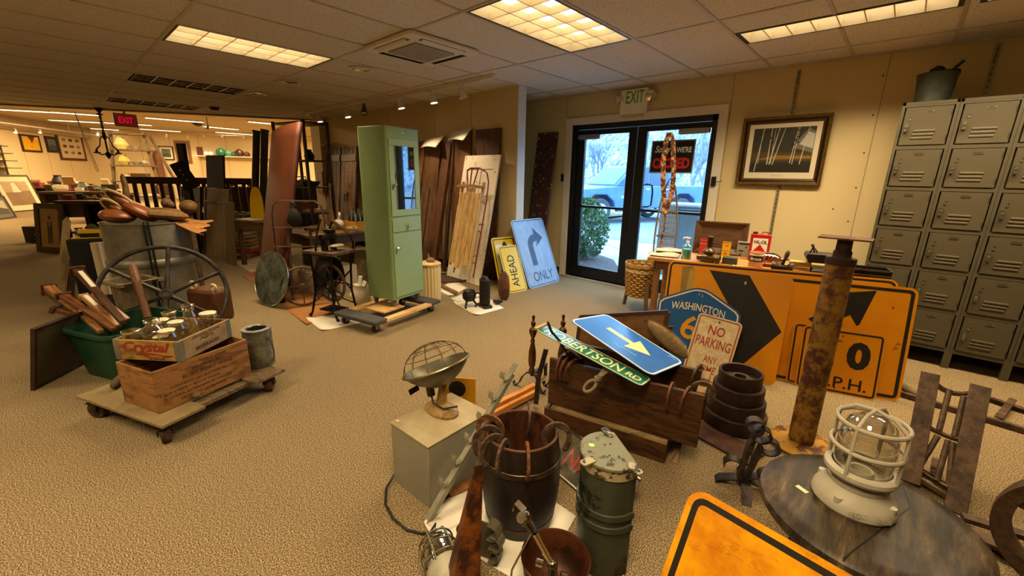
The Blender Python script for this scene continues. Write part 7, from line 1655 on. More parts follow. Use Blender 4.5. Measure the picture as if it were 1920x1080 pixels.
# black cloth table, stakes, roll and yellow tray left of the tub
ctA, ctC = fl(128, 560, 0), fl(128, 560, 0)
def hdist(px, D, py=480): d = ray(px, py); d.z = 0; return d.normalized()*D
ctA, ctC = hdist(128, 5.95), hdist(204, 5.85); ctx = (ctC - ctA).normalized(); t = T('cloth_table', 'table under a black cloth left of the wash tub', 'table', basis((ctA + ctC)/2, ctx, Vector((-ctx.y, ctx.x, 0)), (0, 0, 1)))
b = B(plain('0c0a09', .8)); ctw = (ctC - ctA).length/2; b.bb(-ctw, ctw, 0, .42, 0, .68); 
b.obj('cloth', t, bevel=.02); CTM = t.matrix_world.copy()
b = B(sheen('d9b010', 'c79c0c', 4)); b.bb(-.14, .14, -.17, .0, .0, .012); b.prism([(-.14, .012), (.14, .012), (.13, .07), (-.13, .08)], .02, .0, basis((0, -.01, 0), (1, 0, 0), (0, 0, 1), (0, -1, 0))); b.m(M_BLK); b.bb(-.07, .07, -.172, -.14, .012, .05); S(b, 'yellow_tray', 'yellow plastic tool tray on the black clothed table', 'tray', CTM @ TR(.03, .20, .681, 0))
b = B(paint('c9a888', 'b3b99a', .7, 9)); b.cyl((0, 0, 0), (0, 0, .50), .048, n=22); b.m(PAPER); b.cyl((.02, .035, 0), (.02, .035, .502), .04, n=22); S(b, 'paper_roll', 'printed paper roll standing beside the wash tub', 'paper roll', TR(hdist(187, 5.55).x, hdist(187, 5.55).y, .18)); 
b = B(rust('2a2018', '3e3024', 8)); b.bb(-.08, .08, -.08, .08, 0, .179); S(b, 'low_box', 'low dark box under the printed paper roll', 'box', TR(hdist(187, 5.55).x, hdist(187, 5.55).y, 0))
def stake(px, py, top, z, lb, m=None):
    a = fl(px, py); tp = ray(*top); tt = (a.xy.length + .12)/tp.xy.length; e = Vector((tp.x*tt, tp.y*tt, CAMZ + tp.z*tt)); h = (e - a).length; zz = (e - a)/h; xx = Vector((.1, 1, 0)); xx = (xx - zz*xx.dot(zz)).normalized()
    b = B(m or wood('7a6440', 'a88c5c', 'y', 2)); b.prism([(-.03, 0), (.03, 0), (.032, h - .05), (0, h), (-.028, h - .05)], .03, 0); S(b, 'wooden_stake', lb, 'stake', basis(a, xx, zz, xx.cross(zz)))
stake(113, 565, (126, 406), 0, 'pale pointed wooden stake beside the framed portrait')
stake(132, 560, (137, 480), 0, 'shorter wooden stake just right of the pale pointed one', wood('4a3a26', '6a543a', 'z', 2))
b = B(paint('3e4630', '2a2c22', .9, 9)); b.grid(lambda u, v: ((u-.5)*.26, (v-.5)*.24, .02 + .10*sin(pi*u)*sin(pi*v)*(.6 + .4*sin(u*9 + v*7))), 14, 14); S(b, 'green_cloth', 'crumpled dark green cloth on the black clothed table', 'cloth', CTM @ TR(-.02, .28, .684, .2), solid=.004)
# framed portrait standing on the floor
def picture(M, w, h, fw, fm, mat_c, art, label, name='framed_picture', mat_w=.05):
    t = T(name, label, 'picture', M)
    b = B(fm); Ms = Matrix.Identity(4); O = [(-w/2, 0), (w/2, 0), (w/2, h), (-w/2, h)]; I = [(-w/2+fw, fw), (w/2-fw, fw), (w/2-fw, h-fw), (-w/2+fw, h-fw)]
    b.band(O, I, .02); 
    for P, s_ in ((O, 0), (I, 0)):
        for (x, y), (x2, y2) in zip(P, P[1:] + P[:1]): b.quad((x, y, .02), (x2, y2, .02), (x2, y2, -.01), (x, y, -.01))
    b.obj('frame', t)
    b = B(plain(mat_c, .6)); b.flat(I, .006); b.obj('mat_board', t)
    b = B(); art(b, -w/2 + fw + mat_w, w/2 - fw - mat_w, fw + mat_w, h - fw - mat_w); b.obj('print', t)
    return t
DKF = paint('2a1c10', '3a2a18', .5, 9)
def art_man(b, x0, x1, y0, y1):
    b.m(paint('c9b48a', 'b59c70', .6, 5)); b.flat([(x0, y0), (x1, y0), (x1, y1), (x0, y1)], .008); b.m(plain('5a3e26', .6)); cx = (x0 + x1)/2; H = y1 - y0
    b.flat([(cx + .028*cos(2*pi*k/14), y0 + H*.80 + .035*sin(2*pi*k/14)) for k in range(14)], .009); b.flat([(cx - .05, y0 + H*.42), (cx + .05, y0 + H*.42), (cx + .045, y0 + H*.68), (cx - .04, y0 + H*.70)], .0091); b.flat([(cx - .045, y0 + H*.05), (cx - .005, y0 + H*.05), (cx, y0 + H*.42), (cx - .045, y0 + H*.42)], .0092); b.flat([(cx + .01, y0 + H*.06), (cx + .045, y0 + H*.06), (cx + .045, y0 + H*.42), (cx, y0 + H*.42)], .0093)
    b.m(plain('d8cdb4', .6)); b.flat([(cx - .012, y0 + H*.55), (cx + .012, y0 + H*.55), (cx + .01, y0 + H*.69), (cx - .01, y0 + H*.69)], .0095)
P0 = fl(98, 473)
picture(stand(P0.x, P0.y, 36, 9), .54, .80, .085, DKF, 'c7b48c', art_man, 'dark framed portrait of a standing figure leaning at the left aisle', mat_w=.03)
p0 = fl(63, 455); b = B(plain('0d0c0c', .5)); b.prism(rr(.3, .3, .03), .30); b.m(plain('b8b0a0', .5)); b.cyl((.08, -.150, .15), (.08, -.154, .15), .02, n=10); S(b, 'black_bin', 'black plastic bin on the carpet behind the framed portrait', 'bin', TR(p0.x - .1, p0.y + .1, 0, .8))
# ================================================================= the sales room beyond
# strip lights
for k, (a, c, lb) in enumerate((((-60, 201), (92, 209), 'long strip light at the far upper left, nearest the opening'), ((96, 209), (184, 215), 'strip light ending at the hanging iron lamp'), ((93, 224), (190, 229), 'second strip light behind the hanging iron lamp'), ((196, 229), (283, 234), 'strip light passing behind the red exit sign'), ((170, 240), (222, 243), 'short strip light above the ladder shelf'),
                 ((272, 219.5), (381, 228.5), 'bright strip light right of the red exit sign'), ((262, 241), (338, 246), 'strip light over the wall with the small landscape'), ((382, 236), (446, 242), 'strip light behind the dark green spotlight'), ((404, 247), (476, 252), 'farthest strip light above the helmet shelf'), ((466, 227), (520, 232), 'strip light near the two tall pipes'))):
    A, C = fl(*a, FCZ - .02), fl(*c, FCZ - .02); t = T('strip_light', lb, 'ceiling light', TR((A.x + C.x)/2, (A.y + C.y)/2, FCZ - .02, atan2(C.y - A.y, C.x - A.x)), 'strip lights of the far room')
    L_ = (C - A).length; b = B(emit('ffe2b0', 3.2)); b.bb(-L_/2, L_/2, -.14, .14, -.03, -.028); b.obj('diffuser', t); b = B(M_TRIM); b.bb(-L_/2 - .03, L_/2 + .03, -.17, .17, -.027, .018); b.obj('housing', t)
for k, (u, v, e) in enumerate(((-10.5, 13, 260), (-10.5, 20, 360), (-5.5, 13, 210), (-6, 21, 380), (-1.7, 16.5, 240), (-1.7, 22.5, 240))):
    L = bpy.data.lights.new('far', 'AREA'); L.shape = 'RECTANGLE'; L.size = 2.4; L.size_y = .5; L.energy = e*1.0; L.color = lin('ffd9a0')[:3]
    o = bpy.data.objects.new('lamp', L); COL.objects.link(o); p = far(u, v, FCZ - .08); o.location = p; o.rotation_euler = (0, 0, FAR_RZ)
# red exit sign, hanging lamp, cords
P = fl(232, 209, CZ); t = T('exit_sign', 'red lettered exit sign hanging in the wide opening on the left', 'exit sign', TR(P.x, P.y, CZ - .02, FAR_RZ - pi - radians(10)))
t.matrix_world = TR(P.x, P.y, CZ - .02, atan2(-P.y, -P.x) + pi/2 + radians(14))
b = B(paint('9a8a66', '84744f', .5, 5)); b.bb(-.17, .17, -.02, .02, -.25, -.02); b.cyl((0, 0, -.02), (0, 0, .02), .02, n=10); b.obj('case', t)
b = B(emit('a01420', .28)); b.bb(-.14, .14, -.0215, -.020, -.22, -.05); b.m(emit('e02a34', .45)); b.text('EXIT', 0, -.135, .11, basis((0, -.0222, 0), (1, 0, 0), (0, 0, 1), (0, -1, 0)), w=.21, bold=.03); b.obj('face', t)
P = fl(184, 202, CZ); t = T('hanging_lamp', 'black wrought iron chandelier hanging in the opening on the left', 'chandelier', TR(P.x, P.y, CZ - .02, .3))
WIR = plain('120e0b', .5)
b = B(WIR); b.lathe([(0, .02), (.06, .02), (.075, -.0), (.03, -.04), (.015, -.07), (.05, -.085), (.055, -.095), (.015, -.11), (.012, -.13)], 18); b.tube([(0, 0, -.10), (0, 0, -.40)], .012, 8)
for k in range(7): b.tube([(.022*cos(a), .0, -.14 - .04*k + .025*sin(a)) if k % 2 else (0, .022*cos(a), -.14 - .04*k + .025*sin(a)) for a in [2*pi*q/8 for q in range(8)]], .005, 5, True)
b.lathe([(0, -.38), (.03, -.40), (.02, -.46), (.035, -.48), (.014, -.52), (.014, -.72), (.03, -.74), (.05, -.77), (.03, -.81), (0, -.86)], 14); b.obj('stem', t)
for k in range(4): a = 2*pi*k/4 + .4; b = B(WIR); b.tube([(.02*cos(a), .02*sin(a), -.44), (.09*cos(a), .09*sin(a), -.50), (.12*cos(a), .12*sin(a), -.62), (.19*cos(a), .19*sin(a), -.68), (.20*cos(a), .20*sin(a), -.74)], .009, 6); b.tube([(.01*cos(a), .01*sin(a), -.76), (.13*cos(a), .13*sin(a), -.78), (.20*cos(a), .20*sin(a), -.74)], .009, 6); b.lathe([(0, -.76), (.045, -.755), (.05, -.74), (.02, -.735), (.016, -.69), (0, -.69)], 12, (.20*cos(a), .20*sin(a), 0)); b.obj('arm', t)
A = fl(140, 209, FCZ - .03); C_ = Vector((P.x - .4, P.y + .1, .9))
b = B(plain('4a4038', .6)); d0 = fl(140, 210, CZ); 
for k in (0, .03): b.tube([Vector((d0.x, d0.y, CZ)) + Vector((k, 0, 0)), fl(160, 262, 1.75) if False else wy(158 + k*90, 262, d0.y + .1), wy(182 + k*120, 322, d0.y + .25)], .006, 5)
S(b, 'thin_wire', 'pair of thin cords slanting down left of the iron chandelier', 'cord')
# dark dome and green spotlight under the far ceiling
P = fl(370, 229, FCZ); b = B(plain('0e0b0a', .4)); b.lathe([(0, -.16), (.12, -.12), (.19, -.04), (.2, 0), (.0, .0)], 20); S(b, 'dark_dome', 'dark dome fixture under the far ceiling right of the exit sign', 'ceiling dome', TR(P.x, P.y, FCZ - .005))
q = wy(391, 245, fl(391, 229, FCZ).y*.9); spot(0, 0, 'dark green spotlight pointing down beside the dark dome', (-.1, -.3, -1), False, dark=True, loc=Vector((q.x, q.y, q.z + .2)))
b = B(plain('2c2822', .5)); b.cyl((q.x, q.y, q.z + .2), (q.x, q.y, FCZ), .012, n=8); S(b, 'drop_rod', 'thin rod carrying the dark green spotlight', 'rod')
# pictures on the left wall of the far room
def on_left(c, w, h, label, fm, mat_c, art, fw=.05, mw=.05):
    v, z = fu(c[0], c[1], FLU + .03); p = far(FLU + .03, v); return picture(basis((p.x, p.y, z - h/2), VF, (0, 0, 1), VF.cross(Vector((0, 0, 1)))), w, h, fw, fm, mat_c, art, label, mat_w=mw)
def dim_left(a, c): 
    v0, z0 = fu(*a, FLU + .03); v1, z1 = fu(*c, FLU + .03); return abs(v1 - v0), abs(z1 - z0)
def art_yellow(b, x0, x1, y0, y1):
    b.m(sheen('e8b41c', 'd99c10', 1)); b.flat([(x0, y0), (x1, y0), (x1, y1*.8 + y0*.2), (x0, y1)], .007); b.m(plain('d8c8a4', .6)); b.flat([(x1, y1*.8 + y0*.2), (x1, y1), (x0, y1)], .0071); W = x1 - x0; H = y1 - y0
    b.m(plain('7a2018', .6)); b.flat([(x0 + W*.35, y1), (x0 + W*.8, y1), (x0 + W*.66, y1 - H*.28), (x0 + W*.55, y1 - H*.5), (x0 + W*.5, y1 - H*.25)], .008); b.flat([(x0 + W*.4, y0 + H*.25), (x0 + W*.62, y0 + H*.25), (x0 + W*.62, y0 + H*.28), (x0 + W*.4, y0 + H*.28)], .008)
def art_plain(c1, c2):
    def f(b, x0, x1, y0, y1):
        b.m(paint(c1, c1, .6)); b.flat([(x0, y0), (x1, y0), (x1, y1), (x0, y1)], .007); b.m(paint(c2, c2, .6)); H = y1 - y0; W = x1 - x0
        b.flat([(x0, y0), (x1, y0), (x1, y0 + H*.35), (x0 + W*.5, y0 + H*.5), (x0, y0 + H*.3)], .008)
    return f
def art_collage(b, x0, x1, y0, y1):
    for i in range(3):
        for j in range(3):
            w, h = (x1 - x0)/3, (y1 - y0)/3; b.m(plain(('6a5a44', '8a7a5c', '4a3c2c')[(i + 2*j) % 3], .6)); k = .34 if (i, j) == (1, 1) else .26
            cx, cy = x0 + w*(i + .5), y0 + h*(j + .5); b.flat([(cx - w*k, cy - h*.22), (cx + w*k, cy - h*.22), (cx + w*k, cy + h*.22), (cx - w*k, cy + h*.22)], .008)
w_, h_ = dim_left((38, 252), (78, 287)); v0, _ = fu(40, 270, FLU + .03); v1, _ = fu(76, 270, FLU + .03)
on_left((58, 269), abs(v1 - v0), h_, 'tall framed yellow poster on the far left wall', DKF, 'd8c8a4', art_yellow, .07, .0)
v0, _ = fu(87, 272, FLU); v1, _ = fu(109, 272, FLU); on_left((97.5, 271), abs(v1 - v0), .65, 'small dark framed picture between the yellow poster and the photo collage', plain('14100e', .5), '4a4a4e', art_plain('5a6068', '3a4048'), .1, .02)
v0, _ = fu(110, 275, FLU); v1, _ = fu(158, 275, FLU); on_left((134, 275), abs(v1 - v0), 1.2, 'brown framed collage of nine old photographs on the far left wall', paint('5a2c16', '4a2412', .5), 'cdb890', art_collage, .10, .10)
# back wall pictures and shelf
def on_back(c, w, h, label, fm, mat_c, art, fw=.05, mw=.05):
    u, z = fv(c[0], c[1], FBV - .03); p = far(u, FBV - .03); return picture(basis((p.x, p.y, z - h/2), UF, (0, 0, 1), UF.cross(Vector((0, 0, 1)))), w, h, fw, fm, mat_c, art, label, mat_w=mw)
def ub(px, py): return fv(px, py, FBV - .03)
w_ = ub(326, 286)[0] - ub(298, 286)[0]; on_back((312, 287), w_, .65, 'small framed landscape on the far back wall', DKF, 'ded0b0', art_plain('5c6456', '4a4a34'), .05, .08)
w_ = ub(358, 284)[0] - ub(329, 284)[0]; on_back((343.5, 285), w_, 1.07, 'gilt framed portrait sheet left of the dark post on the far back wall', paint('8a5f30', '6c4520', .5), 'd9c8a0', art_plain('cfc0a0', 'c8704a'), .14, .06)
u0, zs = ub(408, 293); u1, _ = ub(520, 294)
t = T('wall_shelf', 'long white shelf of green vessels on the far back wall', 'shelf', basis(far(u0, FBV - .66, 0), UF, VF, (0, 0, 1)))
b = B(M_TRIM); b.bb(0, u1 - u0, 0, .66, zs - .04, zs); b.obj('shelf_board', t)
for px, r, c1, lb in ((419, .29, '2f6a4a', 'large dark green round pot first on the far shelf'), (433.5, .22, '4a8a66', 'pale green round pot second on the far shelf'), (443, .17, '3a5a44', 'small dark pot third on the far shelf'), (453, .27, '4a2c1e', 'large brown jug fourth on the far shelf'), (467, .19, '54301c', 'brown jug fifth on the far shelf'), (400, .15, 'e8e4d4', 'white china piece at the left end of the far shelf'), (392, .15, 'cfd4d8', 'pale figurine at the far left of the far shelf')):
    r *= .80; u, _ = ub(px, 290); p = far(u, FBV - .34); b = B(paint(c1, c1, .3)); b.lathe([(0, 0), (r*.5, 0), (r*.85, r*.35), (r*.98, r*.8), (r*.8, r*1.3), (r*.35, r*1.6), (r*.3, r*1.7), (0, r*1.7)], 18)
    S(b, 'pot', lb, 'pot', TR(p.x, p.y, zs), 'pots on the far shelf')
u0b, zb_ = ub(380, 293); b = B(M_TRIM); P = [far(u0b - .2, FBV - .66), far(u0 - .01, FBV - .66), far(u0 - .01, FBV), far(u0b - .2, FBV)]; b.prism([(p.x, p.y) for p in P], .04, zs - .04); S(b, 'shelf_end', 'short white shelf left of the long one on the far back wall', 'shelf')
u, z = ub(388, 284); p = far(u - .3, FBV - .05); b = B(plain('5a2418', .5)); b.bb(-.12, .12, -.02, .02, zs, zs + .42); S(b, 'small_plaque', 'small red brown plaque standing at the left end of the far shelf', 'plaque', TR(p.x, p.y, 0, FAR_RZ))
u, z = ub(279, 279); p = far(u, FBV - .08); b = B(paint('e4d6b4', 'a8844c', .4, 2)); b.sph((0, 0, 0), .32, 16, 1, .15, .42); S(b, 'oval_platter', 'oval platter hung on the far back wall right of the ladder shelf', 'platter', TR(p.x, p.y, z, FAR_RZ))
u, z = ub(303, 314); p = far(u, FBV - .3); b = B(paint('7a4420', '4c2812', .5, 3)); b.lathe([(0, 0), (.28, 0), (.24, 1.1), (.2, 1.5), (.05, 1.62), (0, 1.62)], 12, sx=.8, sy=.6); S(b, 'wooden_clock', 'tall brown wooden clock shape standing at the far back wall', 'clock', TR(p.x, p.y, z - .85, FAR_RZ)); b = B(plain('3a2412', .6)); b.bb(-.35, .35, -.25, .25, 0, z - .86); S(b, 'clock_stand', 'dark stand under the tall brown clock at the far wall', 'stand', TR(p.x, p.y, 0, FAR_RZ))
# track lamps of the far room
for px, py, lb in ((313, 257, 'far spotlight above the small framed landscape'), (352, 258, 'far spotlight above the gilt framed portrait'), (382, 256, 'far spotlight right of the gilt framed portrait'), (417, 257, 'far spotlight above the dark green pots'), (457, 259, 'far spotlight above the brown jugs')):
    u, z = fv(px, py, FBV - 1.0); p = far(u, FBV - 1.0); spot(0, 0, lb, (p.x*.03, p.y*.02, -.7), True, 40, loc=Vector((p.x, p.y, z + .14)))
b = B(M_TRIM); P = [far(-9, FBV - 1.02), far(.3, FBV - 1.02), far(.3, FBV - .98), far(-9, FBV - .98)]; zt = fv(352, 254, FBV - 1.0)[1] + .06; b.prism([(p.x, p.y) for p in P], .04, zt); b.m(M_TRIM); [b.cyl(far(u, FBV - 1, zt), far(u, FBV - 1, FCZ - .004), .012, n=6) for u in (-8, -4, 0)]; S(b, 'light_track', 'thin white lamp track before the far back wall', 'lighting track')
for px, py, lb in ((30, 249, 'far spotlight above the left edge of the yellow poster'), (76, 249, 'bright far spotlight right of the yellow poster'), (184, 252, 'far spotlight behind the iron chandelier')):
    v, z = fu(px, py, FLU + .9); p = far(FLU + .9, v); spot(0, 0, lb, (.5, .0, -.7), True, 40, loc=Vector((p.x, p.y, z + .14)))
b = B(M_TRIM); P = [far(FLU + .88, 13.8), far(FLU + .92, 13.8), far(FLU + .92, FBV - .5), far(FLU + .88, FBV - .5)]; v, z = fu(76, 247, FLU + .9); b.prism([(p.x, p.y) for p in P], .04, z + .13); [b.cyl(far(FLU + .9, v_, z + .15), far(FLU + .9, v_, FCZ - .004), .012, n=6) for v_ in (14.5, 19, 23)]; S(b, 'light_track', 'thin white lamp track along the far left wall', 'lighting track')
# leaning pictures on the aisle floor
P0, P1 = fl(8, 404), fl(85, 392); yw = math.degrees(atan2(P1.y - P0.y, P1.x - P0.x)); 
def dist(a, c): return (a - c).length
M_L = basis(((P0.x + P1.x)/2, (P0.y + P1.y)/2, 0), (P1 - P0).normalized(), Vector((0, 0, 1)), Vector((0, 0, 1)))
def lean_pic(pa, pb, h, label, fm, mat_c, art, fw, mw, ln=14):
    a, c = fl(*pa), fl(*pb); x = (c - a).normalized(); n_ = Vector((-x.y, x.x, 0)); 
    if n_.dot(a) < 0: x = -x; n_ = -n_
    up = Vector((0, 0, 1))*cos(radians(ln)) + n_*sin(radians(ln)); return picture(basis((a + c)/2, x, up, x.cross(up)), (c - a).length, h, fw, fm, mat_c, art, label, mat_w=mw)
def art_land(b, x0, x1, y0, y1):
    W, H = x1 - x0, y1 - y0; b.m(paint('6a5030', '8a6a42', .6, 2)); b.flat([(x0, y0), (x1, y0), (x1, y1), (x0, y1)], .007); b.m(paint('b09870', '8c7450', .6, 2)); b.flat([(x0, y0 + H*.55), (x1, y0 + H*.6), (x1, y1), (x0, y1)], .008); b.m(plain('cfc3ac', .6)); b.flat([(x0 + W*.3, y0 + H*.55), (x0 + W*.62, y0 + H*.55), (x0 + W*.52, y1 - H*.05), (x0 + W*.38, y1 - H*.05)], .009)
a_ = fl(85, 392); c_ = fl(16, 398); lean_pic((20, 399), (86, 393), 1.15, 'large pale matted landscape leaning by the far left table', DKF, 'd6c49c', art_land, .04, .16)
lean_pic((-6, 413), (31, 408), .62, 'small grey matted picture leaning at the left edge of the picture', DKF, '6c6a60', art_plain('b9b2a0', '4a4440'), .04, .09)
# tables with clutter along the left of the far room
def at_dist(px, D): d = ray(px, 330); d.z = 0; return d.normalized()*D
def px_table(pa, pb, Da, Db, dep, z, label, shelf=None):
    A, C = at_dist(pa, Da), at_dist(pb, Db); x = (C - A).normalized(); y = Vector((-x.y, x.x, 0)); W = (C - A).length
    if y.dot(A) < 0: y = -y
    t = T('sale_table', label, 'table', basis(A, x, y, (0, 0, 1)) if x.cross(y).z > 0 else basis(C, -x, y, (0, 0, 1)), 'sale tables of the far room')
    b = B(wood('2c1a0e', '5e4024', 'x', 1)); b.bb(0, W, 0, dep, z - .05, z); b.obj('table_top', t)
    for x_ in (.06, W - .06):
        for y_ in (.06, dep - .06): b = B(plain('2a1c10', .7)); b.bb(x_ - .04, x_ + .04, y_ - .04, y_ + .04, 0, z - .05); b.obj('leg', t)
    b = B(plain('1c140d', .8)); b.bb(.02, W - .02, dep - .03, dep - .01, .1, z - .05)
    if shelf: b.bb(.02, W - .02, .04, dep - .03, shelf - .03, shelf)
    b.obj('back_panel', t); m = y*(dep*.45); return A + m, C + m
TB1 = px_table(-25, 172, 22.5, 21.5, 1.2, .72, 'far long table under the photo collage, full of small things')
TB2 = px_table(60, 190, 15.5, 15, .9, .80, 'dark table of old things right of the leaning landscape')
TB3 = px_table(88, 196, 11.4, 11.0, .8, .78, 'nearer dark table behind the framed portrait', .2)
rn = random.Random(17)
KINDS = (('box', lambda b, s: b.bb(-s, s, -s*.7, s*.7, 0, s*1.1), 'box'), ('bowl', lambda b, s: b.lathe([(0, 0), (s*.5, 0), (s, s*.6), (s*1.02, s*.62), (s*.9, s*.6), (0, s*.1)], 16), 'bowl'), ('jug', lambda b, s: b.lathe([(0, 0), (s*.6, 0), (s*.8, s*.6), (s*.4, s*1.4), (s*.45, s*1.6), (0, s*1.6)], 14), 'jug'), ('paper_pile', lambda b, s: (b.bb(-s*1.2, s*1.2, -s*.8, s*.8, 0, s*.2), b.bb(-s, s*1.1, -s*.7, s*.8, s*.2, s*.35)), 'papers'), ('coil', lambda b, s: b.tube([(s*cos(2*pi*k/18), s*sin(2*pi*k/18), s*.15) for k in range(18)], s*.14, 6, True), 'coil'), ('tool_box', lambda b, s: (b.bb(-s*1.3, s*1.3, -s*.6, s*.6, 0, s*.7), b.tube([(-s, 0, s*.7), (-s, 0, s*1.1), (s, 0, s*1.1), (s, 0, s*.7)], s*.06, 6)), 'toolbox'), ('framed_card', lambda b, s: (b.box((0, 0, s*.92), (s*1.6, .04, s*1.8), Matrix.Rotation(.25, 3, 'X'))), 'frame'))
CLR = (('white', 'd8ccb0'), ('cream', 'c7b48a'), ('brown', '6a4426'), ('black', '1c1612'), ('grey', '7a705e'), ('red', '8a2a1c'), ('tan', '9a7444'), ('green', '46523a'))
def clutter(A, C, z, n_, where, grp, smin=.10, smax=.2, off=0):
    for k in range(n_):
        q = (k + .5)/n_; kd = KINDS[(k*3 + off + n_) % len(KINDS)]; cn, ch = CLR[(k*5 + off*3 + 1) % len(CLR)]; s = rn.uniform(smin, min(smax, (C - A).length/n_*.30))
        p = A*(1 - q) + C*q; b = B(paint(ch, ch, .6, 5)); kd[1](b, s)
        S(b, kd[0], '%s %s, %s from the left %s' % (cn, kd[2], ('first', 'second', 'third', 'fourth', 'fifth', 'sixth', 'seventh', 'eighth', 'ninth', 'tenth', 'eleventh', 'twelfth', 'thirteenth', 'fourteenth')[k], where), kd[2], TR(p.x, p.y, z + .004, FAR_RZ + rn.uniform(-.3, .3)), grp)
clutter(*TB1, .72, 14, 'along the far long table', 'things on the far long table', .2, .3)
BK = VF*.55
clutter(TB1[0] + BK, TB1[1] + BK, .72, 12, 'at the back of the far long table', 'things at the back of the far long table', .25, .6, 3)
clutter(TB2[0] + BK*.7, TB2[1] + BK*.7, .80, 9, 'at the back of the dark table by the landscape', 'things at the back of the dark table', .15, .25, 5)
clutter(*TB2, .80, 11, 'on the dark table by the landscape', 'things on the dark table', .1, .2, 2)
clutter(TB3[0] + BK*.6, TB3[1] + BK*.6, .78, 8, 'at the back of the table behind the portrait', 'things at the back of the near dark table', .12, .2, 6)
clutter(*TB3, .78, 10, 'on the table behind the portrait', 'things on the near dark table', .09, .15, 4)
clutter(*TB3, .2, 7, 'on the low shelf behind the portrait', 'things under the near dark table', .09, .2, 1)
# rack at the left edge
u, v = -10.2, 11.6; 
t = T('wire_rack', 'dark rack of small shelves at the left edge of the far room', 'rack', basis(at_dist(-14, 24.9), UF, VF, (0, 0, 1)))
b = B(paint('3a3428', '55503e', .6, 3)); 
for k in range(5): b.bb(-.5 - .08*k, .5 + .08*k, -.2, .3, 2.1 - .26*k, 2.13 - .26*k)
for x in (-.45, 0, .45): b.bb(x - .02, x + .02, 0, .04, .0, 2.15)
b.obj('shelves', t)
# ladder shelf with china
Pl = fl(252, 330, .9); LS = basis(far(-4.05, 14.6), UF, VF, (0, 0, 1))
u_, z_ = fv(250, 290, 14.6); LS = basis(far(u_, 14.6), UF, VF, (0, 0, 1)); zt_ = fv(245, 247, 14.6)[1]
t = T('ladder_shelf', 'step ladder used as a shelf for china right of the iron chandelier', 'ladder', LS)
LW = wood('4a3a24', '7a6444', 'z', 1)
for s_, x0, x1, y0, y1 in ((-1, -.42, -.62, 0, -.15), (1, .34, .62, 0, -.15), (1, .40, 1.05, .1, .5)): b = B(LW); b.bar((x0, y0, zt_), (x1, y1, 0), .09, .05, (1, 0, 0)); b.obj('upright', t)
for k in range(5): b = B(LW); z = zt_ - .05 - .42*k; w = .4 + .05*k; b.bb(-w, w, -.2, .2, z - .04, z); b.obj('step', t)
for k, (row, x, s, kd, c1, lb) in enumerate(((1, -.28, .2, 2, 'cfc07a', 'cream jug on the top step of the ladder shelf'), (1, .1, .13, 1, 'c9c4b4', 'white bowl on the top step of the ladder shelf'), (2, -.3, .17, 2, 'b8a850', 'yellow green jug on the second step of the ladder shelf'), (2, .05, .14, 1, 'd6d2c4', 'white dish on the second step of the ladder shelf'), (2, .3, .1, 2, '8a8470', 'grey jug on the second step of the ladder shelf'), (3, -.3, .12, 2, 'a89468', 'tan jug on the third step of the ladder shelf'), (3, .1, .18, 0, '4a3018', 'brown box on the third step of the ladder shelf'), (4, -.2, .14, 1, 'c4c0b2', 'white bowl on the lowest visible step of the ladder shelf'), (4, .3, .14, 3, 'd8d0b8', 'white papers on the lowest visible step of the ladder shelf'))):
    b = B(paint(c1, c1, .4, 5)); KINDS[kd][1](b, s); p = LS @ Vector((x*.8, -.02, zt_ - .046 - .42*row));  S(b, KINDS[kd][0], lb, KINDS[kd][2], TR(p.x, p.y, p.z, FAR_RZ), 'china on the ladder shelf')
# big dark bucket on its stand
q = fl(197, 330, 1.0); 
b = B(paint('1a1812', '2a281e', .5, 3)); b.lathe([(0, 0), (.26, 0), (.36, .52), (.38, .54), (.35, .5), (.24, .02)], 26); S(b, 'dark_bucket', 'big dark bucket high up before the ladder shelf', 'bucket', TR(q.x, q.y, 1.0))
b = B(plain('1c140e', .7)); b.bb(-.3, .3, -.3, .3, .94, .999); [b.bb(x - .03, x + .03, y_ - .03, y_ + .03, 0, .94) for x in (-.25, .25) for y_ in (-.25, .25)]; S(b, 'bucket_stand', 'tall dark stand under the big dark bucket', 'stand', TR(q.x, q.y, 0, .4))
# long dark pew back with slats
E1, E2 = fl(215, 470), fl(478, 476)
PA, PB_ = at_dist(226, 11.9), at_dist(474, 11.3); d_ = (PB_ - PA).normalized(); PL = (PB_ - PA).length
hz = 1.22
t = T('long_bench', 'long dark slatted bench back across the middle of the far view', 'bench', basis(PA, d_, Vector((-d_.y, d_.x, 0)), (0, 0, 1)))
DW = wood('2a190e', '4e321c', 'x', 1)
b = B(DW); b.bb(0, PL, -.04, .04, hz - .14, hz); b.bb(0, PL, -.03, .03, .38, .48); b.obj('rail', t)
for k in range(16): x = .05 + k*(PL - .1)/15; b = B(DW); b.bb(x - .035, x + .035, -.02, .02, .48, hz - .14); b.obj('slat', t)
b = B(DW); b.bb(0, PL, .04, .5, .40, .45); b.obj('seat', t)
for x in (.04, PL*.5, PL - .04): b = B(DW); b.bb(x - .04, x + .04, -.04, .04, 0, .4); b.bb(x - .04, x + .04, .42, .5, 0, .4); b.obj('leg', t)
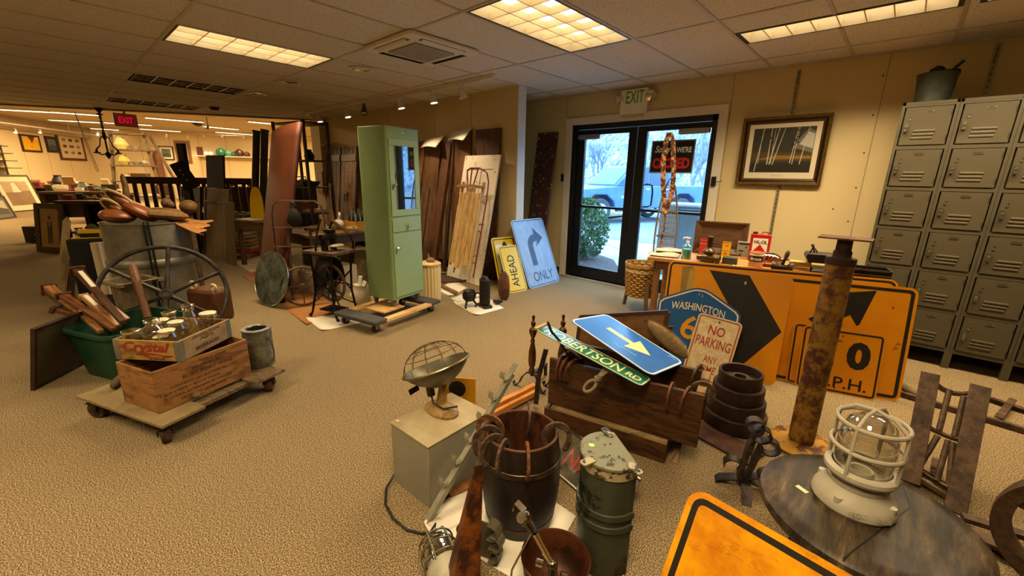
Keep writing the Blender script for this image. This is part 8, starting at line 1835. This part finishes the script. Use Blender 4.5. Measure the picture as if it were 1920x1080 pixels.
# dark backdrop furniture behind the bench
for k, (u, v, w, d, h, c1, lb) in enumerate(((-2.2, 11.6, 1.6, .5, 1.12, '1c120b', 'tall dark cupboard behind the pipes'), (-3.9, 11.9, 1.2, .5, 1.0, '2a1a10', 'dark chest behind the black headboard'))):
    t = T('cupboard', lb, 'cupboard', basis(far(u, v), UF, VF, (0, 0, 1))); b = B(wood(c1, '3a2616', 'x', 1)); b.bb(-w/2, w/2, 0, d, .08, h); b.obj('body', t)
    for s_ in (-1, 1): b = B(wood(c1, '3a2616', 'z', 1)); b.bb(s_*w/4 - w/4 + .03, s_*w/4 + w/4 - .03, -.02, 0, .14, h - .06); o = b.obj('door', t); b = B(IR); b.sph((s_*.06, -.035, h*.6), .02, 8); b.obj('knob', o)
    b = B(plain(c1, .7)); b.bb(-w/2, w/2, .02, d - .02, 0, .08); b.obj('plinth', t)
    clutter(far(u - w*.45, v + .25), far(u + w*.45, v + .25), h, 5, 'on the ' + ('tall dark cupboard' if k == 0 else 'dark chest behind the headboard'), 'things on the ' + ('tall cupboard' if k == 0 else 'dark chest'), .07, .16, 3 + k)
# leaning door panels, headboard, posts
def lean_px(bl, br, top, lean, label, name, cat, mat, th=.03, build=None, w=None):
    a, c = fl(*bl), fl(*br); x = (c - a); W = x.length if w is None else w; x.normalize(); n_ = Vector((-x.y, x.x, 0))
    if n_.dot(a) < 0: n_ = -n_
    m_ = (a + c)/2; k = sin(radians(lean)); co = cos(radians(lean)); H = 1.0
    for _ in range(30):
        p = m_ + n_*k*H; tp = ray(*top); tt = (p.x*tp.x + p.y*tp.y)/(tp.x**2 + tp.y**2); H = (CAMZ + tp.z*tt)/co
    b = B(mat); b.bb(-W/2, W/2, 0, H, -th, 0)
    if build: build(b, W, H)
    if x.cross(Vector((0, 0, 1))).dot(a) > 0: x = -x
    up = Vector((0, 0, 1))*co + n_*k
    return S(b, name, label, cat, basis(m_, x, up, x.cross(up)), bevel=.004)
def door_mould(b, W, H): 
    b.m(wood('2e2010', '4a3820', 'y', 1)); b.bb(-W/2, W/2, H*.78, H*.82, 0, .015); b.bb(-W/2, -W/2 + .06, 0, H, 0, .01); b.bb(W/2 - .06, W/2, 0, H, 0, .01)
GW = wood('5a4a30', '86704c', 'y', 1, .6)
lean_px((382, 476), (428, 487), (405, 353), 9, 'grey brown door panel leaning before the long bench', 'door_panel', 'panel', GW, build=door_mould)
lean_px((341, 464), (378, 470), (360, 350), 8, 'darker door panel leaning left of the grey brown one', 'door_panel', 'panel', wood('241a10', '3e2e1c', 'y', 1, .6), build=door_mould)
lean_px((426, 495), (441, 498), (430, 378), 6, 'narrow brown board leaning right of the grey brown door panel', 'narrow_board', 'board', wood('4a3820', '6e5632', 'y', 1, .6))
lean_px((392, 462), (424, 466), (404, 291), 7, 'black upright board behind the leaning door panels', 'black_board', 'board', plain('070606', .7))
bp = lean_px((362, 475), (374, 476), (366, 270), 1, 'tall black post standing behind the wash tub', 'black_post', 'post', plain('0b0908', .6), .06)
q = fl(366, 475); b = B(plain('0b0908', .6)); A = wy(362, 352, q.y - .05); C = wy(331, 306, q.y - .05); b.bar(A, C, .20, .03, (.9, -.3, .3)); b.m(metal('c8c0b0', .3)); [b.sph(lerp(A, C, k) + Vector((.03, -.02, .0)), .014, 8) for k in (.3, .5, .7)]; S(b, 'studded_board', 'black studded board slanting off the tall black post', 'board')
b = B(metal('4a463e', .3)); b.tube([wy(366, 395, q.y - .04) + Vector((.05*cos(a), .0, .12*sin(a))) for a in [2*pi*k/18 for k in range(18)]], .015, 6, True); b.obj('iron_loop', bp, bp.matrix_world.inverted())
for k, (bx, tx, lb) in enumerate(((476, 481, 'left one of two tall dark olive pipes'), (491, 496.5, 'right one of two tall dark olive pipes'))):
    a = fl(bx, 474); p = fl(bx, 474); tp = ray(tx, 245 if k == 0 else 243); tt = (a.x*tp.x + a.y*tp.y)/(tp.x**2 + tp.y**2); h = CAMZ + tp.z*tt; e = Vector((tp.x*tt, tp.y*tt, h)); b = B(paint('2c2a1c', '423e2a', .4, 4)); b.cyl(a, e, .056, n=20); b.cyl(lerp(a, e, .985), e, .064, n=20); S(b, 'tall_pipe', lb, 'pipe')
# orange dolly with books, milk crate
q = fl(461, 490)*1.07; q = Vector((q.x, q.y, 0))
t = T('orange_dolly', 'small orange red dolly under stacked books by the side table', 'dolly', TR(q.x, q.y, 0, .6))
b = B(plain('b8401c', .4)); b.bb(-.24, .24, -.17, .17, .07, .13); b.obj('deck', t, bevel=.01)
for x in (-.18, .18):
    for y_ in (-.12, .12): b = B(plain('b9b4a8', .4)); b.cyl((x, y_ - .015, .035), (x, y_ + .015, .035), .035, n=14); b.obj('caster', t)
for k, (c1, w, lb) in enumerate((('6a4220', .42, 'lowest book of the pile on the orange dolly'), ('94642e', .38, 'second book of the pile on the orange dolly'), ('7a4a24', .4, 'third book of the pile on the orange dolly'), ('3a2616', .36, 'fourth book of the pile on the orange dolly'), ('b08a50', .34, 'topmost book of the pile on the orange dolly'))):
    b = B(paint(c1, c1, .6)); b.bb(-w/2, w/2, -.14, .14, 0, .058); b.m(plain('c9b48a', .7)); b.bb(-w/2 + .01, w/2 + .001, -.141, .141, .008, .05); S(b, 'book', lb, 'book', TR(q.x, q.y, .13 + .0585*k, .6 + .12*(-1)**k), 'books on the orange dolly')
t = T('milk_crate', 'grey plastic milk crate on top of the books by the side table', 'crate', TR(q.x - .02, q.y + .02, .424, .6))
b = B(paint('7a7462', '5e5848', .5, 4))
for s_ in (-1, 1):
    for z in (0, .12, .24): b.bb(-.18, .18, s_*.16 - .008, s_*.16 + .008, z, z + .04); b.bb(s_*.18 - .008, s_*.18 + .008, -.16, .16, z, z + .04)
for x in (-.18, -.06, .06, .18):
    for y_ in (-.16, .16): b.bb(x - .015, x + .015, y_ - .009, y_ + .009, 0, .28)
b.bb(-.18, .18, -.16, .16, 0, .01); b.obj('lattice', t)
# black metal rack behind the slab
RX = TR(-7.15, 2.85, 0, radians(12))
t = T('metal_rack', 'black metal shelf rack behind the tall reddish slab', 'rack', RX)
for x in (-.38, .38):
    for y_ in (-.2, .2): b = B(M_BLACK); b.bb(x - .018, x + .018, y_ - .018, y_ + .018, 0, 2.12); b.obj('post', t)
for z in (.3, .75, 1.15, 1.55, 2.10): b = B(M_BLACK); b.bb(-.40, .40, -.22, .22, z - .02, z); b.obj('shelf', t)
for k, (x, z, c1, s, kd, lb) in enumerate(((.2, 1.55, '15110e', .1, 2, 'black jug on the upper shelf of the metal rack'), (.22, 1.15, '4a463c', .13, 1, 'grey bowl on the middle shelf of the metal rack'), (.2, .75, 'a8906c', .13, 3, 'tan papers on the lower shelf of the metal rack'), (-.1, .75, '5a3a20', .14, 0, 'brown box on the lower shelf of the metal rack'), (-.15, 1.15, '2c2620', .13, 5, 'dark toolbox on the middle shelf of the metal rack'))):
    b = B(paint(c1, c1, .4, 5)); KINDS[kd][1](b, s); S(b, KINDS[kd][0], lb, KINDS[kd][2], RX @ TR(x*.8, -.0, z + .003), 'things on the metal rack')
b = B(paint('14110f', '242019', .4, 5)); b.lathe([(0, 0), (.15, 0), (.16, .02), (.15, .42), (.12, .46), (0, .46)], 22); S(b, 'black_drum', 'black drum standing behind the oars by the metal rack', 'drum', TR(-6.55, 2.62, 0))
# ================================================================= light and rendering
w = bpy.data.worlds.new('world'); SC.world = w; w.use_nodes = True
nt = w.node_tree; nt.nodes.clear()
o_ = nt.nodes.new('ShaderNodeOutputWorld'); bg = nt.nodes.new('ShaderNodeBackground')
bg.inputs[0].default_value = (.52, .74, 1.0, 1); bg.inputs[1].default_value = 9.5
nt.links.new(bg.outputs[0], o_.inputs[0])
SC.view_settings.view_transform = 'Standard'; SC.view_settings.look = 'None'
SC.view_settings.gamma = 1.0; SC.view_settings.use_curve_mapping = False
SC.view_settings.exposure = 0.38
c = SC.cycles
c.use_denoising = True
try: c.denoiser = 'OPENIMAGEDENOISE'
except Exception: pass
c.max_bounces = 8; c.diffuse_bounces = 4; c.glossy_bounces = 3; c.transmission_bounces = 4; c.transparent_max_bounces = 16
c.sample_clamp_indirect = 4.0; c.caustics_reflective = False; c.caustics_refractive = False
